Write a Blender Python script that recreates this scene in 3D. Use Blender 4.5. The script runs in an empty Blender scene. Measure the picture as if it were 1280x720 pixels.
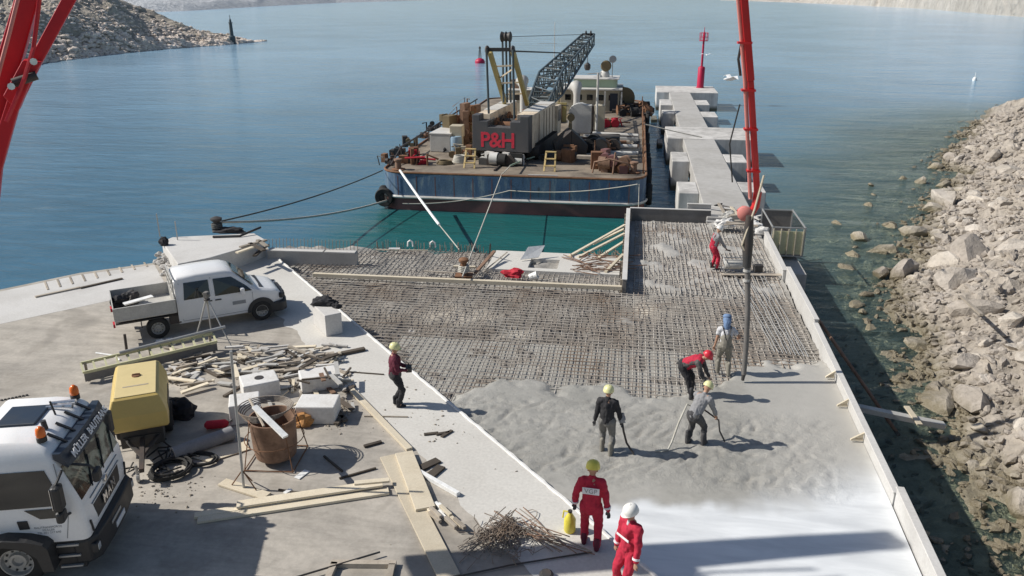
import bpy, bmesh, math, random
from math import sin, cos, tan, pi, radians as R, atan2, hypot
from mathutils import Vector, Matrix, noise
random.seed(11)
sc = bpy.context.scene
col = sc.collection
V = Vector

# ---------------------------------------------------------------- camera
CAM_H, PITCH, YAW, FPX = 12.2, R(20.0015), R(8.5503), 1000.0
cd = bpy.data.cameras.new('camera')
cam = bpy.data.objects.new('camera', cd)
col.objects.link(cam)
cam.location = (0, 0, CAM_H)
cam.rotation_euler = (R(90) - PITCH, 0, YAW)
cd.sensor_width = 36.0
cd.lens = FPX * 36.0 / 1280.0
cd.clip_start = 0.1
cd.clip_end = 12000
sc.camera = cam

def at(px, py, z=2.0):
    """point of the horizontal plane at height z seen at pixel (px, py) of the 1280x720 photograph"""
    xc, yc = (px - 640) / FPX, (360 - py) / FPX
    cp, sp = cos(PITCH), sin(PITCH)
    X, Y, Z = xc, cp + yc * sp, -sp + yc * cp
    t = (z - CAM_H) / Z
    X *= t; Y *= t
    return V((X * cos(YAW) - Y * sin(YAW), X * sin(YAW) + Y * cos(YAW), z))

def onray(px, py, dist):
    """point on that line of sight at a horizontal distance"""
    xc, yc = (px - 640) / FPX, (360 - py) / FPX
    cp, sp = cos(PITCH), sin(PITCH)
    X, Y, Z = xc, cp + yc * sp, -sp + yc * cp
    x, y = X * cos(YAW) - Y * sin(YAW), X * sin(YAW) + Y * cos(YAW)
    f = dist / hypot(x, y)
    return V((x * f, y * f, CAM_H + Z * f))

def onY(px, py, Y):
    g = at(px, py, 0.0); f = Y / g.y
    return V((g.x * f, Y, CAM_H * (1 - f)))

# ---------------------------------------------------------------- world and sun
SUN_EL, SUN_AZ = R(40), R(185)          # direction towards the sun, CCW from +X
world = bpy.data.worlds.new('World'); sc.world = world
world.use_nodes = True
wn = world.node_tree
bg = wn.nodes['Background']
sky = wn.nodes.new('ShaderNodeTexSky')
sky.sky_type = 'NISHITA'; sky.sun_disc = False
sky.sun_elevation = SUN_EL
sky.sun_rotation = R(90) - SUN_AZ
sky.air_density = 1.0; sky.dust_density = 0.9; sky.ozone_density = 1.0
wn.links.new(sky.outputs[0], bg.inputs[0])
bg.inputs[1].default_value = 0.078
sd = bpy.data.lights.new('sun', 'SUN'); so = bpy.data.objects.new('sun', sd); col.objects.link(so)
sd.energy = 4.9; sd.angle = R(0.55); sd.color = (1.0, 0.955, 0.88)
dvec = V((cos(SUN_EL) * cos(SUN_AZ), cos(SUN_EL) * sin(SUN_AZ), sin(SUN_EL)))
so.rotation_euler = dvec.to_track_quat('Z', 'Y').to_euler()
so.location = (-40, -10, 60)
sc.view_settings.view_transform = 'Standard'
sc.view_settings.look = 'None'
sc.view_settings.exposure = 0
sc.view_settings.gamma = 1
sc.cycles.transparent_max_bounces = 12

# ---------------------------------------------------------------- object helpers
def tag(o, label=None, cat=None, group=None, kind=None):
    if label: o['label'] = label
    if cat: o['category'] = cat
    if group: o['group'] = group
    if kind: o['kind'] = kind
    return o

def empty(name, loc, rz=0.0, label=None, cat=None, group=None):
    o = bpy.data.objects.new(name, None)
    o.empty_display_size = 0.3
    col.objects.link(o)
    o.location = loc; o.rotation_euler = (0, 0, rz)
    return tag(o, label, cat, group)

def copy_tree(o, parent=None):
    c = o.copy(); col.objects.link(c)
    if parent: c.parent = parent
    for ch in list(o.children): copy_tree(ch, c)
    return c

class MB:
    def __init__(s): s.v = []; s.f = []; s.mi = []; s.cur = 0
    def add(s, vs, fs, M=None):
        n = len(s.v)
        if M is not None: vs = [M @ V(p) for p in vs]
        s.v += [tuple(p) for p in vs]
        s.f += [tuple(i + n for i in f) for f in fs]
        s.mi += [s.cur] * len(fs)
        return s
    def box(s, c, d, rz=0.0, M=None):
        hx, hy, hz = d[0] / 2, d[1] / 2, d[2] / 2
        A = Matrix.Translation(V(c)) @ Matrix.Rotation(rz, 4, 'Z')
        if M is not None: A = A @ M
        vs = [(x, y, z) for z in (-hz, hz) for y in (-hy, hy) for x in (-hx, hx)]
        fs = [(0, 2, 3, 1), (4, 5, 7, 6), (0, 1, 5, 4), (2, 6, 7, 3), (0, 4, 6, 2), (1, 3, 7, 5)]
        return s.add(vs, fs, A)
    def bar(s, a, b, w, h=None, up=(0, 0, 1)):
        a, b = V(a), V(b); h = w if h is None else h
        d = (b - a); L = d.length
        if L < 1e-6: return s
        d.normalize(); u = V(up)
        if abs(d.dot(u)) > 0.98: u = V((1, 0, 0))
        sx = d.cross(u).normalized(); uz = sx.cross(d).normalized()
        vs = []
        for p in (a, b):
            for i, j in ((-1, -1), (1, -1), (1, 1), (-1, 1)):
                vs.append(p + sx * (i * w / 2) + uz * (j * h / 2))
        return s.add(vs, [(3, 2, 1, 0), (4, 5, 6, 7), (0, 1, 5, 4), (1, 2, 6, 5), (2, 3, 7, 6), (3, 0, 4, 7)])
    def tube(s, pts, r, n=8, caps=True):
        pts = [V(p) for p in pts]; m = len(pts)
        rs = r if isinstance(r, (list, tuple)) else [r] * m
        prev = None; vs = []
        for i, p in enumerate(pts):
            t = (pts[min(i + 1, m - 1)] - pts[max(i - 1, 0)])
            if t.length < 1e-9: t = V((0, 0, 1))
            t.normalize()
            if prev is None:
                u = V((0, 0, 1)) if abs(t.z) < 0.9 else V((1, 0, 0))
                sx = t.cross(u).normalized()
            else:
                sx = (prev - t * prev.dot(t))
                sx = sx.normalized() if sx.length > 1e-6 else t.orthogonal().normalized()
            prev = sx; sy = t.cross(sx)
            for k in range(n):
                a = 2 * pi * k / n
                vs.append(p + (sx * cos(a) + sy * sin(a)) * rs[i])
        fs = []
        for i in range(m - 1):
            for k in range(n):
                k2 = (k + 1) % n
                fs.append((i * n + k, i * n + k2, (i + 1) * n + k2, (i + 1) * n + k))
        if caps:
            fs.append(tuple(range(n - 1, -1, -1))); fs.append(tuple((m - 1) * n + k for k in range(n)))
        return s.add(vs, fs)
    def lathe(s, prof, c=(0, 0, 0), n=20, M=None, cap=True):
        A = Matrix.Translation(V(c))
        if M is not None: A = A @ M
        vs = []; m = len(prof)
        for r, z in prof:
            for k in range(n):
                a = 2 * pi * k / n; vs.append((r * cos(a), r * sin(a), z))
        fs = []
        for i in range(m - 1):
            for k in range(n):
                k2 = (k + 1) % n
                fs.append((i * n + k, i * n + k2, (i + 1) * n + k2, (i + 1) * n + k))
        if cap:
            fs.append(tuple(range(n - 1, -1, -1))); fs.append(tuple((m - 1) * n + k for k in range(n)))
        return s.add(vs, fs, A)
    def prism(s, poly, z0, z1, M=None):
        """poly of (x, y), extruded along z"""
        n = len(poly)
        ar = sum(poly[i][0] * poly[(i + 1) % n][1] - poly[(i + 1) % n][0] * poly[i][1] for i in range(n))
        if ar < 0: poly = poly[::-1]
        vs = [(x, y, z0) for x, y in poly] + [(x, y, z1) for x, y in poly]
        fs = [tuple(range(n - 1, -1, -1)), tuple(range(n, 2 * n))]
        fs += [(i, (i + 1) % n, n + (i + 1) % n, n + i) for i in range(n)]
        return s.add(vs, fs, M)
    def slab(s, poly, th, M=None):
        """thin plate from 3D polygon, thickness th along its normal (outwards first)"""
        P = [V(p) for p in poly]; n = len(P)
        nn = V((0, 0, 0))
        for i in range(n): nn += P[i].cross(P[(i + 1) % n])
        nn.normalize()
        vs = P + [p + nn * th for p in P]
        fs = [tuple(range(n - 1, -1, -1)), tuple(range(n, 2 * n))]
        fs += [(i, (i + 1) % n, n + (i + 1) % n, n + i) for i in range(n)]
        return s.add(vs, fs, M)
    def build(s, name, mat, parent=None, loc=None, rz=0.0, smooth=None, bevel=0.0, seg=2):
        me = bpy.data.meshes.new(name)
        me.from_pydata(s.v, [], s.f)
        mats = mat if isinstance(mat, (list, tuple)) else [mat]
        for m in mats: me.materials.append(m)
        if len(mats) > 1: me.polygons.foreach_set('material_index', s.mi)
        if smooth is not None:
            me.polygons.foreach_set('use_smooth', [True] * len(me.polygons))
            me.set_sharp_from_angle(angle=R(smooth))
        me.update()
        o = bpy.data.objects.new(name, me); col.objects.link(o)
        if parent is not None: o.parent = parent
        if loc is not None: o.location = loc
        if rz: o.rotation_euler = (0, 0, rz)
        if bevel:
            b = o.modifiers.new('bevel', 'BEVEL'); b.width = bevel; b.segments = seg
            b.limit_method = 'ANGLE'; b.angle_limit = R(40)
        return o

def text_mesh(txt, size, depth=0.004, bold=0.0, align='CENTER', spacing=1.0):
    c = bpy.data.curves.new('txt', 'FONT'); c.body = txt; c.size = size
    c.extrude = depth; c.offset = bold; c.align_x = align; c.align_y = 'CENTER'; c.space_character = spacing
    o = bpy.data.objects.new('txt', c); col.objects.link(o)
    dg = bpy.context.evaluated_depsgraph_get()
    me = bpy.data.meshes.new_from_object(o.evaluated_get(dg))
    bpy.data.objects.remove(o)
    return me

def put_text(name, txt, size, M, mat, parent, **kw):
    me = text_mesh(txt, size, **kw); me.transform(M)
    me.materials.clear(); me.materials.append(mat)
    o = bpy.data.objects.new(name, me); col.objects.link(o); o.parent = parent
    return o

def basis(origin, xa, ya):
    xa = V(xa).normalized(); za = xa.cross(V(ya)).normalized(); ya = za.cross(xa)
    M = Matrix((xa, ya, za)).transposed().to_4x4(); M.translation = V(origin)
    return M

# ---------------------------------------------------------------- materials
MAT = {}
def nmat(name):
    m = bpy.data.materials.new(name); m.use_nodes = True
    nt = m.node_tree; b = nt.nodes['Principled BSDF']
    return m, nt, b

def ramp(nt, fac, stops):
    r = nt.nodes.new('ShaderNodeValToRGB')
    e = r.color_ramp.elements
    while len(e) < len(stops): e.new(0.5)
    for i, (p, c) in enumerate(stops):
        e[i].position = p; e[i].color = (c[0], c[1], c[2], 1) if not isinstance(c, float) else (c, c, c, 1)
    nt.links.new(fac, r.inputs[0]); return r.outputs[0]

def nz(nt, vec, scale, detail=4, rough=0.6, dist=0.0):
    n = nt.nodes.new('ShaderNodeTexNoise')
    n.inputs['Scale'].default_value = scale; n.inputs['Detail'].default_value = detail
    n.inputs['Roughness'].default_value = rough; n.inputs['Distortion'].default_value = dist
    nt.links.new(vec, n.inputs['Vector']); return n.outputs['Fac']

def mix(nt, fac, a, b, mode='MIX'):
    m = nt.nodes.new('ShaderNodeMix'); m.data_type = 'RGBA'; m.blend_type = mode
    for i, v in ((0, fac), (6, a), (7, b)):
        if hasattr(v, 'is_linked') or isinstance(v, bpy.types.NodeSocket): nt.links.new(v, m.inputs[i])
        elif i == 0: m.inputs[0].default_value = v
        else: m.inputs[i].default_value = (v[0], v[1], v[2], 1)
    return m.outputs[2]

def coord(nt, world_space=False):
    if world_space:
        g = nt.nodes.new('ShaderNodeNewGeometry'); return g.outputs['Position']
    t = nt.nodes.new('ShaderNodeTexCoord'); return t.outputs['Object']

def bump(nt, b, h, strength=0.3, dist=0.02):
    n = nt.nodes.new('ShaderNodeBump'); n.inputs['Strength'].default_value = strength
    n.inputs['Distance'].default_value = dist
    nt.links.new(h, n.inputs['Height']); nt.links.new(n.outputs[0], b.inputs['Normal'])

def dirty(name, base, dirt, amount=0.5, scale=1.5, rough=0.6, metal=0.0, bumps=0.15, world_space=False, fine=18, rnd=0.0, spec=0.5, spk=None):
    """painted / cast surface with large stains and fine speckle"""
    m, nt, b = nmat(name)
    c = coord(nt, world_space)
    n1 = nz(nt, c, scale, 6, 0.65, 0.4); n2 = nz(nt, c, fine, 3, 0.6)
    f1 = ramp(nt, n1, [(0.42, 0.0), (0.72, 1.0)])
    f = nt.nodes.new('ShaderNodeMath'); f.operation = 'MULTIPLY'; nt.links.new(f1, f.inputs[0]); f.inputs[1].default_value = amount
    cc = mix(nt, f.outputs[0], base, dirt)
    if spk is None: spk = .12 if rough <= .5 else .55
    sp = ramp(nt, n2, [(0.3, 1 - .18 * spk), (0.7, 1 + .12 * spk)])
    cc = mix(nt, 1.0, cc, sp, 'MULTIPLY')
    if rnd:
        oi = nt.nodes.new('ShaderNodeObjectInfo')
        rr = ramp(nt, oi.outputs['Random'], [(0.0, 1.0 - rnd), (1.0, 1.0 + rnd)])
        cc = mix(nt, 1.0, cc, rr, 'MULTIPLY')
    nt.links.new(cc, b.inputs['Base Color'])
    rr2 = ramp(nt, n1, [(0.3, max(0.05, rough - 0.12)), (0.75, min(1.0, rough + 0.15))])
    nt.links.new(rr2, b.inputs['Roughness'])
    b.inputs['Metallic'].default_value = metal
    b.inputs['Specular IOR Level'].default_value = spec
    if bumps: bump(nt, b, n2, bumps, 0.01)
    MAT[name] = m; return m

def plain(name, c, rough=0.5, metal=0.0, spec=0.5):
    m, nt, b = nmat(name)
    co = coord(nt); n2 = nz(nt, co, 9, 3)
    sp = ramp(nt, n2, [(0.3, 0.86), (0.7, 1.1)])
    nt.links.new(mix(nt, 1.0, c, sp, 'MULTIPLY'), b.inputs['Base Color'])
    b.inputs['Roughness'].default_value = rough; b.inputs['Metallic'].default_value = metal
    b.inputs['Specular IOR Level'].default_value = spec
    MAT[name] = m; return m

dirty('concrete_cast', (0.50, 0.48, 0.45), (0.30, 0.285, 0.265), 0.7, 0.5, 0.85)
dirty('concrete_white', (0.60, 0.585, 0.56), (0.42, 0.40, 0.37), 0.6, 0.6, 0.85)
def jetty_mat():
    m, nt, b = nmat('concrete_jetty'); g = nt.nodes.new('ShaderNodeNewGeometry'); pos = g.outputs['Position']
    n1 = nz(nt, pos, .3, 5, .65, .5); n2 = nz(nt, pos, 1.6, 5, .7); mp = nt.nodes.new('ShaderNodeMapping'); mp.inputs['Scale'].default_value = (1, 1, .12); nt.links.new(pos, mp.inputs[0]); n3 = nz(nt, mp.outputs[0], 1.4, 4, .7)
    c = mix(nt, ramp(nt, n1, [(.4, 0.), (.7, .8)]), (0.63, 0.61, 0.58), (0.45, 0.43, 0.40))
    c = mix(nt, 1., c, ramp(nt, n3, [(.35, .72), (.6, 1.05)]), 'MULTIPLY'); c = mix(nt, 1., c, ramp(nt, n2, [(.3, .86), (.7, 1.06)]), 'MULTIPLY')
    sx = nt.nodes.new('ShaderNodeSeparateXYZ'); nt.links.new(pos, sx.inputs[0])
    ad = nt.nodes.new('ShaderNodeMath'); ad.operation = 'MULTIPLY_ADD'; nt.links.new(n2, ad.inputs[0]); ad.inputs[1].default_value = -.5; nt.links.new(sx.outputs[2], ad.inputs[2])
    mr = nt.nodes.new('ShaderNodeMapRange'); nt.links.new(ad.outputs[0], mr.inputs[0]); mr.inputs[1].default_value = .05; mr.inputs[2].default_value = .45
    c = mix(nt, mr.outputs[0], (0.07, 0.068, 0.05), c)
    nt.links.new(c, b.inputs['Base Color']); b.inputs['Roughness'].default_value = .85; bump(nt, b, n2, .3, .03); MAT['concrete_jetty'] = m
jetty_mat()
dirty('concrete_walk', (0.46, 0.445, 0.42), (0.34, 0.325, 0.30), 0.8, 0.35, 0.8, fine=3)
dirty('timber_pale', (0.68, 0.60, 0.46), (0.50, 0.42, 0.30), 0.5, 1.8, 0.75, rnd=0.18, fine=30)
dirty('timber_grey', (0.40, 0.35, 0.285), (0.22, 0.18, 0.14), 0.7, 2.2, 0.85, rnd=0.3, fine=30)
dirty('timber_dark', (0.10, 0.08, 0.06), (0.05, 0.04, 0.035), 0.6, 2.2, 0.85, rnd=0.3)
dirty('form_panel', (0.56, 0.55, 0.53), (0.40, 0.38, 0.35), 0.6, 0.8, 0.7)
dirty('form_dark', (0.20, 0.19, 0.18), (0.10, 0.09, 0.08), 0.6, 0.9, 0.7)
dirty('rebar_steel', (0.27, 0.235, 0.20), (0.17, 0.11, 0.07), 0.75, 1.2, 0.85, bumps=0)
dirty('rebar_coated', (0.43, 0.40, 0.36), (0.24, 0.17, 0.12), 1.0, .45, 0.9, bumps=0, world_space=True, fine=6)
dirty('rust', (0.23, 0.115, 0.06), (0.11, 0.055, 0.03), 0.8, 1.6, 0.85, bumps=0.4)
dirty('rust_pale', (0.27, 0.165, 0.11), (0.10, 0.055, 0.035), 0.9, 2.2, 0.8, bumps=0.4)
dirty('boom_red', (0.56, 0.010, 0.020), (0.28, 0.010, 0.014), 0.55, 1.0, 0.4, bumps=0.03)
dirty('boom_orange', (0.58, 0.020, 0.022), (0.36, 0.016, 0.018), 0.6, 1.0, 0.4, bumps=0.03)
dirty('boom_pink', (0.66, 0.24, 0.21), (0.55, 0.16, 0.12), 0.6, 1.0, 0.5, bumps=0.03)
dirty('truck_white', (0.86, 0.86, 0.86), (0.66, 0.63, 0.59), 0.45, 0.9, 0.28, bumps=0.0)
dirty('van_white', (0.80, 0.80, 0.80), (0.62, 0.60, 0.57), 0.35, 0.9, 0.25, bumps=0.0)
dirty('navy', (0.022, 0.034, 0.055), (0.04, 0.045, 0.05), 0.5, 1, 0.4, bumps=0)
dirty('black_plastic', (0.022, 0.023, 0.026), (0.07, 0.066, 0.06), 0.5, 1.6, 0.55, bumps=0.05)
dirty('rubber', (0.02, 0.02, 0.02), (0.06, 0.055, 0.05), 0.6, 2.5, 0.85, bumps=0.1)
dirty('comp_yellow', (0.62, 0.46, 0.15), (0.44, 0.33, 0.13), 0.5, 1.3, 0.45, bumps=0.03)
dirty('comp_roof', (0.68, 0.55, 0.27), (0.50, 0.41, 0.20), 0.5, 1.3, 0.5, bumps=0.03)
dirty('ladder_yellow', (0.60, 0.58, 0.36), (0.42, 0.40, 0.24), 0.6, 2, 0.6)
dirty('galv', (0.46, 0.46, 0.45), (0.28, 0.27, 0.25), 0.6, 1.5, 0.45, metal=0.35)
dirty('bed_grey', (0.50, 0.49, 0.46), (0.34, 0.32, 0.29), 0.6, 1.4, 0.6)
dirty('foam_white', (0.72, 0.71, 0.69), (0.46, 0.43, 0.385), 0.7, 1.0, 0.85)
dirty('steel_dark', (0.045, 0.045, 0.045), (0.10, 0.06, 0.04), 0.6, 1.2, 0.6)
dirty('lattice', (0.065, 0.095, 0.11), (0.10, 0.075, 0.05), 0.6, 0.9, 0.55, bumps=0)
dirty('crane_grey', (0.075, 0.075, 0.080), (0.13, 0.11, 0.10), 0.6, 0.8, 0.6)
dirty('crane_cream', (0.83, 0.70, 0.53), (0.28, 0.21, 0.15), 0.7, 0.8, 0.6)
dirty('crane_yellow', (0.44, 0.36, 0.14), (0.24, 0.19, 0.09), 0.6, 0.8, 0.6)
dirty('cream', (0.50, 0.45, 0.34), (0.30, 0.24, 0.17), 0.6, 0.6, 0.6)
dirty('pale_green', (0.34, 0.44, 0.32), (0.24, 0.27, 0.20), 0.6, 0.7, 0.6)
dirty('ship_white', (0.62, 0.61, 0.58), (0.42, 0.38, 0.33), 0.6, 0.6, 0.6)
dirty('deck', (0.27, 0.225, 0.172), (0.075, 0.06, 0.05), 1.0, 0.45, 0.85, fine=2.5)
dirty('hull_red', (0.21, 0.095, 0.088), (0.12, 0.075, 0.07), 0.8, 0.5, 0.7)
dirty('step_yellow', (0.60, 0.45, 0.20), (0.38, 0.28, 0.12), 0.5, 1, 0.6)
dirty('rope_pale', (0.52, 0.50, 0.44), (0.36, 0.33, 0.27), 0.6, 3, 0.9)
dirty('rope_dark', (0.09, 0.09, 0.085), (0.05, 0.05, 0.05), 0.5, 3, 0.9)
dirty('beacon_red', (0.48, 0.010, 0.06), (0.32, 0.02, 0.05), 0.5, 1, 0.5)
dirty('cloth_red', (0.46, 0.014, 0.045), (0.34, 0.03, 0.05), 0.5, 3, 0.85, bumps=0.2)
dirty('cloth_maroon', (0.125, 0.018, 0.038), (0.07, 0.015, 0.025), 0.5, 3, 0.9)
dirty('cloth_black', (0.020, 0.020, 0.024), (0.045, 0.043, 0.042), 0.5, 3, 0.9)
dirty('cloth_grey', (0.27, 0.27, 0.28), (0.17, 0.165, 0.16), 0.5, 3, 0.9)
dirty('cloth_trouser_grey', (0.17, 0.165, 0.155), (0.25, 0.235, 0.21), 0.6, 3, 0.9)
dirty('cloth_dark', (0.045, 0.045, 0.050), (0.20, 0.19, 0.17), 0.7, 3, 0.9)
dirty('cloth_white', (0.62, 0.62, 0.64), (0.45, 0.44, 0.43), 0.5, 3, 0.9)
dirty('cloth_blue', (0.16, 0.25, 0.42), (0.12, 0.18, 0.30), 0.5, 3, 0.8)
dirty('wader', (0.22, 0.205, 0.17), (0.33, 0.31, 0.27), 0.6, 3, 0.8)
plain('skin', (0.42, 0.24, 0.16), 0.6)
plain('hair', (0.05, 0.035, 0.025), 0.8)
plain('helmet_yellow', (0.72, 0.62, 0.10), 0.35)
plain('helmet_lemon', (0.72, 0.70, 0.36), 0.35)
plain('helmet_white', (0.80, 0.79, 0.75), 0.35)
plain('helmet_red', (0.60, 0.03, 0.05), 0.35)
plain('glass_dark', (0.012, 0.016, 0.020), 0.06, 0.0, 0.8)
plain('glass_screen', (0.055, 0.065, 0.055), 0.05, 0.0, 1.0)
plain('chrome', (0.65, 0.65, 0.66), 0.2, 0.9)
plain('lamp_glass', (0.55, 0.57, 0.58), 0.12, 0.3)
plain('amber', (0.75, 0.16, 0.02), 0.25)
plain('decal_white', (0.75, 0.76, 0.78), 0.5)
plain('decal_grey', (0.28, 0.29, 0.30), 0.5)
plain('letter_red', (0.62, 0.03, 0.06), 0.6)
plain('jug_yellow', (0.72, 0.62, 0.08), 0.4)
plain('bright_white', (0.82, 0.82, 0.80), 0.5)
plain('orange_rag', (0.50, 0.25, 0.09), 0.9)
plain('red_rag', (0.50, 0.02, 0.04), 0.8)
plain('blue_paint', (0.25, 0.36, 0.46), 0.6)
plain('olive', (0.17, 0.13, 0.07), 0.8)
plain('gull', (0.80, 0.80, 0.80), 0.7)
plain('eye', (0.02, 0.02, 0.02), 0.3)
plain('lips', (0.33, 0.13, 0.11), 0.6)
dirty('hose_grey', (0.17, 0.16, 0.15), (0.10, 0.095, 0.09), 0.6, 2, 0.7)
# ================================================================ SETTING
def N(x, y, z=0.0): return noise.noise(V((x, y, z)))
def fbm(x, y, z=0.0, o=4):
    a, s, t = 1.0, 0.0, 0.0
    for i in range(o):
        s += a * N(x, y, z); x = x * 2.03 + 7.1; y = y * 2.03 - 3.3; a *= 0.5
    return s
def sstep(a, b, x):
    t = max(0.0, min(1.0, (x - a) / (b - a))); return t * t * (3 - 2 * t)
def lerp_tab(tab, y):
    if y <= tab[0][0]: return tab[0][1]
    for (a, va), (b, vb) in zip(tab, tab[1:]):
        if y <= b: return va + (vb - va) * (y - a) / (b - a)
    return tab[-1][1]

def grid_mesh(name, us, vs, fn, mat, attr=None, smooth=True):
    verts = []; cols = []
    for v in vs:
        for u in us:
            r = fn(u, v); verts.append(r[:3])
            if attr: cols.append(r[3:])
    nu = len(us); faces = []
    for j in range(len(vs) - 1):
        for i in range(nu - 1):
            faces.append((j * nu + i, j * nu + i + 1, (j + 1) * nu + i + 1, (j + 1) * nu + i))
    me = bpy.data.meshes.new(name); me.from_pydata(verts, [], faces)
    if attr:
        ca = me.color_attributes.new(attr, 'FLOAT_COLOR', 'POINT')
        flat = []
        for c in cols:
            c = list(c) + [0] * (3 - len(c)); flat += [c[0], c[1], c[2], 1.0]
        ca.data.foreach_set('color', flat)
    me.materials.append(mat)
    if smooth: me.polygons.foreach_set('use_smooth', [True] * len(me.polygons))
    o = bpy.data.objects.new(name, me); col.objects.link(o)
    return o

# shoreline of the right bank
SHORE = [(6, 8.6), (14, 9.0), (18, 9.3), (24, 9.9), (30, 10.6), (38, 12.9), (46, 15.8), (53, 19.2), (65, 24.5), (78, 29.5),
         (91, 35.2), (105, 43), (120, 60), (150, 110)]
def xs_(y): return lerp_tab(SHORE, y) + (noise.noise(V((y * .16, 3.1, 0))) * 2.2 + noise.noise(V((y * .5, 7.7, 0))) * .9) * min(1, max(.1, (y - 22) / 18))

# ---- water
def water_mat():
    m, nt, b = nmat('sea_water')
    g = nt.nodes.new('ShaderNodeNewGeometry'); pos = g.outputs['Position']
    at_ = nt.nodes.new('ShaderNodeAttribute'); at_.attribute_name = 'wet'
    sep = nt.nodes.new('ShaderNodeSeparateColor'); nt.links.new(at_.outputs['Color'], sep.inputs[0])
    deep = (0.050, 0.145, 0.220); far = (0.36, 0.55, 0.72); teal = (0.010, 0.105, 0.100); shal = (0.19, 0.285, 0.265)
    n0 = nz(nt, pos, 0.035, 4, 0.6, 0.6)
    c = mix(nt, sep.outputs[0], deep, far)                       # paler with distance from the quay: haze painted into the colour
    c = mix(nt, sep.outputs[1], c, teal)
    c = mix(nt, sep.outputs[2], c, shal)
    v = ramp(nt, n0, [(0.35, 0.86), (0.65, 1.12)])
    c = mix(nt, 1.0, c, v, 'MULTIPLY')
    nt.links.new(c, b.inputs['Base Color'])
    b.inputs['Roughness'].default_value = 0.12
    b.inputs['IOR'].default_value = 1.33
    # ripples: stretched noise, two directions
    mp = nt.nodes.new('ShaderNodeMapping'); mp.inputs['Rotation'].default_value = (0, 0, R(12)); mp.inputs['Scale'].default_value = (0.35, 1.0, 1.0)
    nt.links.new(pos, mp.inputs[0])
    h1 = nz(nt, mp.outputs[0], 1.0, 7, 0.62, 0.6)
    h2 = nz(nt, mp.outputs[0], 0.22, 3, 0.5, 0.6)
    ad = nt.nodes.new('ShaderNodeMath'); ad.operation = 'MULTIPLY_ADD'
    nt.links.new(h2, ad.inputs[0]); ad.inputs[1].default_value = 2.2; nt.links.new(h1, ad.inputs[2])
    bp = nt.nodes.new('ShaderNodeBump'); bp.inputs['Strength'].default_value = 0.5; bp.inputs['Distance'].default_value = 0.24
    nt.links.new(ad.outputs[0], bp.inputs['Height']); nt.links.new(bp.outputs[0], b.inputs['Normal'])
    # clear shallows: the alpha channel of the attribute lets the sea bed through
    tr = nt.nodes.new('ShaderNodeBsdfTransparent'); tr.inputs[0].default_value = (0.86, 0.94, 0.90, 1)
    at2 = nt.nodes.new('ShaderNodeAttribute'); at2.attribute_name = 'clear'
    s2 = nt.nodes.new('ShaderNodeSeparateColor'); nt.links.new(at2.outputs['Color'], s2.inputs[0])
    fr = nt.nodes.new('ShaderNodeFresnel'); fr.inputs['IOR'].default_value = 1.33; nt.links.new(bp.outputs[0], fr.inputs['Normal'])
    inv = nt.nodes.new('ShaderNodeMath'); inv.operation = 'SUBTRACT'; inv.inputs[0].default_value = 1.0; nt.links.new(fr.outputs[0], inv.inputs[1])
    mu = nt.nodes.new('ShaderNodeMath'); mu.operation = 'MULTIPLY'; nt.links.new(inv.outputs[0], mu.inputs[0]); nt.links.new(s2.outputs[0], mu.inputs[1])
    ms = nt.nodes.new('ShaderNodeMixShader'); nt.links.new(mu.outputs[0], ms.inputs[0])
    nt.links.new(b.outputs[0], ms.inputs[1]); nt.links.new(tr.outputs[0], ms.inputs[2])
    nt.links.new(ms.outputs[0], nt.nodes['Material Output'].inputs['Surface'])
    return m
def spaced(a, b, n, p=1.0): return [a + (b - a) * (i / (n - 1)) ** p for i in range(n)]
def wfn(x, y):
    d = hypot(x, y)
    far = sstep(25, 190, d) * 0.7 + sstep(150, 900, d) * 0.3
    teal = sstep(-19, -13, x) * (1 - sstep(1.5, 3, x)) * sstep(30, 33, y) * (1 - sstep(44, 52, y)) * 0.95
    ds = xs_(y) - x if y < 119 else 99
    fd = (1 - sstep(85, 118, y)) * sstep(6.0, 9.0, x + 2.6 * sstep(30, 45, y) * 0)
    n = fbm(x * .12, y * .12, 4) * 2.5
    sh = (1 - sstep(1, 22, ds + n)) * 0.85 * fd
    cl = (1 - sstep(2, 19, ds + n * .8)) * (0.88 + .1 * (1 - sstep(0, 4, ds))) * (fd if y > 60 else (1.0 if x > 6.2 else 0.0))
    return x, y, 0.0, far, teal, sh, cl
xsu = sorted(set([round(v, 2) for v in spaced(-60, 60, 121)] + [-9000, -4000, -1500, -600, -250, -150, -100, -80, 80, 100, 150, 250, 600, 1500, 4000, 9000]))
ysv = sorted(set([round(v, 2) for v in spaced(0, 130, 118)] + [-300, -50, 140, 155, 175, 200, 230, 260, 330, 420, 600, 900, 1500, 3000, 6000, 11000]))
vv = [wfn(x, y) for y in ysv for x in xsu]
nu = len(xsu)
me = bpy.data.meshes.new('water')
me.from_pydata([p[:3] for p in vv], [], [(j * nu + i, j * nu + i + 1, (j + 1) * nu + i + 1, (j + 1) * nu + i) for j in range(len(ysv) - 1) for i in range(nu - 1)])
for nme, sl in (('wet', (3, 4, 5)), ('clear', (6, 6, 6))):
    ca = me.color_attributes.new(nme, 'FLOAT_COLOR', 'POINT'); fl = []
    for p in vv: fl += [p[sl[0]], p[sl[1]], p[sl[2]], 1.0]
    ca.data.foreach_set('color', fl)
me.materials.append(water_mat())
o = bpy.data.objects.new('water', me); col.objects.link(o); tag(o, kind='structure')

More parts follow.
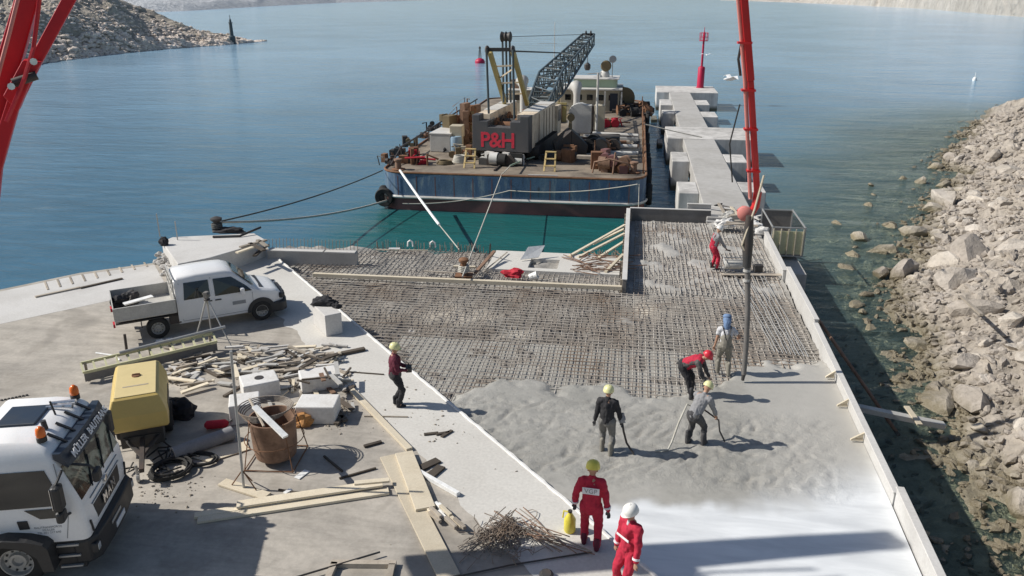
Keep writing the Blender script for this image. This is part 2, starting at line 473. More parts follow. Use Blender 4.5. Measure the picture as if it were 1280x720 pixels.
# ---- rock bank on the right
def rock_mat(name, light, dark, wet=None, scale=1.0, wetz=(0.15, 0.62)):
    m, nt, b = nmat(name)
    g = nt.nodes.new('ShaderNodeNewGeometry'); pos = g.outputs['Position']
    n1 = nz(nt, pos, 0.55 * scale, 6, 0.7, 0.5); n2 = nz(nt, pos, 4.0 * scale, 6, 0.7)
    n3 = nz(nt, pos, 14.0 * scale, 3, 0.6)
    c = mix(nt, ramp(nt, n1, [(0.35, 0.0), (0.68, 1.0)]), light, dark)
    c = mix(nt, 1.0, c, ramp(nt, n2, [(0.25, 0.55), (0.45, 0.95), (0.75, 1.18)]), 'MULTIPLY')
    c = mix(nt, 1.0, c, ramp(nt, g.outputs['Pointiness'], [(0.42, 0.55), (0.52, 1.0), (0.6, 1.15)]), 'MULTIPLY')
    if wet:
        sx = nt.nodes.new('ShaderNodeSeparateXYZ'); nt.links.new(pos, sx.inputs[0])
        ad = nt.nodes.new('ShaderNodeMath'); ad.operation = 'MULTIPLY_ADD'; nt.links.new(n2, ad.inputs[0]); ad.inputs[1].default_value = 0.5
        nt.links.new(sx.outputs[2], ad.inputs[2])
        mr = nt.nodes.new('ShaderNodeMapRange'); nt.links.new(ad.outputs[0], mr.inputs[0])
        mr.inputs[1].default_value = wetz[0] + .25; mr.inputs[2].default_value = wetz[1] + .25
        mz = nt.nodes.new('ShaderNodeMapRange'); nt.links.new(sx.outputs[2], mz.inputs[0]); mz.inputs[1].default_value = -.12; mz.inputs[2].default_value = .04
        sub = mix(nt, 1.0, (0.52, 0.46, 0.33), ramp(nt, n2, [(0.3, 0.6), (0.7, 1.15)]), 'MULTIPLY')
        wc = mix(nt, mz.outputs[0], sub, wet)
        c = mix(nt, mr.outputs[0], wc, c)
        rr = ramp(nt, mr.outputs[0], [(0.0, 0.35), (1.0, 0.92)]); nt.links.new(rr, b.inputs['Roughness'])
    else: b.inputs['Roughness'].default_value = 0.92
    oi = nt.nodes.new('ShaderNodeObjectInfo')
    if name == 'shore_rock': c = mix(nt, 1.0, c, ramp(nt, oi.outputs['Random'], [(0., (.72, .70, .69)), (.5, (1., 1., 1.)), (1., (1.16, 1.14, 1.1))]), 'MULTIPLY')
    nt.links.new(c, b.inputs['Base Color'])
    ad2 = nt.nodes.new('ShaderNodeMath'); ad2.operation = 'MULTIPLY_ADD'; nt.links.new(n3, ad2.inputs[0]); ad2.inputs[1].default_value = 0.3; nt.links.new(n2, ad2.inputs[2])
    bump(nt, b, ad2.outputs[0], 0.8, 0.12 / scale)
    MAT[name] = m; return m
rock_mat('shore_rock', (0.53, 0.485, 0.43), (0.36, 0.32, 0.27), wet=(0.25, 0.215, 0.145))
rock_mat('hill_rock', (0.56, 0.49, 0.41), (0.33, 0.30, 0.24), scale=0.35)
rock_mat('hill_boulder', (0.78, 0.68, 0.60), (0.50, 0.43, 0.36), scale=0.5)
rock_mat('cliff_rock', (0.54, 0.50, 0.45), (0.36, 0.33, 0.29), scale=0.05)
rock_mat('far_land', (0.58, 0.60, 0.62), (0.50, 0.53, 0.56), scale=0.02)  # distance haze is put into these pale tones

rock_mat('bank_ground', (0.50, 0.445, 0.38), (0.31, 0.27, 0.22), wet=(0.22, 0.19, 0.13), wetz=(0.05, 0.42))
def shore_z(d, y):
    x = xs_(y) + d
    n = fbm(x * .45, y * .45, 1, 4); n2 = fbm(x * 1.5, y * 1.5, 9, 3)
    if d < 0: z = max(-2.4, d * 0.11 + n * 0.25 * min(1, -d * .5 + .3) + n2 * .12)
    else:
        z = min(d * 0.36, 1.2 + d * .10, 4.0) + n * (.18 + min(d, 5) * .10) + n2 * .16
    return x, y, z
def shore_fn(d, y):
    y2 = y
    x, yy, z = shore_z(d, y2)
    j = .12
    return (max(x + N(x * 3, y * 3, 5) * j, 5.2), yy + N(x * 3, y * 3, 8) * j, z)
ds = [-14 + 10 * (i / 24) for i in range(24)] + [-4 + i * .16 for i in range(110)] + [13.6 + 46 * (i / 45) ** 1.6 for i in range(46)]
ys = [6 + i * .17 for i in range(170)] + [34.9 + 36 * (i / 110) for i in range(110)] + [70.9 + 85 * (i / 70) ** 1.3 for i in range(71)]
o = grid_mesh('rocky_shore_terrain', ds, ys, shore_fn, MAT['bank_ground'], smooth=False); tag(o, kind='structure')

# ---- boulders
def rock_me(seed, sub=2, flat=0.7, rough=.42):
    bm = bmesh.new(); bmesh.ops.create_icosphere(bm, subdivisions=sub, radius=1.0)
    rnd = random.Random(seed); sx, sy = rnd.uniform(.8, 1.3), rnd.uniform(.7, 1.1)
    pl = [(V((rnd.uniform(-1, 1), rnd.uniform(-1, 1), rnd.uniform(-.6, 1))).normalized(), rnd.uniform(.45, .8)) for _ in range(9)]
    for v in bm.verts:
        for nn, dd in pl:
            e = v.co.dot(nn) - dd
            if e > 0: v.co -= nn * e * .92
        k = 1 + rough * .45 * noise.noise(v.co * 1.7 + V((seed * 3.1, 0, 0)))
        v.co = V((v.co.x * sx * k, v.co.y * sy * k, v.co.z * flat * k))
    me = bpy.data.meshes.new('boulder'); bm.to_mesh(me); bm.free(); return me
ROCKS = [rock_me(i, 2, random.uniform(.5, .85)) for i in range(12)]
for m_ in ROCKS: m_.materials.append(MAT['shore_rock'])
rr = random.Random(3)
first = True
def boulder(x, y, s, z=None, lab=None, me=None):
    d = x - xs_(y)
    zz = shore_z(d, y)[2] if z is None else z
    o = bpy.data.objects.new('boulder', me or rr.choice(ROCKS)); col.objects.link(o)
    o.location = (x, y, zz + s * .12); k = rr.uniform(.8, 1.2)
    o.scale = (s * k, s / k, s * rr.uniform(.75, 1.1))
    o.rotation_euler = (rr.uniform(-.35, .35), rr.uniform(-.35, .35), rr.uniform(0, 6.28))
    if lab and lab.startswith('rock standing'): return tag(o, lab, 'rock', 'rocks in the shallows')
    return tag(o, lab or 'pale angular limestone boulder lying among others on the right-hand shore bank', 'boulder', 'boulders along the rocky shore')
placed = 0
# named big rocks seen in the photograph
for (px, py, s, lab) in ((1168, 262, .9, 'round brown boulder standing in shallow water at the end of the rocky shore'),
                         (1128, 345, .95, 'low dark wet rock nearest the pale shadow edge in the green shallows'),
                         (1148, 355, .8, 'lumpy brown rock half in the water just right of the low dark one')):
    p = at(px, py, 0.1); boulder(p.x, p.y, s, .12, lab); placed += 1
for k in range(34):
    y = rr.uniform(20, 62); d = -rr.uniform(.2, 2.6) * (1 + y / 60); x = xs_(y) + d
    if x > 9.0: boulder(x, y, rr.choice((.2, .3, .4, .6)), rr.uniform(-.15, .05), 'rock standing in the shallow water off the right-hand bank'); placed += 1
while placed < 282:
    t = rr.random() ** 1.35
    y = 9.5 + t * 62
    d = rr.choice((rr.gauss(1.2, 1.8), rr.uniform(-1, 9 + y * .12), rr.uniform(0, 7 + y * .1)))
    if d < -2.2: continue
    x = xs_(y) + d
    if x < 7.2: continue
    s = rr.choice((.18, .22, .28, .36, .5, .8)) * (1 + y / 120) * rr.uniform(.8, 1.25)
    if d < 0: s *= .8
    boulder(x, y, s); placed += 1
SM = []
for i in range(6):
    m_ = rock_me(50 + i, 1, .7, .5); SM.append(([v.co.copy() for v in m_.vertices], [tuple(p.vertices) for p in m_.polygons]))
def scatter(mb, n, fn, smin, smax, rnd):
    for _ in range(n):
        q = fn(rnd)
        if q is None: continue
        x, y, z = q[:3]; s = smin * (smax / smin) ** (rnd.random() ** 1.5)
        if len(q) > 3: s *= q[3]
        vs, fs = rnd.choice(SM)
        M = Matrix.Translation((x, y, z + s * .15)) @ Matrix.Rotation(rnd.uniform(0, 6.28), 4, V((rnd.gauss(0, .4), rnd.gauss(0, .4), 1)).normalized()) @ Matrix.Diagonal((s, s * rnd.uniform(.6, 1), s * rnd.uniform(.6, 1), 1))
        mb.add(vs, fs, M)
def sfn(r):
    y = 9 + (r.random() ** 1.5) * 80; d = r.choice((r.gauss(.5, 1.5), r.uniform(-1, 16), r.uniform(-.5, 8)))
    x = xs_(y) + d
    if x < 6.9 or d < -3: return None
    return (*shore_z(d, y), 1 + y / 60)
mb = MB(); scatter(mb, 11000, sfn, .05, .20, random.Random(5))
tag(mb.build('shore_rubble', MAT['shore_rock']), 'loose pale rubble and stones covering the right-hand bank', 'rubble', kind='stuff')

# driftwood stick on the upper right bank
p = at(1200, 378, 1.2); q = at(1225, 402, 1.6)
mb = MB(); mb.bar(p + V((0, 0, .25)), q + V((0, 0, .25)), .12, .08)
tag(mb.build('driftwood_plank', MAT['timber_grey']), 'short weathered plank stranded on the rocks of the right bank', 'plank')

# ---- island hill on the left
def hill_fn(u, v):
    # u: along 0..1 from left out of frame to the tip; v: across 0 (near shore) .. 1 (far side)
    base = [at(-420, 130, 0), at(-150, 112, 0), at(50, 80, 0), at(130, 69, 0), at(200, 62, 0), at(270, 57, 0), at(331, 51.5, 0)]
    k = u * (len(base) - 1); i = min(int(k), len(base) - 2); f = k - i
    b = base[i].lerp(base[i + 1], f)
    H = lerp_tab([(0, 20), (.25, 17), (.42, 18.5), (.55, 17.5), (.62, 15.0), (.70, 11.0), (.78, 6.9), (.86, 3.4), (.93, 1.7), (1, .3)], u)
    W = lerp_tab([(0, 110), (.42, 62), (.6, 44), (.75, 28), (.9, 11), (1, 3)], u)
    p = b + V((-.8, .6, 0)).normalized() * (v * W)
    prof = sin(min(v * 1.25, 1) * pi / 2) if v < .8 else sin(pi / 2) * (1 - (v - .8) * 3)
    prof = prof ** 1.0
    n = fbm(p.x * .06, p.y * .06, 2, 5)
    edge = min(v * 14, 1)
    return (p.x + N(p.x * .2, p.y * .2) * 2 * edge, p.y - abs(N(p.x * .15, p.y * .15, 6)) * 1.0, H * prof * (1 + .12 * n) + n * .9 * edge - .25 + (.6 * edge * fbm(p.x * .3, p.y * .3, 3, 3)))
us = spaced(0, 1, 190); vs_ = spaced(0, 1, 70, 1.5)
o = grid_mesh('island_hill', us, vs_, hill_fn, MAT['hill_rock'], smooth=False); tag(o, kind='structure')
mb = MB(); rnd = random.Random(9)
for _ in range(3800):
    u = rnd.uniform(.18, 1); v = abs(rnd.gauss(0, .16)) * (1 if rnd.random() < .75 else 3)
    if v > .85: continue
    x, y, z = hill_fn(u, v)
    s = rnd.uniform(.35, 1.15) * (1.25 if v < .12 else .75)
    vs, fs = rnd.choice(SM)
    M = Matrix.Translation((x, y, z + s * .1)) @ Matrix.Rotation(rnd.uniform(0, 6.28), 4, 'Z') @ Matrix.Diagonal((s, s * .8, s * .7, 1))
    mb.add(vs, fs, M)
tag(mb.build('island_boulders', MAT['hill_boulder']), 'brown grey boulders strewn over the lower slope of the left-hand hill', 'rocks', kind='stuff')

# ---- far coast, right cliff
def cliff_fn(u, v):
    k = u
    a = V((150, 330, 0)); pts = [V((330, 560, 0)), at(1284, 22, 0), at(1160, 11.5, 0), at(1060, 6, 0), at(975, 2.6, 0), at(900, .3, 0)]
    kk = u * (len(pts) - 1); i = min(int(kk), len(pts) - 2); b = pts[i].lerp(pts[i + 1], kk - i)
    L = hypot(b.x, b.y); s = L / 600
    H = 34 * s ** .75 * (1 - .97 * sstep(.25, .78, u))
    n = fbm(u * 26, v * 3, 1, 5)
    dirn = V((b.x, b.y, 0)).normalized()
    p = b + dirn * (v * 70 * s + n * 12 * s)
    return (p.x, p.y, -1 + H * (min(v * 2.2, 1) ** .6) * (1 + .22 * n) + v * 10)
o = grid_mesh('far_cliff_coast', spaced(0, 1, 260), spaced(0, 1, 30), cliff_fn, MAT['cliff_rock'], smooth=False); tag(o, kind='structure')
def coast_fn(u, v):
    pts = [at(-300, 26, 0), at(100, 19, 0), at(230, 14, 0), at(330, 8, 0), at(420, 3.5, 0), at(520, .8, 0), at(640, -1.6, 0)]
    kk = u * (len(pts) - 1); i = min(int(kk), len(pts) - 2); b = pts[i].lerp(pts[i + 1], kk - i)
    L = hypot(b.x, b.y); s = L / 700
    dirn = V((b.x, b.y, 0)).normalized(); n = fbm(u * 14, v * 2, 3, 4)
    p = b + dirn * (v * 420 * s)
    return (p.x, p.y, -.5 + (3.2 * min(v * 8, 1) + v * 26) * (1 + .25 * n) * s ** .5)
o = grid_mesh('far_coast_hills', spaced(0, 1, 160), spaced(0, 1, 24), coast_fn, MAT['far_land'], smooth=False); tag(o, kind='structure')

# ---- quay
dirty('quay', (0.50, 0.475, 0.44), (0.34, 0.32, 0.295), 0.65, 0.22, 0.85, fine=5, world_space=True, bumps=.25)
def quay_mat():
    m, nt, b = nmat('quay_ground')
    g = nt.nodes.new('ShaderNodeNewGeometry'); pos = g.outputs['Position']
    n1 = nz(nt, pos, .22, 6, .62, .8); n2 = nz(nt, pos, 1.1, 5, .65, .5); n3 = nz(nt, pos, 9, 4, .7); n4 = nz(nt, pos, .5, 2, .4, 1.2)
    c = mix(nt, ramp(nt, n1, [(.40, 0.), (.66, 1.)]), (0.50, 0.457, 0.395), (0.345, 0.317, 0.278))
    c = mix(nt, 1., c, ramp(nt, n2, [(.3, .80), (.55, 1.02), (.75, 1.12)]), 'MULTIPLY')
    c = mix(nt, 1., c, ramp(nt, n3, [(.3, .88), (.7, 1.08)]), 'MULTIPLY')
    c = mix(nt, ramp(nt, n4, [(.54, 0.), (.62, .35), (.78, .65)]), c, (0.25, 0.22, 0.18))
    mq = nt.nodes.new('ShaderNodeMapping'); mq.inputs['Rotation'].default_value = (0, 0, R(-17)); mq.inputs['Scale'].default_value = (.25, 2.6, 1); nt.links.new(pos, mq.inputs[0])
    c = mix(nt, 1., c, ramp(nt, nz(nt, mq.outputs[0], .9, 5, .65, .8), [(.34, .84), (.55, 1.02), (.7, 1.07)]), 'MULTIPLY')
    nt.links.new(c, b.inputs['Base Color'])
    nt.links.new(ramp(nt, n4, [(.58, .9), (.70, .55)]), b.inputs['Roughness'])
    bump(nt, b, n3, .25, .02)
    return m
MQ = quay_mat()
EDGE_A, EDGE_B = V((-14.78, 30.3, 2)), V((2.2, 10.9, 2))     # diagonal edge between the quay and the pour
ED = (EDGE_B - EDGE_A).normalized(); EN = V((ED.y, -ED.x, 0))  # EN points to the quay side
if EN.x > 0: EN = -EN
def edge_y(x): return EDGE_A.y + (x - EDGE_A.x) * ED.y / ED.x
qp = [(-60, -10), (-60, -8), at(-900, 470).xy, at(0, 362).xy, at(100, 341).xy, at(197, 328).xy, at(262, 306).xy, (-16.2, 32.4), EDGE_A.xy, EDGE_B.xy, (5.4, 6), (5.2, -10)]
mb = MB(); mb.prism([tuple(p) for p in qp], -3, 2.0)
o = mb.build('quay_ground', MQ); tag(o, kind='structure')
# lighter new apron along the diagonal edge, 4 mm above
def strip(name, w0, w1, z, mat, a=0.0, b=1.0, th=.004, jag=0.0):
    n = 90; vs = []; A = EDGE_A.lerp(EDGE_B, a); B = EDGE_A.lerp(EDGE_B, b)
    for i in range(n + 1):
        p = A.lerp(B, i / n); j = jag * N(i * .35, 3.3) + jag * .6 * N(i * 1.3, 1.3)
        q0 = p + EN * w0; q1 = p + EN * (w1 + j); q0.z = q1.z = z
        vs += [q0, q1]
    me = bpy.data.meshes.new(name); me.from_pydata([tuple(v) for v in vs], [], [(2 * i, 2 * i + 2, 2 * i + 3, 2 * i + 1) for i in range(n)])
    me.materials.append(mat); o = bpy.data.objects.new(name, me); col.objects.link(o); return o
dirty('apron', (0.62, 0.60, 0.555), (0.48, 0.455, 0.415), 0.6, 0.4, 0.85, fine=14, world_space=True, bumps=.15)
tag(strip('quay_apron', 0.02, 1.9, 2.004, MAT['apron'], 0, 1, jag=.25), kind='structure')
# bright rough lip of the edge, a long low bead
mb = MB()
n = 160
for side in (0,):
    pts = []; rs = []
    for i in range(n + 1):
        p = EDGE_A.lerp(EDGE_B, i / n) + EN * (-.03 + .02 * N(i * .4, 0)); p.z = 1.985 + .012 * N(i * .7, 4)
        pts.append(p); rs.append(.055 + .018 * N(i * .9, 9))
    mb.tube(pts, rs, 6)
dirty('lip_white', (0.74, 0.73, 0.70), (0.6, 0.58, 0.55), 0.4, 1.0, 0.85)
tag(mb.build('quay_edge_lip', MAT['lip_white']), kind='structure')
# older pale strip at the sea edge of the quay
s = [at(-60, 418, 2.004), at(140, 375, 2.004), at(205, 352, 2.004), at(193, 331, 2.004), at(100, 343.5, 2.004), at(-60, 377, 2.004)]
me = bpy.data.meshes.new('quay_sea_strip'); me.from_pydata([tuple(p) for p in s], [], [tuple(range(6))]); me.materials.append(MAT['concrete_white'])
o = bpy.data.objects.new('quay_sea_strip', me); col.objects.link(o); tag(o, kind='structure')
if me.polygons[0].normal.z < 0: me.flip_normals()

# raised landing block at the end of the quay
mb = MB()
top = [at(202, 302, 2.75), at(216, 296, 2.75), at(318, 291.5, 2.75), at(331, 299, 2.75), at(300, 311, 2.75), at(262, 322, 2.75), at(222, 330, 2.75)]
mb.prism([tuple(p.xy) for p in top], -1.0, 2.75)
blk = empty('raised_concrete_landing', (0, 0, 0), 0, 'pale raised concrete landing block at the seaward corner behind the van', 'concrete block')
mb.build('slab_block', MAT['concrete_white'], blk, bevel=.03)
mb = MB()   # rubble fillet at its left foot
a0, a1 = at(203, 308, 2.6), at(222, 345, 2.05)
for i in range(70):
    t = random.random(); p = a0.lerp(a1, t) + V((random.gauss(-.15, .14), random.gauss(0, .12), 0)); p.z = 2.03 + random.random() * .35 * (1 - t * .4)
    vs, fs = random.choice(SM); s_ = random.uniform(.07, .17)
    mb.add(vs, fs, Matrix.Translation(p) @ Matrix.Rotation(random.random() * 6, 4, 'X') @ Matrix.Diagonal((s_, s_, s_, 1)))
mb.build('rubble_fillet', MAT['concrete_cast'], blk)

# ---- the pour: rough bed, wet concrete, rebar
def bed_mat():
    m, nt, b = nmat('pour_bed')
    g = nt.nodes.new('ShaderNodeNewGeometry'); pos = g.outputs['Position']
    n1 = nz(nt, pos, .35, 5, .6, .5); n2 = nz(nt, pos, 2.6, 5, .7, .4); n3 = nz(nt, pos, 12, 3, .7)
    at_ = nt.nodes.new('ShaderNodeAttribute'); at_.attribute_name = 'fill'
    s = nt.nodes.new('ShaderNodeSeparateColor'); nt.links.new(at_.outputs['Color'], s.inputs[0])
    dark = mix(nt, ramp(nt, n1, [(.38, 0.), (.62, 1.)]), (0.15, 0.132, 0.115), (0.12, 0.095, 0.075))
    dark = mix(nt, ramp(nt, n2, [(.30, 0.), (.66, 1.)]), dark, (0.26, 0.24, 0.21))
    c = mix(nt, s.outputs[0], dark, (0.42, 0.405, 0.375))
    c = mix(nt, s.outputs[1], c, (0.60, 0.55, 0.47))
    c = mix(nt, 1., c, ramp(nt, n3, [(.3, .8), (.7, 1.12)]), 'MULTIPLY')
    nt.links.new(c, b.inputs['Base Color']); b.inputs['Roughness'].default_value = .85
    bump(nt, b, n2, .6, .06)
    return m
PIT = (-.2, 31.2)
def bedz(x, y):
    right = sstep(-.3, .3, x)
    fill = 0.62 * right * sstep(27, 30, y) + .22 * right * sstep(22, 26, y)
    plat = (1 - right) * sstep(28.4, 28.6, y)
    n = fbm(x * .8, y * .8, 3, 4); n2 = fbm(x * 2.7, y * 2.7, 5, 2)
    z = 1.66 + .17 * n + .06 * n2 + fill * .105 + plat * .03
    patch = sum(math.exp(-(((x - a) / s1) ** 2 + ((y - b_) / s2) ** 2)) for a, b_, s1, s2 in ((-2.0, 22.0, 1.0, .5), (-6.0, 25.6, 1.5, .6), (-3.6, 24.2, .5, .4), (.9, 27.0, .6, .7)))
    return z - .03 * patch, min(1, fill + plat * .55 + .35 * max(0, n)), min(1, patch * .8)
def bed_fn(x, y):
    yy = max(y, edge_y(x) - .35) if x < 3 else y
    z, f, pch = bedz(x, yy)
    return x, yy, z, f, pch, 0
xb = [-16 + i * .14 for i in range(159)]
yb = [14 + i * .14 for i in range(179)]
o = grid_mesh('pour_bed', [x for x in xb if x < 6.2], [y for y in yb], lambda x, y: bed_fn(x, y), bed_mat(), attr='fill')
tag(o, kind='structure')
# cut bed outside the pier: delete faces beyond the platform's sea edge / over water
me = o.data; bm = bmesh.new(); bm.from_mesh(me)
def inside(x, y):
    if y > 39.0: return False
    if x < -.05 and y > 32.75 + .008 * x: return False
    if x < -11.2 and y > 31.9 + (x + 11.2) * 0.02 and x < -15: return False
    if y < edge_y(x) - .4: return False
    return True
bmesh.ops.delete(bm, geom=[f for f in bm.faces if not inside(*f.calc_center_median().xy)], context='FACES')
bm.to_mesh(me); bm.free()
# body of the new pier head under the bed
mb = MB()
mb.prism([(EDGE_A.x, EDGE_A.y + .02), (-14.9, 32.4), (-11.4, 32.72), (-.05, 32.8), (-.05, 39.1), (6.12, 39.1), (6.12, 25.4), (5.9, 15.7), (5.5, 4), (5.4, 3.9), (EDGE_B.x, EDGE_B.y + .0)], -3, 1.5)
tag(mb.build('pier_head_ground', MAT['concrete_cast']), kind='structure')

def wet_mat():
    m, nt, b = nmat('wet_concrete')
    g = nt.nodes.new('ShaderNodeNewGeometry'); pos = g.outputs['Position']
    n1 = nz(nt, pos, .5, 5, .6, .5); n2 = nz(nt, pos, 3.2, 6, .7, .3); n3 = nz(nt, pos, 16, 3, .7)
    at_ = nt.nodes.new('ShaderNodeAttribute'); at_.attribute_name = 'film_glare'
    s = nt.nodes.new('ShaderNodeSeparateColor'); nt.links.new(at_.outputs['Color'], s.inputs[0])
    c = mix(nt, ramp(nt, n1, [(.35, 0.), (.65, 1.)]), (0.405, 0.392, 0.357), (0.33, 0.32, 0.29))
    c = mix(nt, 1., c, ramp(nt, n2, [(.3, .82), (.5, 1.), (.7, 1.08)]), 'MULTIPLY')
    c = mix(nt, s.outputs[1], c, (0.47, 0.45, 0.41))
    sm = nt.nodes.new('ShaderNodeMath'); sm.operation = 'ADD'
    nt.links.new(s.outputs[0], sm.inputs[0]); rr_ = ramp(nt, n1, [(.3, -.0), (.7, .12)]); nt.links.new(rr_, sm.inputs[1])
    f2 = nt.nodes.new('ShaderNodeMath'); f2.operation = 'MULTIPLY'; f2.use_clamp = True; nt.links.new(s.outputs[0], f2.inputs[0]); nt.links.new(sm.outputs[0], f2.inputs[1])
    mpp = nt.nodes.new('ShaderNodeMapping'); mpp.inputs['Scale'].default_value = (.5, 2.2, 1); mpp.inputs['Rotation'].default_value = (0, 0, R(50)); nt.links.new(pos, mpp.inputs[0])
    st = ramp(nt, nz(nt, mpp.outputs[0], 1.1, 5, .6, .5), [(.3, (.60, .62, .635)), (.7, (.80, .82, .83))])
    c = mix(nt, f2.outputs[0], c, st)  # wet film and sun glare both painted in as white
    nt.links.new(c, b.inputs['Base Color'])
    rg = ramp(nt, s.outputs[0], [(0., .48), (.5, .40), (1., .36)]); nt.links.new(rg, b.inputs['Roughness'])
    n5 = nz(nt, pos, 7, 6, .75, 1.2)
    hm = nt.nodes.new('ShaderNodeMath'); hm.operation = 'MULTIPLY'; nt.links.new(ramp(nt, n5, [(.44, 0.), (.52, .8), (.60, 1.)]), hm.inputs[0]); nt.links.new(s.outputs[2], hm.inputs[1])
    h2 = nt.nodes.new('ShaderNodeMath'); h2.operation = 'MULTIPLY_ADD'; nt.links.new(n3, h2.inputs[0]); h2.inputs[1].default_value = .06; nt.links.new(hm.outputs[0], h2.inputs[2])
    bump(nt, b, h2.outputs[0], .45, .03)
    return m
def wall_x(y): return lerp_tab([(9, 5.70), (15.7, 5.95), (25.4, 6.17), (36, 6.12)], y)
FRONT = [(-6.5, 19.6), (-4.6, 19.1), (-3.6, 20.4), (-2.6, 20.7), (-1.7, 20.2), (-.4, 20.8), (.8, 20.1), (1.65, 20.4), (2.8, 21.0), (3.4, 22.4), (4.4, 22.9), (6.3, 23.1)]
WHITE = [(-3, 14.5), (.2, 15.0), (2.2, 15.3), (3.2, 16.4), (4.4, 17.7), (6.4, 19.0)]
LUMPS = []
rl = random.Random(21)
for _ in range(620):
    x = rl.uniform(-5, 5.5); y = rl.uniform(15.6, 19.6)
    LUMPS.append((x, y, *((rl.uniform(.04, .16), rl.uniform(.03, .07), rl.uniform(-.05, .04), rl.uniform(0, pi)) if rl.random() < .55 else (rl.uniform(.2, .5), rl.uniform(.03, .045), rl.uniform(-.055, -.02), rl.gauss(.6, .5)))))
def wet_fn(x, y):
    yf = lerp_tab(FRONT, x); n = fbm(x * 1.3, y * 1.3, 7, 4)
    k = sstep(-.35, .55, yf - y + n * .55)
    z = 1.70 + .19 * k
    rough = sstep(15.3, 16.2, y + .25 * n) * (1 - sstep(4.6, 6.0, x + (y < 18) * .3)) * (1 - .65 * sstep(19.0, 19.8, y))
    if x > 2.5: rough *= 1 - .6 * sstep(18.6, 19.8, y)
    if rough > .02:
        z += rough * (.014 * fbm(x * 1.1, y * 1.6, 2, 2) + .014 * fbm(x * 3.1, y * 3.6, 2, 4) + -.02 * abs(fbm(x * 4, y * 5, 8, 2)))
        for lx, ly, a, b_, h, th in LUMPS:
            dx, dy = x - lx, y - ly
            if abs(dx) < .5 and abs(dy) < .5:
                ca, sa = cos(th), sin(th); u = (dx * ca + dy * sa) / a; w = (-dx * sa + dy * ca) / b_ * .8
                q = u * u + w * w
                if q < 4: z += rough * h * math.exp(-q * 1.4)
    else: z += .004 * n
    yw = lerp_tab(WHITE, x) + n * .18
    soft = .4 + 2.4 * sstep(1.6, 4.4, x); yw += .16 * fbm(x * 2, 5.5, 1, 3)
    film_glare = 1 - sstep(yw - soft, yw + .15, y)
    smooth_ = sstep(2.5, 4.5, x) * (1 - film_glare) * .6
    return x, y, z, film_glare, smooth_, rough
yy_ = [9.5 + i * .07 for i in range(200)]
xx_ = [-7.2 + i * .07 for i in range(191)]
o = grid_mesh('wet_concrete_pour', [min(x, 6.1) for x in xx_ if x < 6.17], yy_, lambda x, y: wet_fn(min(x, wall_x(y) - .02), max(y, edge_y(x) - .12)), wet_mat(), attr='film_glare')
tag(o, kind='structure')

# rebar mats: bars of one mesh per mat
def bar_line(mb, a, b, r, amp=.022, step=.55, n=4, seed=0.0):
    a, b = V(a), V(b); L = (b - a).length; k = max(2, int(L / step)); pts = []
    side = (b - a).normalized().cross(V((0, 0, 1)))
    for i in range(k + 1):
        t = i / k; p = a.lerp(b, t)
        pts.append(p + side * (amp * N(seed, i * .7)) + V((0, 0, amp * .8 * N(seed + 50, i * .6))))
    mb.tube(pts, r, n, caps=False)
def wetlim(x): return lerp_tab(FRONT, x) - .35
mb = MB(); i = 0
x = -14.5
while x < 6.0:
    y0 = max(edge_y(x) + .12, wetlim(x) if x > -6 else 0); y1 = 28.2 if x < .05 else 28.5
    if y1 - y0 > .4:
        xo = random.gauss(0, .018)
        bar_line(mb, (x + xo, y0, 1.79), (x + random.gauss(0, .05), y1 + random.uniform(0, .1), 1.79), .017, .022, .45, seed=x * 3.7)
    x += .212
y = 19.5
while y < 28.3:
    # left end from the diagonal edge, right end at the wall
    xl = EDGE_A.x + (y - EDGE_A.y) * ED.x / ED.y + .12
    segs = []
    xa = xl; xx = xl; on = False
    while xx < 6.0:
        ok = y > wetlim(xx)
        if ok and not on: xa = xx; on = True
        if not ok and on:
            if xx - xa > .5: segs.append((xa, xx))
            on = False
        xx += .2
    if on: segs.append((xa, 5.98))
    for a_, b_ in segs: bar_line(mb, (a_, y + random.gauss(0, .012), 1.815), (b_, y + random.gauss(0, .03), 1.815), .016, .022, .5, seed=y * 5.1)
    y += .235
mat_o = mb.build('rebar_mat', MAT['rebar_coated'], smooth=60)
tag(mat_o, 'wide grid of concrete-splashed reinforcing bars between the beam and the wet pour', 'rebar mat')
mb = MB()
x = .35
while x < 5.95:
    bar_line(mb, (x, 28.5, 1.81), (x + random.gauss(0, .03), 38.75, 1.81), .018, .025, .5, seed=x * 2.7); x += .19
y = 28.6
while y < 38.8:
    bar_line(mb, (.3, y, 1.785), (5.95, y + random.gauss(0, .03), 1.785), .014, .03, .5, seed=y * 3.1); y += .26
tag(mb.build('rebar_mat', MAT['rebar_coated'], smooth=60), 'reinforcing bars in the narrow bay between the two formwork walls before the jetty', 'rebar mat')
mb = MB()
x = -13.4
while x < -.2:
    y1 = 32.6 if x > -11.2 else max(29, 32.6 - (-11.2 - x) * 1.15)
    if x > -5.6: y1 = 30.1
    bar_line(mb, (x, 28.5, 1.83), (x, y1, 1.83), .018, .04, .5, seed=x * 2.3); x += .20
y = 28.6
while y < 32.5:
    xr = -.2 if y < 30.1 else -5.8
    xl = -13.5 + max(0, (y - 29.3)) * .8
    bar_line(mb, (xl, y, 1.81), (xr, y, 1.81), .014, .03, .5, seed=y * 7.1); y += .22
tag(mb.build('rebar_mat', MAT['rebar_coated'], smooth=60), 'pale grid of reinforcing bars on the sea-side platform beyond the long timber beam', 'rebar mat')
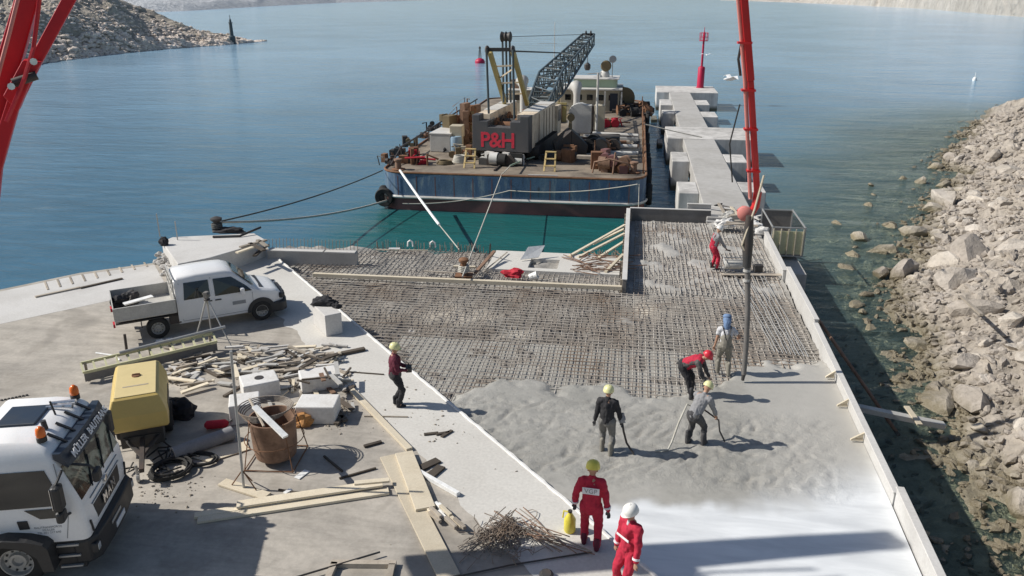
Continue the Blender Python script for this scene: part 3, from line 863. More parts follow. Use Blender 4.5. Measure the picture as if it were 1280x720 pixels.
# loose longitudinal bundle near the right wall
mb = MB()
for k in range(9):
    xk = 4.6 + k * .12; bar_line(mb, (xk + .1, 23.6 - k * .03, 1.85), (xk - .35 + k * .02, 29 + random.random() * 2.5, 1.86), .014, .04, .5, seed=k * 9.1)
tag(mb.build('rebar_bundle', MAT['galv'], smooth=60), 'bundle of long pale bars laid along the right formwork wall', 'rebar')

# finished concrete strip of the platform, with hatch
HX0, HX1, HY0, HY1 = -3.95, -2.75, 30.55, 31.75
mb = MB()
for (x0, x1, y0, y1) in ((-5.6, HX0, 30.2, 32.7), (HX1, -.25, 30.2, 32.7), (HX0, HX1, HY1, 32.7), (HX0, HX1, 30.2, HY0)):
    mb.box(((x0 + x1) / 2, (y0 + y1) / 2, 1.66), (x1 - x0, y1 - y0, .42))
pl = empty('platform_slab', (0, 0, 0), 0, 'pale finished concrete strip at the sea edge around the open hatch', 'concrete slab')
mb.build('slab_panel', MAT['apron'], pl)
mb = MB()
mb.box(((HX0 + HX1) / 2, (HY0 + HY1) / 2, 1.47), (HX1 - HX0, HY1 - HY0, .02))
mb.build('hatch_floor', MAT['form_dark'], pl)
# ================================================================ JETTY, FORMWORK, SITE
jet = empty('concrete_jetty', (5, 39.2, 0), 0, 'long pale concrete jetty with a straight walkway and staggered cross blocks', 'jetty')
def jb(name, x0, x1, y0, y1, zt, mat, zb=-2.5, bev=.05):
    mb = MB(); mb.box(((x0 + x1) / 2 - 5, (y0 + y1) / 2 - 39.2, (zt + zb) / 2), (x1 - x0, y1 - y0, zt - zb))
    return mb.build(name, mat, jet, bevel=bev)
jb('walkway_deck', 3.80, 6.15, 39.2, 94.2, 2.03, MAT['concrete_walk'], 1.35)
for (x0, x1, y0, y1) in ((2.68, 3.79, 44.4, 47.3), (2.66, 3.79, 53.6, 57.0), (2.62, 3.79, 76.9, 79.4), (2.60, 3.79, 83.2, 87.9),
                         (6.16, 7.5, 45.2, 47.7), (6.16, 7.55, 53.8, 56.6), (6.16, 7.55, 75.2, 78.6), (6.16, 7.5, 83.9, 87.8)):
    jb('side_block', x0, x1, y0, y1, 2.0, MAT['concrete_jetty'])
for (x0, x1, y0, y1) in ((2.62, 9.15, 62.5, 68.4), (2.42, 9.25, 94.3, 101.2)):
    jb('cross_block', x0, x1, y0, y1, 2.06, MAT['concrete_jetty'])
jb('foot_block', 2.1, 2.55, 69.5, 71.5, .5, MAT['concrete_jetty'])
jb('foot_block', 1.75, 2.38, 84.5, 87.5, .35, MAT['concrete_jetty'])
jb('cross_girder', 3.9, 6.1, 40, 94, 1.34, MAT['concrete_walk'], .6)
for yk in (41, 50.5, 59.5, 72.5, 81, 91): jb('pile', 4.3, 5.6, yk, yk + 1.1, .59, MAT['concrete_walk'], -3)

# beacon
bx = V((7.6, 99.6, 2.06))
bc = empty('harbour_beacon', bx, 0, 'red harbour light tower standing at the far end of the jetty', 'beacon')
mb = MB(); mb.lathe([(.46, 0), (.46, .1), (.40, .12), (.40, 2.3), (.30, 2.42), (.14, 2.46)], n=16); mb.build('tower_base', MAT['beacon_red'], bc, smooth=40)
mb = MB(); mb.lathe([(.13, 2.44), (.11, 5.4)], n=10); mb.build('tower_mast', MAT['beacon_red'], bc, smooth=40)
mb = MB(); mb.lathe([(.5, 5.3), (.5, 5.36)], n=14)
for k in range(8):
    a = k * pi / 4; mb.tube([(.48 * cos(a), .48 * sin(a), 5.3), (.5 * cos(a), .5 * sin(a), 6.2)], .025, 4)
for zz in (5.75, 6.2): mb.tube([(.5 * cos(k * pi / 8), .5 * sin(k * pi / 8), zz) for k in range(17)], .025, 4, False)
mb.build('gallery', MAT['beacon_red'], bc)
mb = MB(); mb.lathe([(.14, 5.36), (.16, 5.6), (.16, 6.1), (.05, 6.35), (.02, 6.9)], n=10); mb.build('lantern', MAT['beacon_red'], bc, smooth=40)
mb = MB()
for k in range(14): mb.bar((-.12, -.44, .3 + k * .36), (.12, -.44, .3 + k * .36), .02)
mb.build('rungs', MAT['beacon_red'], bc)

# buoys, gulls, dark post on the island
p = at(600, 79, 0)
by = empty('navigation_buoy', p, 0, 'pinkish red navigation buoy with a lattice top floating beyond the barge', 'buoy')
mb = MB(); mb.lathe([(.2, -.2), (.95, -.05), (1.0, .35), (.75, .75), (.3, .95)], n=16); mb.build('float', MAT['beacon_red'], by, smooth=50)
mb = MB()
for k in range(4):
    a = k * pi / 2 + .4; mb.tube([(.3 * cos(a), .3 * sin(a), .9), (.12 * cos(a), .12 * sin(a), 2.6)], .05, 4)
mb.build('lattice_top', MAT['steel_dark'], by)
mb = MB(); mb.lathe([(.02, 2.6), (.22, 2.72), (.22, 3.0), (.02, 3.2)], n=10); mb.build('top_mark', MAT['steel_dark'], by, smooth=40)
p = at(1218, 101, 0)
by = empty('small_white_buoy', p, 0, 'tiny white buoy floating alone off the right bank', 'buoy')
mb = MB(); mb.lathe([(.05, -.1), (.28, .0), (.32, .25), (.2, .5), (.06, .6)], n=14); mb.build('float', MAT['bright_white'], by, smooth=50)
mb = MB(); mb.tube([(0, 0, .55), (0, 0, 1.25)], .035, 6); mb.build('stem', MAT['bright_white'], by)

def gull(px, py, dist, s, rz, lab):
    g = empty('gull', onray(px, py, dist), rz, lab, 'bird')
    mb = MB(); mb.tube([(-.26 * s, 0, 0), (-.12 * s, 0, .01), (.05 * s, 0, .02), (.2 * s, 0, .03), (.27 * s, 0, .02)], [.02 * s, .06 * s, .075 * s, .045 * s, .012 * s], 8)
    mb.build('body', MAT['gull'], g, smooth=80)
    for sg in (-1, 1):
        mb = MB(); w = .62 * s * sg
        mb.slab([(.08 * s, .04 * s * sg, .03 * s), (.12 * s, .5 * w, .14 * s), (.0, w, .04 * s), (-.05 * s, .5 * w, .12 * s), (-.09 * s, .04 * s * sg, .03 * s)][::sg], .008 * s)
        mb.build('wing', MAT['gull'], g)
    return g
gull(913, 99, 34, 1.1, R(20), 'gull gliding with spread wings just left of the red boom')
gull(883, 69, 60, .8, R(95), 'small gull hovering right beside the red beacon mast')
p = at(291, 55, 0)
bp = empty('dark_beacon_post', p + V((0, 0, .8)), 0, 'dark slender beacon post near the tip of the rocky island', 'beacon')
mb = MB(); mb.lathe([(.9, -1), (.85, 1.2), (.5, 1.4), (.42, 4.6), (.6, 4.7), (.6, 4.85)], n=12); mb.build('post', MAT['lattice'], bp, smooth=40)
mb = MB(); mb.lathe([(.3, 4.85), (.3, 5.5), (.1, 5.8), (.06, 6.8)], n=10); mb.build('lantern', MAT['lattice'], bp, smooth=40)

# ---- formwork walls
def panel_wall(name, a, b, z0, z1, th, mat, lab, cat='formwork', group=None, ribs=True, side=1):
    a, b = V((a[0], a[1], 0)), V((b[0], b[1], 0)); L = (b - a).length; rz = atan2(b.y - a.y, b.x - a.x)
    e = empty(name, (a.x, a.y, z0), rz, lab, cat, group)
    mb = MB(); mb.box((L / 2, 0, (z1 - z0) / 2), (L, th, z1 - z0)); mb.build('board', mat, e, bevel=.012)
    mb = MB(); mb.box((L / 2, 0, z1 - z0 + .022), (L + .02, th + .05, .04)); mb.build('cap_strip', MAT['concrete_white'], e, bevel=.01)
    if ribs:
        mb = MB(); k = .3
        while k < L: mb.box((k, side * (th / 2 + .05), (z1 - z0) / 2 - .03), (.08, .1, z1 - z0 - .1)); k += .75
        mb.build('stud', MAT['timber_grey'], e)
    return e
gw = 'formwork panels along the right edge'
panel_wall('formwork_panel', (6.16, 30.9), (6.22, 36.4), 1.2, 2.13, .15, MAT['form_panel'], 'farthest pale formwork panel of the right edge, beside the yellow cage', group=gw, side=-1)
panel_wall('formwork_panel', (6.24, 25.4), (6.26, 30.85), 1.0, 2.28, .12, MAT['form_panel'], 'tall pale formwork panel beside the hanging hose and the long bars', group=gw, side=-1)
panel_wall('formwork_panel', (6.00, 15.7), (6.21, 25.35), .9, 2.17, .12, MAT['form_panel'], 'longest low pale formwork panel carrying the small triangular brackets', group=gw, side=-1)
panel_wall('formwork_panel', (5.78, 9.0), (6.02, 15.65), .8, 2.34, .12, MAT['form_panel'], 'nearest white formwork panel at the lower right, standing highest', group=gw, side=-1)
panel_wall('formwork_panel', (-.03, 28.42), (-.03, 39.2), 1.5, 2.28, .14, MAT['form_dark'], 'long shade-toned formwork wall between the sea platform and the barred bay', side=1)  # shade on the face away from the sun is put into the dark colour
panel_wall('formwork_panel', (.06, 39.28), (4.0, 39.35), 1.5, 2.30, .12, MAT['form_dark'], 'short dark formwork wall closing the barred bay towards the jetty', side=1)
panel_wall('formwork_panel', (2.85, 39.55), (4.0, 39.55), 1.5, 2.55, .1, MAT['concrete_cast'], 'small grey panel raised behind the end wall at the start of the jetty', ribs=False)
# long pale beam
mb = MB(); a, b = V((-12.1, 28.15, 1.97)), V((-.12, 28.42, 1.97)); mb.bar(a, b, .16, .15)
tag(mb.build('timber_beam', MAT['timber_pale'], bevel=.01), 'very long pale timber beam dividing the bars from the sea platform', 'beam')
# brackets
for k, (px, py, sc_, lb) in enumerate(((1046, 508, .9, 'small triangular timber bracket on the right formwork, farthest of the three'),
                               (1070, 551, 1.0, 'small triangular timber bracket on the right formwork, nearest of the three'),
                               (1042, 473, .8, 'small grey clamp on the right formwork just beyond the triangular brackets'))):
    p = at(px, py, 1.92); e = empty('triangular_bracket', (wall_x(p.y) - .03, p.y, 1.92), 0, lb, 'bracket')
    mb = MB(); mb.bar((0, 0, .04), (-.30 * sc_, -.02, .04), .05, .04); mb.build('foot_piece', MAT['timber_pale'], e)
    mb = MB(); mb.bar((-.28 * sc_, -.02, .05), (.02, 0, .24), .05, .035); mb.build('diagonal_piece', MAT['timber_pale'], e)
    mb = MB(); mb.slab([(0, .01, .02), (-.24 * sc_, .01, .03), (0, .01, .20)], .015); mb.build('gusset', MAT['timber_pale'], e)
# diagonal braces on the sea platform
br = ((780, 281, 2.1, 712, 320, 1.9), (782, 292, 2.0, 722, 322, 1.88), (782, 302, 1.95, 748, 322, 1.9), (783, 318, 2.05, 757, 340, 1.9), (781, 286, 1.9, 741, 305, 1.7))
for k, (x0, y0, z0, x1, y1, z1) in enumerate(br):
    a = at(x0, y0, z0 + .1); a.x = -.15; b = at(x1, y1, z1)
    mb = MB(); mb.bar(a, b, .12, .07)
    tag(mb.build('timber_brace', MAT['timber_pale'], bevel=.006), ('pale diagonal timber brace leaning on the dark formwork wall, %s' % ('topmost and longest', 'second from the top', 'middle one, short', 'nearest one by the beam', 'thin one just under the longest')[k]), 'timber brace', 'braces of the dark formwork wall')
# rods and scraps between braces
mb = MB(); rnd = random.Random(4)
for k in range(40):
    p = at(rnd.uniform(712, 778), rnd.uniform(318, 340), 1.93); a = rnd.gauss(0, .6) + (pi / 2 if rnd.random() < .3 else 0); L = rnd.uniform(.5, 1.6)
    mb.bar(p, p + V((L * cos(a), L * sin(a) * .6, rnd.uniform(-.02, .04))), .03)
tag(mb.build('timber_scraps', MAT['rust_pale']), 'litter of reddish sticks and bars under the diagonal braces', 'scrap', kind='stuff')

# hatch lid, red jacket, helmet, kit on platform
a, b, c, d = at(650, 325, 1.92), at(673, 322, 1.95), at(681, 307, 2.35), at(660, 309, 2.35)
mb = MB(); mb.slab([a, b, c, d], .05); tag(mb.build('hatch_board', MAT['bright_white']), 'white board tilted up beside the open hatch of the platform', 'board')
def lump(name, mat, p, sz, lab, cat, seed=1, n=3, parent=None, rough=.5, sub=3):
    bm = bmesh.new(); bmesh.ops.create_icosphere(bm, subdivisions=sub, radius=1)
    for v in bm.verts:
        k = 1 + rough * noise.noise(v.co * 1.6 + V((seed * 7.3, 0, 0))) + rough * .5 * noise.noise(v.co * 4 + V((0, seed * 3.1, 0)))
        v.co = V((v.co.x * sz[0] * k, v.co.y * sz[1] * k, max(-.02, v.co.z * sz[2] * k + sz[2] * .35)))
    me = bpy.data.meshes.new(name); bm.to_mesh(me); bm.free(); me.materials.append(mat)
    o = bpy.data.objects.new(name, me); col.objects.link(o); o.location = p
    if parent: o.parent = parent
    if lab: tag(o, lab, cat)
    return o
lump('red_jacket', MAT['red_rag'], at(641, 345, 1.86), (.42, .22, .2), 'crumpled red jacket lying on the bars left of the white bucket', 'jacket', 3)
e = empty('small_bucket', at(665, 350, 1.84), 0, 'small pale bucket tipped on the bars right of the red jacket', 'bucket')
mb = MB(); mb.lathe([(.13, 0), (.17, .32), (.155, .32), (.12, .03)], n=14, cap=False, M=Matrix.Rotation(R(70), 4, 'Y') @ Matrix.Translation((0, 0, -.1)))
o = mb.build('pail', MAT['helmet_white'], e, smooth=40); o.location = (0, 0, .14)
mb = MB(); mb.tube([(.0, -.15, .2), (.1, 0, .34), (.0, .15, .2)], .012, 5); mb.build('handle', MAT['steel_dark'], e)

# precast wall block at left of the sea platform
p0, p1 = at(338, 310, 2.35), at(448, 313, 2.35)
e = empty('precast_wall_block', (p0.x, p0.y - .2, 1.5), atan2(p1.y - p0.y, p1.x - p0.x), 'long grey precast wall block with a white top at the seaward left of the bars', 'concrete block')
L = (p1 - p0).length
mb = MB(); mb.box((L / 2, 0, .4), (L, .35, .86)); mb.build('block_body', MAT['concrete_cast'], e, bevel=.02)
mb = MB(); mb.box((L * .32, 0, .85), (L * .62, .4, .05)); mb.build('cap_slab', MAT['concrete_white'], e)
mb = MB(); mb.box((L * .82, 0, .85), (L * .34, .4, .05)); mb.build('cap_slab', MAT['concrete_white'], e)
mb = MB()
for k in range(26): mb.tube([(k * L / 25, .12, .86), (k * L / 25 + .02, .14, 1.25 + .1 * random.random())], .012, 4)
mb.build('starter_bars', MAT['rebar_steel'], e)
p = at(378, 322, 1.95); mb = MB(); mb.box((0, 0, 0), (2.0, .55, .16), R(-4)); tag(mb.build('precast_slab', MAT['concrete_white'], loc=p, bevel=.02), 'small flat pale slab lying in front of the long precast wall block', 'slab')

# mooring post frame on platform + short timbers
p = at(580, 345, 1.85)
e = empty('quay_bollard', p, R(8), 'rusty mooring bollard on the bars where the barge ropes meet', 'bollard')
mb = MB(); mb.lathe([(.16, 0), (.13, .1), (.12, .55), (.2, .62), (.2, .7), (.1, .76)], n=12); mb.build('post', MAT['rust'], e, smooth=40)
mb = MB(); mb.box((0, 0, .03), (.7, .5, .06)); mb.build('base_plate', MAT['rust'], e)
mb = MB()
for z_ in (.2, .27, .34, .41): mb.tube([(.19 * cos(k * pi / 6), .19 * sin(k * pi / 6), z_ + .01 * (k % 3)) for k in range(13)], .035, 6, False)
mb.build('rope_turns', MAT['rope_pale'], e)
for (x0, y0, x1, y1, z0, z1, w, mt, lb) in ((530, 339, 568, 341, 1.95, 1.95, .08, 'timber_grey', 'thin dark lath lying left of the rope bollard'),
      (567, 333, 596, 334, 2.0, 2.0, .14, 'timber_pale', 'short pale plank lying behind the rope bollard'),
      (594, 341, 618, 314, 1.98, 2.3, .13, 'rust_pale', 'reddish plank propped up between rope bollard and sea'),
      (592, 350, 634, 315, 1.95, 1.95, .05, 'timber_grey', 'long thin batten slanting right of the rope bollard'),
      (612, 318, 613, 305, 1.95, 2.6, .06, 'steel_dark', 'dark upright stake at the sea edge of the platform'),
      (486, 311, 500, 311, 1.95, 1.95, .12, 'bright_white', 'white plank end at the left of the platform edge'),
      (470, 312, 535, 313, 1.92, 1.92, .06, 'timber_pale', 'thin pale edge board along the platform sea edge')):
    a, b = at(x0, y0, z0), at(x1, y1, z1)
    mb = MB(); mb.bar(a, b, w, w * .5); tag(mb.build('timber_piece', MAT[mt]), lb, 'timber')
for (px, py, lb) in ((513, 308, 'small white lifting anchor at the left of the platform sea edge'), (541, 309, 'small white lifting anchor at the right end of the white rope')):
    mb = MB(); p = at(px, py, 1.9); mb.tube([(-.12, 0, 0), (-.1, 0, .2), (0, 0, .28), (.1, 0, .2), (.12, 0, 0)], .04, 6)
    tag(mb.build('lifting_anchor', MAT['bright_white'], loc=p), lb, 'anchor')
rnd = random.Random(8)
for k in range(80):
    x = rnd.uniform(-11, -6) if k < 60 else rnd.uniform(-1.5, -.3); y = 32.55 + rnd.random() * .12
    mb = MB(); mb.tube([(x, y, 1.7), (x + rnd.gauss(0, .02), y, 2.0 + rnd.random() * .18)], .012, 4)
    tag(mb.build('starter_bar', MAT['rebar_steel']), 'short upright starter bar in the row along the platform sea edge', 'rebar', 'starter bars along the platform edge')

# yellow cage outside the right formwork
p = at(975, 312, 1.6)
e = empty('site_cage', (7.0, 37.2, 1.3), 0, 'yellowish steel working cage hung outside the right formwork by the jetty', 'cage')
mb = MB()
for x in (-.65, .75):
    for y in (-1.6, 1.6): mb.bar((x, y, 0), (x, y, 1.35), .06)
for z in (.0, 1.3):
    mb.bar((-.65, -1.6, z), (.75, -1.6, z), .05); mb.bar((-.65, 1.6, z), (.75, 1.6, z), .05); mb.bar((.75, -1.6, z), (.75, 1.6, z), .05); mb.bar((-.65, -1.6, z), (-.65, 1.6, z), .05)
mb.build('frame', MAT['galv'], e)
mb = MB(); mb.box((.05, -1.62, .62), (1.36, .03, 1.05)); mb.build('yellow_guard', MAT['ladder_yellow'], e)
mb = MB(); mb.box((.05, 1.62, .68), (1.36, .03, 1.15)); mb.build('grey_guard', MAT['form_dark'], e)
mb = MB()
for k in range(5): mb.bar((-.6 + k * .32, -1.66, .05), (-.6 + k * .32, -1.66, 1.25), .04)
mb.build('guard_stiffener', MAT['timber_pale'], e)
mb = MB(); mb.box((.05, 0, .03), (1.38, 3.1, .05)); mb.build('floor_plate', MAT['timber_grey'], e)
mb = MB(); mb.box((0, 0, 0), (1.3, 2.6, 3.6)); tag(mb.build('pier_column', MAT['concrete_cast'], loc=(6.98, 35.0, -.7), bevel=.04), 'square grey concrete column beneath the yellow working cage', 'column')

# debris heap at the head of the pier
rnd = random.Random(14)
for k in range(13):
    p = at(rnd.uniform(898, 955), rnd.uniform(258, 285), 2.05 + rnd.random() * .25); a = rnd.uniform(-.5, .6) + (pi / 2) * (rnd.random() < .25); L = rnd.uniform(.7, 1.7)
    mb = MB(); mb.bar(p - V((cos(a), sin(a), 0)) * L / 2, p + V((cos(a) * L / 2, sin(a) * L / 2, rnd.uniform(0, .15))), .13, .05)
    tag(mb.build('loose_board', MAT[rnd.choice(['timber_pale', 'timber_grey', 'concrete_white'])]), 'short loose board in the heap at the foot of the jetty', 'board', 'loose boards at the foot of the jetty')
for k, (px, py, s_, mt, lb) in enumerate(((905, 283, .45, 'foam_white', 'pale crumpled sack at the left of the heap by the hose'), (942, 285, .35, 'foam_white', 'pale crumpled sheet beneath the boom tip'),
                                    (952, 292, .3, 'foam_white', 'small pale sack on top of the right formwork'), (912, 272, .35, 'bed_grey', 'grey bag behind the left pale sack'))):
    lump('cement_sack', MAT[mt], at(px, py, 2.0), (s_, s_ * .6, .25), lb, 'sack', k + 5)
mb = MB(); a = at(898, 256, 2.1); b = at(918, 260, 2.1); mb.tube([a, b], .03, 5); mb.tube([a - V((.2, .2, 0)), a + V((.2, .25, 0))], .05, 5)
tag(mb.build('rake', MAT['steel_dark']), 'rake lying on the jetty walkway near its foot', 'rake')
# vibrating screed near the red-trousered worker
e = empty('vibrator_motor', at(916, 340, 1.85), R(5), 'small vibrator motor with round guard standing on the bars', 'motor')
mb = MB(); mb.lathe([(.17, -.35), (.2, -.3), (.2, .25), (.15, .35)], n=14, M=Matrix.Rotation(R(90), 4, 'Y')); o = mb.build('motor_body', MAT['bed_grey'], e, smooth=40); o.location = (0, 0, .32)
mb = MB()
for s_ in (-.42, .42): mb.tube([(s_, .3 * cos(k * pi / 8), .32 + .3 * sin(k * pi / 8)) for k in range(17)], .02, 5, False)
for s_ in (-.28, .28): mb.bar((-.42, s_, .05), (.42, s_, .05), .03); mb.bar((-.42, s_ * .6, .55), (.42, s_ * .6, .55), .03)
mb.build('guard_frame', MAT['galv'], e)
mb = MB(); mb.bar((-.5, -.35, .02), (1.9, -.3, .02), .25, .03); mb.build('plank', MAT['timber_grey'], e)
e = empty('power_box', at(947, 340, 1.86), R(10), 'small dark power unit with handle on the bars beside the hose', 'machine')
mb = MB(); mb.box((0, 0, .17), (.34, .26, .3)); mb.build('housing', MAT['steel_dark'], e, bevel=.03)
mb = MB(); mb.tube([(-.17, 0, .3), (-.17, 0, .52), (.17, 0, .52), (.17, 0, .3)], .02, 5); mb.build('handle', MAT['galv'], e)
# prop and beams at the bank
def beam(name, a, b, w, h, mat, lab, cat, bev=.008):
    mb = MB(); mb.bar(a, b, w, h); return tag(mb.build(name, MAT[mat], bevel=bev), lab, cat)
pa = at(1013, 392, 2.15); pa.x = 6.36
pb = V((8.3, 22.4, -.1))
mb = MB(); mb.tube([pa, pb], .055, 8); tag(mb.build('steel_prop', MAT['rust_pale']), 'thin reddish steel prop slanting from the right formwork down to the water', 'prop')
a = V((6.2, 22.1, 1.0)); b = at(1180, 532, .45)
beam('long_timber_beam', a, b, .24, .16, 'bed_grey', 'long timber beam running from the right formwork across to the shore rocks', 'beam')
a = at(1133, 508, .75); b = at(1150, 531, .72); beam('short_plank', a, b, .16, .05, 'timber_pale', 'short pale plank lying across the long beam at the shore', 'plank')

# ---- red booms of the concrete pump
bm1 = empty('pump_boom', onray(945, 262, 22.2), 0, 'slender red end section of the pump boom carrying the hanging hose', 'boom')
o0 = bm1.location.copy()
tip = V((0, 0, 0)); up_ = onray(921, -110, 20.6) - o0; mid = onray(938, 100, 21.4) - o0
mb = MB(); mb.bar(tip + V((0, 0, .35)), mid, .15, .2, up=(0, 1, 0)); mb.bar(mid, up_, .18, .24, up=(0, 1, 0)); mb.build('boom_section', MAT['boom_orange'], bm1, bevel=.02)
off = V((-.135, -.03, 0))
mb = MB(); mb.tube([tip + off + V((-.05, 0, .3)), mid + off, up_ + off], .05, 8); mb.build('delivery_pipe', MAT['boom_pink'], bm1, smooth=60)
mb = MB()
for t in (.12, .3, .46, .62, .8, .95):
    q = (tip + V((0, 0, .35))).lerp(up_, t); q2 = tip.lerp(mid, t * 1.9) if t < .5 else mid.lerp(up_, (t - .5) * 2)
    q = (tip + V((0, 0, .35))).lerp(mid, min(1, t / .5)) if t < .5 else mid.lerp(up_, (t - .5) / .5)
    mb.box(q + off * .5, (.34, .28, .05))
mb.build('pipe_clamp', MAT['boom_orange'], bm1)
mb = MB(); mb.tube([tip + V((0, 0, .5)), tip + V((-.02, 0, .1)), tip + V((-.12, 0, -.12)), tip + V((-.3, 0, -.12)), tip + V((-.42, 0, .02))], .11, 10)
mb.build('end_elbow', MAT['boom_orange'], bm1, smooth=60)
mb = MB(); mb.lathe([(.17, -.06), (.2, 0), (.2, .16), (.12, .22)], n=12, M=Matrix.Rotation(R(90), 4, 'X')); o = mb.build('hinge_drum', MAT['boom_pink'], bm1, smooth=40); o.location = (-.3, 0, -.1)
mb = MB(); mb.tube([mid + V((-.30, 0, .9)), mid + V((-.34, 0, .5)), mid + V((-.25, 0, .1))], .035, 6); mb.tube([mid + V((-.2, 0, -.6)), mid + V((-.36, 0, -1.6)), mid + V((-.2, 0, -2.6))], .02, 6)
mb.build('hydraulic_line', MAT['rubber'], bm1)
# end hose
ht = onray(935, 292, 21.75); hb = at(929, 475, 1.96)
eh = empty('end_hose', hb, 0, 'grey end hose hanging from the red boom down into the fresh concrete', 'hose')
A = ht - hb; pts = [A, A.lerp(V((0, 0, 0)), .25) + V((.02, 0, 0)), A.lerp(V((0, 0, 0)), .5) + V((.06, 0, 0)), A.lerp(V((0, 0, 0)), .75) + V((.05, 0, 0)), V((0, 0, .18))]
mb = MB(); mb.tube(pts, [.085, .08, .075, .075, .07], 12); mb.build('rubber_hose', MAT['hose_grey'], eh, smooth=60)
mb = MB(); mb.tube([A + V((0, 0, .5)), A.lerp(V((0, 0, 0)), .05), A.lerp(V((0, 0, 0)), .22)], [.10, .15, .11], 12); mb.build('upper_sleeve', MAT['steel_dark'], eh, smooth=60)
mb = MB(); mb.tube([A.lerp(V((0, 0, 0)), .235), A.lerp(V((0, 0, 0)), .25)], .10, 12); mb.tube([A.lerp(V((0, 0, 0)), .30), A.lerp(V((0, 0, 0)), .315)], .10, 12); mb.build('coupling', MAT['bed_grey'], eh, smooth=40)
mb = MB(); mb.tube([V((0, 0, .25)), V((-.02, -.02, .0))], [.06, .045], 10); mb.build('hose_tip', MAT['steel_dark'], eh, smooth=60)
mb = MB(); mb.tube([A + V((.25, 0, 1.6)), A + V((.1, -.05, .7)), A + V((-.05, -.1, .1)), A + V((-.14, -.1, -.3)), A + V((-.02, -.1, -.5))], .03, 6); mb.build('orange_line', MAT['timber_pale'], eh)

# large boom at upper left
bm2 = empty('pump_boom', onray(35, 95, 16), 0, 'massive red folded pump boom crossing the upper left corner', 'boom')
o0 = bm2.location.copy()
def ry(px, py, d=16.0): return onray(px, py, d) - o0
def flat_box(mb, pts_l, pts_r, th=.45):
    """plate box between a left and a right outline, extruded away from the viewer"""
    n = len(pts_l); vs = []
    for a, b in zip(pts_l, pts_r):
        s = V((0.55, -.83, 0)) * th / 2
        vs += [a + s, b + s, b - s, a - s]
    fs = [(3, 2, 1, 0), tuple(4 * (n - 1) + k for k in range(4))]
    for i in range(n - 1):
        for k in range(4): fs.append((4 * i + k, 4 * i + (k + 1) % 4, 4 * i + 4 + (k + 1) % 4, 4 * i + 4 + k))
    mb.add(vs, fs)
mb = MB(); flat_box(mb, [ry(-75, 300), ry(-38, 190), ry(-10, 100), ry(18, 5), ry(45, -90), ry(75, -190)], [ry(-40, 315), ry(-2, 200), ry(22, 100), ry(50, 0), ry(76, -85), ry(102, -180)], .55)
mb.build('main_section', MAT['boom_red'], bm2, bevel=.03)
mb = MB(); flat_box(mb, [ry(-22, 300, 15.5), ry(-14, 200, 15.5), ry(12, 118, 15.5), ry(38, 72, 15.5), ry(80, -6, 15.5), ry(130, -100, 15.5)], [ry(-6, 300, 15.5), ry(3, 212, 15.5), ry(24, 136, 15.5), ry(50, 84, 15.5), ry(99, -6, 15.5), ry(148, -100, 15.5)], .3)
mb.build('folded_arm', MAT['boom_red'], bm2, bevel=.02)
mb = MB(); flat_box(mb, [ry(6, 118, 15.4), ry(18, 96, 15.4), ry(30, 74, 15.4)], [ry(24, 138, 15.4), ry(40, 100, 15.4), ry(54, 76, 15.4)], .5)
mb.build('hinge_plate', MAT['boom_red'], bm2, bevel=.02)
mb = MB(); mb.tube([ry(16, 104, 15.1), ry(46, 94, 15.1)], .07, 8); mb.build('hinge_pin', MAT['steel_dark'], bm2, smooth=60)
mb = MB(); mb.tube([ry(8, 152, 15), ry(30, 100, 15), ry(42, 60, 15.2), ry(47, 20, 15.2), ry(56, -60, 15.2)], .035, 6); mb.build('hydraulic_line', MAT['boom_red'], bm2)
mb = MB(); mb.tube([ry(-4, 100, 15.0), ry(12, 40, 15.0), ry(22, 0, 15.0), ry(48, -90, 15.0)], .03, 6); mb.build('edge_pipe', MAT['boom_pink'], bm2)
mb = MB()
for q in ((42, 77), (14, 108)): mb.tube([ry(q[0], q[1], 15.05), ry(q[0], q[1], 14.95)], .055, 8)
mb.build('bolt', MAT['chrome'], bm2)
# ================================================================ VEHICLES AND PLANT
def wheel(parent, x, y, r, w, side, rimmat=MAT['galv'], nuts=True, name='wheel'):
    """side -1: outer face towards -y"""
    o = empty(name, (x, y, r)); o.parent = parent
    Mr = Matrix.Rotation(R(90) * (1 if side < 0 else -1), 4, 'X')
    mb = MB(); mb.lathe([(r * .60, -w / 2), (r * .93, -w / 2), (r, -w * .36), (r, w * .36), (r * .93, w / 2), (r * .60, w / 2), (r * .56, w * .3), (r * .56, -w * .3), (r * .60, -w / 2)], n=32, M=Mr, cap=False)
    mb.build('tyre', MAT['rubber'], o, smooth=35)
    mb = MB(); mb.lathe([(.001, w * .12), (r * .16, w * .14), (r * .2, w * .30), (r * .30, w * .30), (r * .34, w * .12), (r * .50, w * .16), (r * .55, w * .42), (r * .61, w * .44)], n=28, M=Mr, cap=False)
    mb.build('rim', rimmat, o, smooth=35)
    if nuts:
        mb = MB()
        for k in range(10):
            a = k * pi / 5; p = Mr @ V((r * .43 * cos(a), r * .43 * sin(a), w * .155)); q = Mr @ V((r * .43 * cos(a), r * .43 * sin(a), w * .2))
            mb.tube([p, q], r * .045, 8)
        mb.build('rim_holes', MAT['black_plastic'], o)
    return o

def loft_body(prof, wf, mb, xform=None):
    """closed side profile [(x,z)], half width wf(z, x): skin both sides and the band between"""
    n = len(prof); vs = []
    for sg in (-1, 1):
        for x, z in prof: vs.append((x, sg * wf(z, x), z))
    fs = [tuple(range(n)), tuple(range(2 * n - 1, n - 1, -1))]
    for i in range(n):
        j = (i + 1) % n; fs.append((j, i, n + i, n + j))
    mb.add(vs, fs)

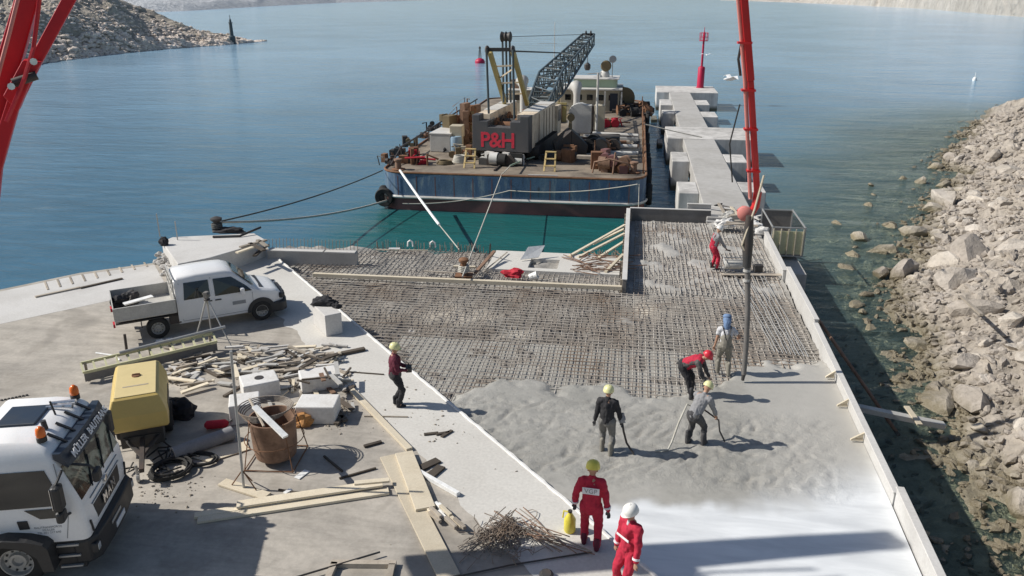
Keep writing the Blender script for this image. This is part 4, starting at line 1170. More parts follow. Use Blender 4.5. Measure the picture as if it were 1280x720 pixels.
# ---------------- truck
TS = .94
def S(*p): return V([c * TS for c in p])
tr = empty('tipper_truck', (-9.745, 11.955, 2.004), R(16.7), 'white heavy truck cab with navy sun visor and orange beacons at lower left', 'truck')
def tw(z, x=0):
    return lerp_tab([(0, 1.2), (1.72, 1.2), (2.62, 1.11), (2.86, 1.04), (3.0, .93), (3.1, .90)], z) * TS
def tp(x, z, sg, off=0.0): return (x * TS, sg * (tw(z) + off), z * TS)
prof = [(-.10, .92), (-.03, 1.1), (-.06, 1.70), (-.36, 2.62), (-.46, 2.86), (-.66, 2.98), (-1.95, 3.02), (-2.08, 2.9), (-2.12, 2.6), (-2.12, 1.15), (-1.98, 1.02), (-.72, .92)]
# subdivide sides with horizontal rings so the tumblehome follows: build as stacked rings
def ring_body(zs, fx, rx, wf, mb, nround=3, rc=.12):
    """cab as horizontal rings: front x fx(z), rear x rx(z), half width wf(z), rounded front corners"""
    rings = []
    for z in zs:
        f, r_, w = fx(z), rx(z), wf(z); c = rc
        pts = [(r_, -w), (f - c, -w)]
        for k in range(1, nround + 1):
            a = -pi / 2 + (pi / 2) * k / nround; pts.append((f - c + c * cos(a), -w + c + c * sin(a)))
        for k in range(0, nround + 1):
            a = (pi / 2) * k / nround; pts.append((f - c + c * cos(a), w - c + c * sin(a)))
        pts += [(r_, w)]
        rings.append([(x, y, z) for x, y in pts])
    n = len(rings[0]); vs = [p for r_ in rings for p in r_]; fs = []
    for i in range(len(rings) - 1):
        for k in range(n): fs.append((i * n + k, i * n + (k + 1) % n, (i + 1) * n + (k + 1) % n, (i + 1) * n + k))
    fs.append(tuple(range(n - 1, -1, -1))); fs.append(tuple((len(rings) - 1) * n + k for k in range(n)))
    mb.add(vs, fs)
FX = [(0, -.02), (.9, -.02), (1.15, 0), (1.70, -.04), (2.62, -.36), (2.86, -.44), (2.95, -.55), (3.01, -.75), (3.03, -1.0)]
RX = [(0, -2.1), (2.8, -2.12), (2.95, -2.05), (3.03, -1.9)]
mb = MB()
ring_body([z * TS for z in (.95, 1.15, 1.70, 2.05, 2.35, 2.62, 2.80, 2.90, 2.97, 3.02)],
          lambda z: lerp_tab(FX, z / TS) * TS, lambda z: lerp_tab(RX, z / TS) * TS, lambda z: tw(z / TS), mb, 4, .13 * TS)
mb.build('cab_shell', MAT['truck_white'], tr, smooth=38)
def fxt(z): return lerp_tab(FX, z)
# windscreen: curved panel proud of the shell
def front_panel(name, z0, z1, y0, y1, mat, off=.006, th=.012, nz_=4, parent=tr, curve=.05):
    vs = []; ny = 10
    for i in range(nz_ + 1):
        z = z0 + (z1 - z0) * i / nz_
        yy0, yy1 = (y0(z) if callable(y0) else y0), (y1(z) if callable(y1) else y1)
        for j in range(ny + 1):
            y = yy0 + (yy1 - yy0) * j / ny
            vs.append(((fxt(z) + off - curve * 0 * (y / 1.2) ** 2) * TS, y * TS, z * TS))
    fs = []
    for i in range(nz_):
        for j in range(ny): a = i * (ny + 1) + j; fs.append((a, a + 1, a + ny + 2, a + ny + 1))
    n = len(vs); vs2 = [(x - th - .02, y, z) for x, y, z in vs]
    mb = MB(); mb.add(vs + vs2, fs + [tuple(n + k for k in f[::-1]) for f in fs] +
        [(j + 1, j, n + j, n + j + 1) for j in range(ny)] + [(nz_ * (ny + 1) + j, nz_ * (ny + 1) + j + 1, n + nz_ * (ny + 1) + j + 1, n + nz_ * (ny + 1) + j) for j in range(ny)] +
        [(i * (ny + 1), (i + 1) * (ny + 1), n + (i + 1) * (ny + 1), n + i * (ny + 1)) for i in range(nz_)] +
        [((i + 1) * (ny + 1) + ny, i * (ny + 1) + ny, n + i * (ny + 1) + ny, n + (i + 1) * (ny + 1) + ny) for i in range(nz_)])
    return mb.build(name, mat, parent, smooth=30)
def screen_mat():
    m, nt, b = nmat('windscreen')
    c = coord(nt); n1 = nz(nt, c, 1.7, 4, .6, 1.2)
    cc = ramp(nt, n1, [(.38, (0.022, 0.024, 0.024)), (.48, (0.055, 0.06, 0.05)), (.53, (0.24, 0.26, 0.20)), (.62, (0.36, 0.38, 0.30))])  # pale blotches: reflections and cab interior painted into the glass colour
    nt.links.new(cc, b.inputs['Base Color']); b.inputs['Roughness'].default_value = .05; b.inputs['Specular IOR Level'].default_value = .9
    return m
MS = screen_mat()
ws = front_panel('windscreen', 1.76, 2.50, lambda z: -1.07 + .05 * (z - 1.7), lambda z: 1.07 - .05 * (z - 1.7), MS)
# wiper arms
mb = MB()
for y in (-.55, .1, .7): mb.bar(S(-.03, y, 1.74), S(-.20, y + .42, 2.22), .022); mb.bar(S(-.07, y + .12, 1.88), S(-.27, y + .5, 2.4), .012)
mb.build('wiper', MAT['black_plastic'], tr)
# visor
mb = MB()
for (ya, yb_, k) in ((-1.08, 1.08, 0),):
    vs = []; n = 12
    for i in range(n + 1):
        y = ya + (yb_ - ya) * i / n; c = .07 * (abs(y) / 1.08) ** 3
        for (x, z) in ((-.40, 2.80), (-.20 - c, 2.80), (-.08 - c, 2.52), (-.10 - c, 2.50), (-.30 - c, 2.66), (-.40, 2.70)): vs.append((x * TS, y * TS, z * TS))
    fs = []
    for i in range(n):
        for k_ in range(6): a, b_ = i * 6 + k_, i * 6 + (k_ + 1) % 6; fs.append((a, b_, b_ + 6, a + 6))
    fs += [tuple(range(5, -1, -1)), tuple(n * 6 + k_ for k_ in range(6))]
    mb.add(vs, fs)
vis = mb.build('sun_visor', MAT['navy'], tr, smooth=30)
M = basis(S(-.125, .02, 2.66), (0, 1, 0), V((-.12, 0, .28)))
M = Matrix.Translation(M.to_3x3() @ V((0, 0, .022))) @ M
o = put_text('visor_lettering', 'MÜLLER  BAUTRANS', .19, M, MAT['decal_white'], vis, bold=.004, spacing=1.02)
# brackets of visor on the roof
mb = MB()
for y in (-.62, -.2, .25, .68): mb.bar(S(-.62, y, 3.0), S(-.30, y, 2.80), .05, .03)
mb.build('visor_bracket', MAT['black_plastic'], tr)
# roof parts
mb = MB(); mb.box(S(-1.32, .1, 3.045), S(.74, .80, .05)); mb.build('roof_hatch', MAT['navy'], tr, bevel=.03)
for y in (-.86, .86):
    b_ = empty('warning_beacon', S(-.62, y, 2.98)); b_.parent = tr
    mb = MB(); mb.lathe([(.085, 0), (.085, .09), (.06, .1)], n=14); mb.build('beacon_base', MAT['black_plastic'], b_, smooth=40)
    mb = MB(); mb.lathe([(.075, .09), (.085, .14), (.075, .24), (.03, .29), (.001, .295)], n=14, cap=False); mb.build('beacon_lens', MAT['amber'], b_, smooth=60)
mb = MB()
for y in (.38, .56): mb.tube([S(-1.0, y, 3.07), S(-.5, y, 3.06)], [.02, .055], 8); 
mb.box(S(-.95, .47, 3.03), S(.08, .3, .05)); mb.build('air_horn', MAT['chrome'], tr)
mb = MB(); mb.tube([S(-.75, .15, 3.0), S(-.8, .15, 3.3)], .018, 6); mb.tube([S(-.72, -.42, 3.0), S(-.74, -.42, 3.18)], .05, 8); mb.build('aerial', MAT['black_plastic'], tr)
# side windows, both sides
for sg, nm in ((-1, ''), (1, '')):
    def sp(x, z, off=.006): return V(tp(x, z, sg, off))
    mb = MB()
    for poly in ([(-.33, 1.76), (-1.52, 1.76), (-1.52, 2.50), (-.58, 2.50)], [(-.32, 1.71), (-.52, 1.50), (-.80, 1.50), (-1.05, 1.71)]):
        P = [sp(*q) for q in poly]
        nrm_y = sum((P[i].cross(P[(i + 1) % len(P)])).y for i in range(len(P)))
        if nrm_y * sg < 0: P = P[::-1]
        mb.slab(P, .008)
    mb.build('side_window', MAT['glass_dark'], tr)
    mb = MB()
    for q0, q1 in (((-.40, 1.02), (-.30, 1.50)), ((-1.58, 1.10), (-1.60, 2.66)), ((-.30, 1.50), (-.40, 2.62))):
        mb.bar(sp(*q0, .001), sp(*q1, .001), .012)
    mb.build('door_seam', MAT['decal_grey'], tr)
    mb = MB(); P = [sp(-1.20, 1.30, .004), sp(-1.02, 1.30, .004), sp(-1.04, 1.48, .004), sp(-1.22, 1.48, .004)]
    mb.slab(P if sg < 0 else P[::-1], .015); mb.build('door_handle', MAT['black_plastic'], tr)
    # mirrors
    mr = empty('mirror', S(-.30, sg * 1.42, 1.66)); mr.parent = tr
    mb = MB(); mb.box(S(0, 0, .42), S(.16, .26, .52)); mb.box(S(-.01, 0, .02), S(.15, .25, .24)); mb.build('mirror_housing', MAT['black_plastic'], mr, bevel=.05)
    mb = MB(); mb.box(S(-.09, 0, .42), S(.01, .20, .44)); mb.build('mirror_glass', MAT['chrome'], mr)
    mb = MB(); mb.tube([S(0, 0, .68), S(.05, -sg * .1, .80), S(.02, -sg * .30, .80)], .025, 6); mb.tube([S(0, 0, -.02), S(.06, -sg * .28, -.10)], .025, 6); mb.build('mirror_arm', MAT['black_plastic'], mr)
    # fender, steps
    mb = MB(); pts = []
    Pf = [(-.62, .50), (-.66, 1.00), (-.74, 1.10), (-1.02, 1.20), (-1.42, 1.26), (-1.85, 1.18), (-2.10, 1.02), (-2.14, .62), (-2.02, .62), (-1.96, .82), (-1.74, 1.04), (-1.42, 1.12), (-1.10, 1.04), (-.88, .82), (-.82, .50)]
    mb.prism([(a * TS, b_ * TS) for a, b_ in Pf], -.30 * TS, .03 * TS, M=Matrix.Translation((0, sg * 1.20 * TS, 0)) @ Matrix.Rotation(R(90), 4, 'X') @ Matrix.Diagonal((1, 1, sg * -1 * -1, 1)))
    mb.build('wheel_arch', MAT['black_plastic'], tr)
    mb = MB(); mb.box(S(-.42, sg * 1.10, .66), S(.52, .16, .72)); mb.build('step_well', MAT['black_plastic'], tr, bevel=.02)
    for z in (.38, .62, .86):
        mb = MB(); mb.box(S(-.42, sg * 1.205, z), S(.40, .06, .035)); mb.build('step', MAT['galv'], tr)
    wheel(tr, -1.42 * TS, sg * 1.04 * TS, .50, .32, sg)
    # headlight
    hl = empty('headlight', S(.02, sg * .97, .70)); hl.parent = tr
    mb = MB(); mb.box((0, 0, 0), S(.14, .40, .22)); mb.build('headlight_housing', MAT['black_plastic'], hl, bevel=.03)
    mb = MB(); mb.box(S(.066, -sg * .07, 0), S(.03, .13, .14)); mb.box(S(.066, sg * .10, 0), S(.03, .13, .14)); mb.build('headlight_lens', MAT['lamp_glass'], hl, bevel=.015)
    mb = MB(); mb.bar(S(.012, sg * .99, 1.0), S(.012, sg * 1.05, 1.28), .03); mb.build('corner_vent', MAT['black_plastic'], tr)
# front mirror
mb = MB(); mb.tube([S(-.30, -.95, 2.52), S(.16, -.98, 2.46), S(.24, -.95, 2.34)], .025, 6); mb.build('front_mirror_arm', MAT['black_plastic'], tr)
mb = MB(); mb.box(S(.25, -.92, 2.22), S(.12, .26, .26)); mb.build('front_mirror', MAT['black_plastic'], tr, bevel=.05)
# grille, badge, bumper
front_panel('grille', 1.08, 1.42, lambda z: -.66 - .22 * (z - 1.08), lambda z: .66 + .22 * (z - 1.08), MAT['rust_pale'] and MAT['black_plastic'], .008)
M = basis(S(.018, 0, 1.27), (0, 1, 0), (0, 0, 1)); M = Matrix.Translation(S(.012, 0, 0)) @ M
put_text('maker_lettering', 'MAN', .27, M, MAT['chrome'], tr, bold=.004, depth=.008, spacing=1.25)
mb = MB(); mb.lathe([(.001, .02), (.07, .015), (.075, 0)], n=18, M=Matrix.Rotation(R(90), 4, 'Y'), cap=False); o = mb.build('badge', MAT['chrome'], tr, smooth=40); o.location = S(.002, 0, 1.56)
mb = MB()
for z in (1.48, 1.62): mb.box(S(-.008 if z < 1.5 else -.02, .45, z), S(.02, .7, .012)); mb.box(S(-.008 if z < 1.5 else -.02, -.45, z), S(.02, .7, .012))
mb.build('panel_seam', MAT['decal_grey'], tr)
mb = MB()
P = [(-.35, -1.20), (-.06, -1.20), (.10, -1.0), (.14, -.4), (.14, .4), (.10, 1.0), (-.06, 1.20), (-.35, 1.20)]
mb.prism([(a * TS, b_ * TS) for a, b_ in P], .40 * TS, .94 * TS); mb.build('bumper', MAT['black_plastic'], tr, bevel=.05)
mb = MB(); mb.box(S(.145, 0, .58), S(.02, .52, .12)); mb.build('number_plate', MAT['decal_white'], tr)
mb = MB(); mb.box(S(.15, -.18, .78), S(.012, .55, .06)); mb.build('bumper_slot', MAT['galv'], tr)
# door lettering (small printed lines)
M = basis(S(-.70, -1.204, 1.24), (1, 0, 0), (0, 0, 1))
me_ = text_mesh('BAUTRANSPORTE\nMÜLLER\nTEL 051 217 640', .058, depth=.001); me_.transform(M); me_.materials.clear(); me_.materials.append(MAT['decal_grey'])
o = bpy.data.objects.new('door_lettering', me_); col.objects.link(o); o.parent = tr
# grab rail + chassis behind cab
mb = MB()
for sg in (-1, 1): mb.bar(S(-.6, sg * .42, .78), S(-7.4, sg * .42, .86), .09, .26)
mb.box(S(-.25, 0, .8), S(.1, 1.9, .5)); mb.build('chassis', MAT['steel_dark'], tr)
mb = MB()
P = [(-2.45, 1.15), (-2.45, 2.35), (-7.7, 2.35), (-7.9, 1.15)]
mb.prism([(a * TS, b_ * TS) for a, b_ in P], -1.2 * TS, 1.2 * TS, M=Matrix.Rotation(R(90), 4, 'X')); mb.build('tipper_body', MAT['truck_white'], tr, bevel=.03)
mb = MB()
for k in range(7):
    for sg in (-1, 1): mb.box(S(-2.7 - k * .8, sg * 1.235, 1.72), S(.1, .06, 1.1))
mb.build('body_rib', MAT['truck_white'], tr)
for x in (-4.9, -6.3):
    for sg in (-1, 1): wheel(tr, x * TS, sg * .98 * TS, .50, .45, sg)

# ---------------- dropside van
vn = empty('dropside_van', (-11.73, 24.666, 2.004), R(36.9), 'white double-cab dropside van parked facing the sea behind the tripod', 'van')
VS = .948
def U(*p): return V([c * VS for c in p])
# side x stations of the cab: full bodied cross sections along x
def van_top(x): return lerp_tab([(-3.74, 1.84), (-3.6, 1.95), (-2.6, 2.0), (-2.05, 1.96), (-1.85, 1.88), (-1.16, 1.25), (-1.08, 1.19), (-.75, 1.10), (-.45, 1.02), (-.30, .92), (-.22, .72)], x)
def van_w(x): return lerp_tab([(-3.74, .93), (-1.0, .94), (-.6, .89), (-.38, .80), (-.22, .68)], x)
def van_belt(x): return min(lerp_tab([(-3.74, 1.12), (-1.2, 1.10), (-.3, .9)], x), van_top(x) - .01)
xsn = [-3.74, -3.68, -3.6, -3.0, -2.3, -2.05, -1.85, -1.6, -1.35, -1.16, -1.08, -.9, -.75, -.6, -.45, -.36, -.28, -.22]
def section(x):
    w, t, bl = van_w(x), van_top(x), van_belt(x)
    ins = (t - bl) * .17; zl = .36
    h = t - bl
    r_ = min(.14, h * .5)
    L = [(-w + .03, zl), (-w, zl + .1), (-w, bl - .1), (-w + .01, bl), (-w + .02 + ins * .5, bl + h * .5), (-w + .03 + ins, t - r_), (-w + .06 + ins, t - r_ * .4), (-w + .14 + ins, t - r_ * .08), (-(w - .35) * .5, t + .01)]
    full = L + [(-y, z) for y, z in L[::-1]]
    return [(x * VS, y * VS, z * VS) for y, z in full]
mb = MB(); vs = []; fs = []
for x in xsn: vs += section(x)
n = len(section(-1)); m_ = len(xsn)
for i in range(m_ - 1):
    for k in range(n): fs.append((i * n + k, (i + 1) * n + k, (i + 1) * n + (k + 1) % n, i * n + (k + 1) % n))
fs += [tuple(range(n)), tuple((m_ - 1) * n + k for k in range(n - 1, -1, -1))]
mb.add(vs, fs); mb.build('cab_shell', MAT['van_white'], vn, smooth=45)
def vy(x, z, off=.0):
    w, t, bl = van_w(x), van_top(x), van_belt(x); h = t - bl; ins = h * .17; r_ = min(.14, h * .5)
    if z <= bl: return w + off
    if z <= bl + h * .5: return w - .01 - (.01 + ins * .5) * (z - bl) / (h * .5) + off
    return w - .02 - ins * .5 - (.01 + ins * .5) * (z - bl - h * .5) / (h * .5 - r_ + 1e-4) + off
def vwin(name, poly, mat, off=.020):
    for sg in (-1, 1):
        P = [V((x * VS, sg * vy(x, z, off) * VS, z * VS)) for x, z in poly]
        n_ = len(P); c = sum(P, V((0, 0, 0))) / n_
        mb = MB(); fs = [(i, (i + 1) % n_, n_) for i in range(n_)]
        if sg > 0: fs = [f[::-1] for f in fs]
        cx = sum(p[0] for p in poly) / n_; cz = sum(p[1] for p in poly) / n_
        c = V((cx * VS, sg * vy(cx, cz, off + .004) * VS, cz * VS))
        mb.add(P + [c], fs)
        vs2 = [p - V((0, sg * .02, 0)) for p in P]
        mb.add(P + vs2, [((i + 1) % n_, i, n_ + i, n_ + (i + 1) % n_) for i in range(n_)])
        mb.build(name, mat, vn)
vwin('rear_side_window', [(-3.50, 1.18), (-2.66, 1.18), (-2.66, 1.74), (-3.44, 1.74)], MAT['glass_dark'])
vwin('front_side_window', [(-2.50, 1.16), (-1.28, 1.16), (-1.42, 1.32), (-1.90, 1.72), (-2.50, 1.74)], MAT['glass_dark'])
# windscreen
W = []
for (x, z, k) in ((-1.20, 1.30, .80), (-1.20, 1.30, -.80), (-1.82, 1.87, -.66), (-1.82, 1.87, .66)): W.append(V((x * VS, k * VS, z * VS)))
mb = MB(); nrm = V((.67, 0, .74)); mb.slab([W[1] + nrm * .012, W[0] + nrm * .012, W[3] + nrm * .012, W[2] + nrm * .012], .01); mb.build('windscreen', MAT['glass_screen'], vn)
mb = MB(); mb.box(U(-.98, 0, 1.155), U(.22, 1.4, .02)); o = mb.build('cowl', MAT['black_plastic'], vn)
# bumper, grille, lamps
mb = MB(); P = [(-.85, -.97), (-.30, -.97), (-.12, -.80), (-.04, -.4), (-.04, .4), (-.12, .80), (-.30, .97), (-.85, .97)]
mb.prism([(a * VS, b_ * VS) for a, b_ in P], .22 * VS, .58 * VS); mb.build('bumper', MAT['black_plastic'], vn, bevel=.05)
mb = MB(); mb.box(U(-.17, 0, .72), U(.12, 1.05, .20)); mb.build('grille', MAT['black_plastic'], vn, bevel=.02)
mb = MB(); mb.box(U(-.03, 0, .42), U(.02, .5, .11)); mb.build('number_plate', MAT['decal_white'], vn)
mb = MB(); mb.lathe([(.001, .012), (.07, .01), (.075, 0)], n=18, M=Matrix.Rotation(R(90), 4, 'Y'), cap=False); o = mb.build('badge', MAT['chrome'], vn, smooth=40); o.location = U(-.105, 0, .74)
for sg in (-1, 1):
    hl = empty('headlight', U(-.30, sg * .68, .76)); hl.parent = vn
    mb = MB(); mb.box((0, 0, 0), U(.20, .32, .20), rz=-sg * R(32)); mb.build('headlight_housing', MAT['black_plastic'], hl, bevel=.04)
    mb = MB(); mb.box(U(.05, -sg * .03, .01), U(.16, .22, .13), rz=-sg * R(32)); mb.build('headlight_lens', MAT['lamp_glass'], hl, bevel=.03)
    mr = empty('mirror', U(-1.62, sg * 1.06, 1.22)); mr.parent = vn
    mb = MB(); mb.box((0, 0, 0), U(.14, .20, .26)); mb.build('mirror_housing', MAT['van_white' if sg < 0 else 'black_plastic'], mr, bevel=.04)
    mb = MB(); mb.box(U(0, -sg * .12, -.06), U(.05, .12, .05)); mb.build('mirror_arm', MAT['black_plastic'], mr)
    for x, nm in ((-2.72, 0), (-1.36, 1)):
        mb = MB(); mb.box(U(x if nm == 0 else -2.42, sg * .948, 1.02), U(.20, .03, .035)); mb.build('door_handle', MAT['black_plastic'], vn)
    mb = MB()
    for (xa, za, xb_, zb_) in ((-2.58, .45, -2.58, 1.80), (-3.60, .45, -3.60, 1.75), (-1.28, .55, -1.28, 1.10), (-2.58, .45, -1.45, .45), (-3.6, .45, -2.58, .45)):
        mb.bar(U(xa, sg * vy(xa, za, .002), za), U(xb_, sg * vy(xb_, zb_, .002), zb_), .012)
    mb.build('door_seam', MAT['decal_grey'], vn)
    # arch and wheels
    mb = MB(); mb.prism([(.46 * cos(a), .46 * sin(a)) for a in [pi * k / 16 for k in range(17)]], -.01, .03, M=Matrix.Translation(U(-1.02, sg * .93, .36)) @ Matrix.Rotation(R(90), 4, 'X'))
    mb.build('wheel_arch', MAT['black_plastic'], vn)
    wheel(vn, -1.02 * VS, sg * .86 * VS, .34, .24, sg, MAT['galv'])
    wheel(vn, -4.42 * VS, sg * .86 * VS, .34, .24, sg, MAT['galv'])
# dropside bed
mb = MB()
for sg in (-1, 1): mb.bar(U(-3.6, sg * .40, .62), U(-5.62, sg * .40, .62), .08, .16)
mb.box(U(-4.42, 0, .40), U(.1, 1.5, .1)); mb.box(U(-3.85, -.78, .55), U(.35, .3, .28)); mb.box(U(-4.7, 0, .70), U(1.9, 1.8, .05)); mb.build('chassis', MAT['steel_dark'], vn)
mb = MB(); mb.box(U(-4.72, 0, .84), U(1.86, 2.0, .06)); mb.build('bed_floor', MAT['bed_grey'], vn)
for sg in (-1, 1):
    mb = MB(); mb.box(U(-4.72, sg * 1.0, 1.07), U(1.86, .035, .42)); mb.box(U(-4.72, sg * 1.0, 1.275), U(1.88, .05, .03)); mb.box(U(-4.72, sg * 1.0, .86), U(1.88, .055, .04)); mb.build('side_board', MAT['bed_grey'], vn)
mb = MB(); mb.box(U(-5.655, 0, 1.07), U(.035, 2.0, .42)); mb.build('tailgate', MAT['bed_grey'], vn)
mb = MB(); mb.box(U(-3.785, 0, 1.07), U(.035, 2.0, .42)); mb.build('front_board', MAT['bed_grey'], vn)
mb = MB()
for y in (-.9, -.45, 0, .45, .9): mb.bar(U(-3.79, y, .9), U(-3.79, y, 1.95), .04)
for z in (1.35, 1.65, 1.95): mb.bar(U(-3.79, -.92, z), U(-3.79, .92, z), .04)
mb.build('headboard_frame', MAT['bed_grey'], vn)
mb = MB()
for sg in (-1, 1): mb.box(U(-4.42, sg * .92, .74), U(.9, .18, .03)); mb.box(U(-4.9, sg * .92, .62), U(.03, .2, .26))
mb.build('mudguard', MAT['black_plastic'], vn)
mb = MB(); mb.box(U(-5.7, -.8, .68), U(.06, .3, .12)); mb.box(U(-5.7, .8, .68), U(.06, .3, .12)); mb.build('rear_lamp', MAT['red_rag'], vn)
# door decal
M = basis(U(-1.75, -.945, .80), (1, 0, 0), (0, 0, 1)); mb = MB(); mb.box((0, 0, 0), (.42, .12, .003), M=None)
o = mb.build('door_decal', MAT['decal_grey'], vn); o.data.transform(M)
# load on the bed: separate things
def onvan(x, y, z):
    c, s_ = cos(R(36.9)), sin(R(36.9)); x *= VS; y *= VS; z *= VS
    return V((-11.73 + x * c - y * s_, 24.666 + x * s_ + y * c, 2.004 + z))
lump('tool_bag', MAT['cloth_black'], onvan(-5.38, .35, .88), (.26, .30, .28), 'black tool bag at the tail end of the van bed', 'bag', 31)
lump('tool_bag', MAT['steel_dark'], onvan(-5.05, .55, .88), (.30, .26, .30), 'dark round coil of hose bag standing on the van bed beside the black bag', 'bag', 37)
mb = MB(); mb.bar(onvan(-5.3, -.35, 1.18), onvan(-4.4, -.1, 1.22), .22, .04); tag(mb.build('white_board', MAT['bright_white']), 'white board lying across the van bed', 'board')
mb = MB(); mb.bar(onvan(-5.3, -.6, .93), onvan(-3.95, -.6, .93), .55, .14); tag(mb.build('board_stack', MAT['timber_pale'], bevel=.01), 'stack of pale boards along the near side of the van bed', 'boards')
# ---------------- compressor
c0, c1, c2, c3 = (at(*q, 3.55) for q in ((137, 500), (200, 494), (198, 451), (145, 456)))
fc = (c0 + c1) / 2; bc_ = (c2 + c3) / 2; ax = (bc_ - fc); Lc = ax.length; Wc = ((c1 - c0).length + (c2 - c3).length) / 2 * .98
cm = empty('site_compressor', ((fc + bc_) / 2).xy.to_3d() + V((0, 0, 2.004)), atan2(ax.y, ax.x), 'towable site compressor with mustard yellow canopy beside the truck', 'compressor')
hl_, hw = Lc / 2, Wc / 2
print('compressor', Lc, Wc)
mb = MB()   # canopy: lower skirt flares out, bevelled lid
rings = []
for z, e_ in ((.74, .08), (.80, .13), (1.14, .12), (1.36, .05), (1.52, -.01), (1.55, -.05)):
    lx, ly = hl_ + e_, hw + e_
    rings.append([(-lx, -ly, z), (lx, -ly, z), (lx, ly, z), (-lx, ly, z)])
vs = [p for r_ in rings for p in r_]; fs = [(i * 4 + k, i * 4 + (k + 1) % 4, i * 4 + 4 + (k + 1) % 4, i * 4 + 4 + k) for i in range(5) for k in range(4)] + [(3, 2, 1, 0), (20, 21, 22, 23)]
mb.add(vs, fs); mb.build('canopy', MAT['comp_yellow'], cm, bevel=.03)
mb = MB(); mb.box((0.0, 0, 1.562), (Lc * .93, Wc * .88, .03)); lid = mb.build('lid', MAT['comp_roof'], cm, bevel=.015)
mb = MB(); mb.tube([(.15, -.08, 1.57), (.15, -.08, 1.62), (.15, .08, 1.62), (.15, .08, 1.57)], .02, 6); mb.lathe([(.10, 0), (.10, .03), (.04, .04)], (.15, 0, 1.57), 12); mb.build('lifting_eye', MAT['rust'], lid)
mb = MB(); mb.box((-hl_ * .42, 0, 1.58), (.05, Wc * .55, .004)); mb.build('lid_marking', MAT['timber_grey'], lid)
mb = MB(); mb.box((0, -(hw + .12), .97), (Lc * .55, .03, .22)); 
mb.box((0, (hw + .12), .97), (Lc * .55, .03, .22)); mb.build('vent_grille', MAT['steel_dark'], cm)
mb = MB(); mb.box((0, 0, .44), (Lc * .95, Wc * .8, .16)); mb.box((0, 0, .50), (Lc * .92, Wc * .92, .52)); mb.bar((-hl_, 0, .45), (-hl_ - 1.35, 0, .40), .10, .10); mb.bar((-hl_ + .1, .35, .45), (-hl_ - .7, .02, .42), .07); mb.bar((-hl_ + .1, -.35, .45), (-hl_ - .7, -.02, .42), .07); mb.build('drawbar_frame', MAT['steel_dark'], cm)
mb = MB(); mb.tube([(-hl_ - 1.1, .12, .42), (-hl_ - 1.1, .12, .08)], .03, 8); mb.lathe([(.1, -.03), (.1, .03)], (0, 0, 0), 14, M=Matrix.Translation((-hl_ - 1.1, .12, .1)) @ Matrix.Rotation(R(90), 4, 'X')); mb.build('jockey_wheel', MAT['galv'], cm)
for sg in (-1, 1):
    wheel(cm, .1, sg * (hw + .02), .33, .2, sg, MAT['galv'])
    mb = MB(); mb.prism([(.42 * cos(a), .42 * sin(a)) for a in [pi * k / 12 for k in range(13)]] + [(.38 * cos(a), .38 * sin(a)) for a in [pi - pi * k / 12 for k in range(13)]], -.12, .12, M=Matrix.Translation((.1, sg * (hw + .05), .33)) @ Matrix.Rotation(R(90), 4, 'X')); mb.build('mudguard', MAT['steel_dark'], cm)

# ---------------- clutter on the quay
ZQ = 2.004
def thing_at(name, px, py, rz, lab, cat, z=ZQ, group=None): return empty(name, at(px, py, z), R(rz), lab, cat, group)
# trough / ladder formwork
a, b = at(107, 478, 2.05), at(272, 437, 2.15)
d = (b - a); L = d.length
e = empty('ladder_trough', a, atan2(d.y, d.x), 'long pale yellow metal ladder-like trough lying between van and compressor', 'trough')
mb = MB()
mb.bar((0, 0, .30), (L, 0, .36), .05, .08); mb.bar((0, .42, .42), (L, .42, .48), .05, .08); mb.build('rail', MAT['ladder_yellow'], e)
mb = MB(); n_ = 13
for k in range(n_): mb.bar((k * L / (n_ - 1), 0, .30 + .06 * k / n_), (k * L / (n_ - 1), .42, .42 + .06 * k / n_), .05)
mb.build('rung', MAT['ladder_yellow'], e)
mb = MB(); mb.slab([(0, .02, .02), (L, .02, .08), (L, .02, .30), (0, .02, .26)], .03); mb.build('side_plate', MAT['form_dark'], e)
mb = MB(); mb.tube([(1.0, .35, .52), (L + .4, .45, .60)], .05, 8); mb.build('tube', MAT['galv'], e)
mb = MB()
for x in (.1, L * .5, L - .1): mb.bar((x, .38, 0), (x, .40, .42), .07); mb.bar((x, .04, 0), (x, .04, .30), .07)
mb.build('support_leg', MAT['timber_grey'], e)
p = at(160, 449, 2.05)
mb = MB(); mb.tube([p + V((0, 0, .1)), p + V((.02, .02, .8))], .04, 6); tag(mb.build('short_post', MAT['steel_dark']), 'short dark post standing against the yellow trough', 'post')
mb = MB(); mb.tube([at(120, 441, 2.02), at(140, 444, 2.02), at(150, 450, 2.02)], .03, 5); tag(mb.build('white_cable', MAT['bright_white']), 'short white cable lying on the ground near the end of the trough', 'cable')
for k, (px, py, s_, lb) in enumerate(((202, 432, .22, 'white plastic bag left of the pair beside the rear van wheel'), (213, 430, .18, 'small crumpled pale sheet right beside the rear van wheel'))):
    lump('plastic_sheet', MAT['foam_white'], at(px, py, ZQ), (s_, s_ * .7, .14), lb, 'bag', 41 + k)
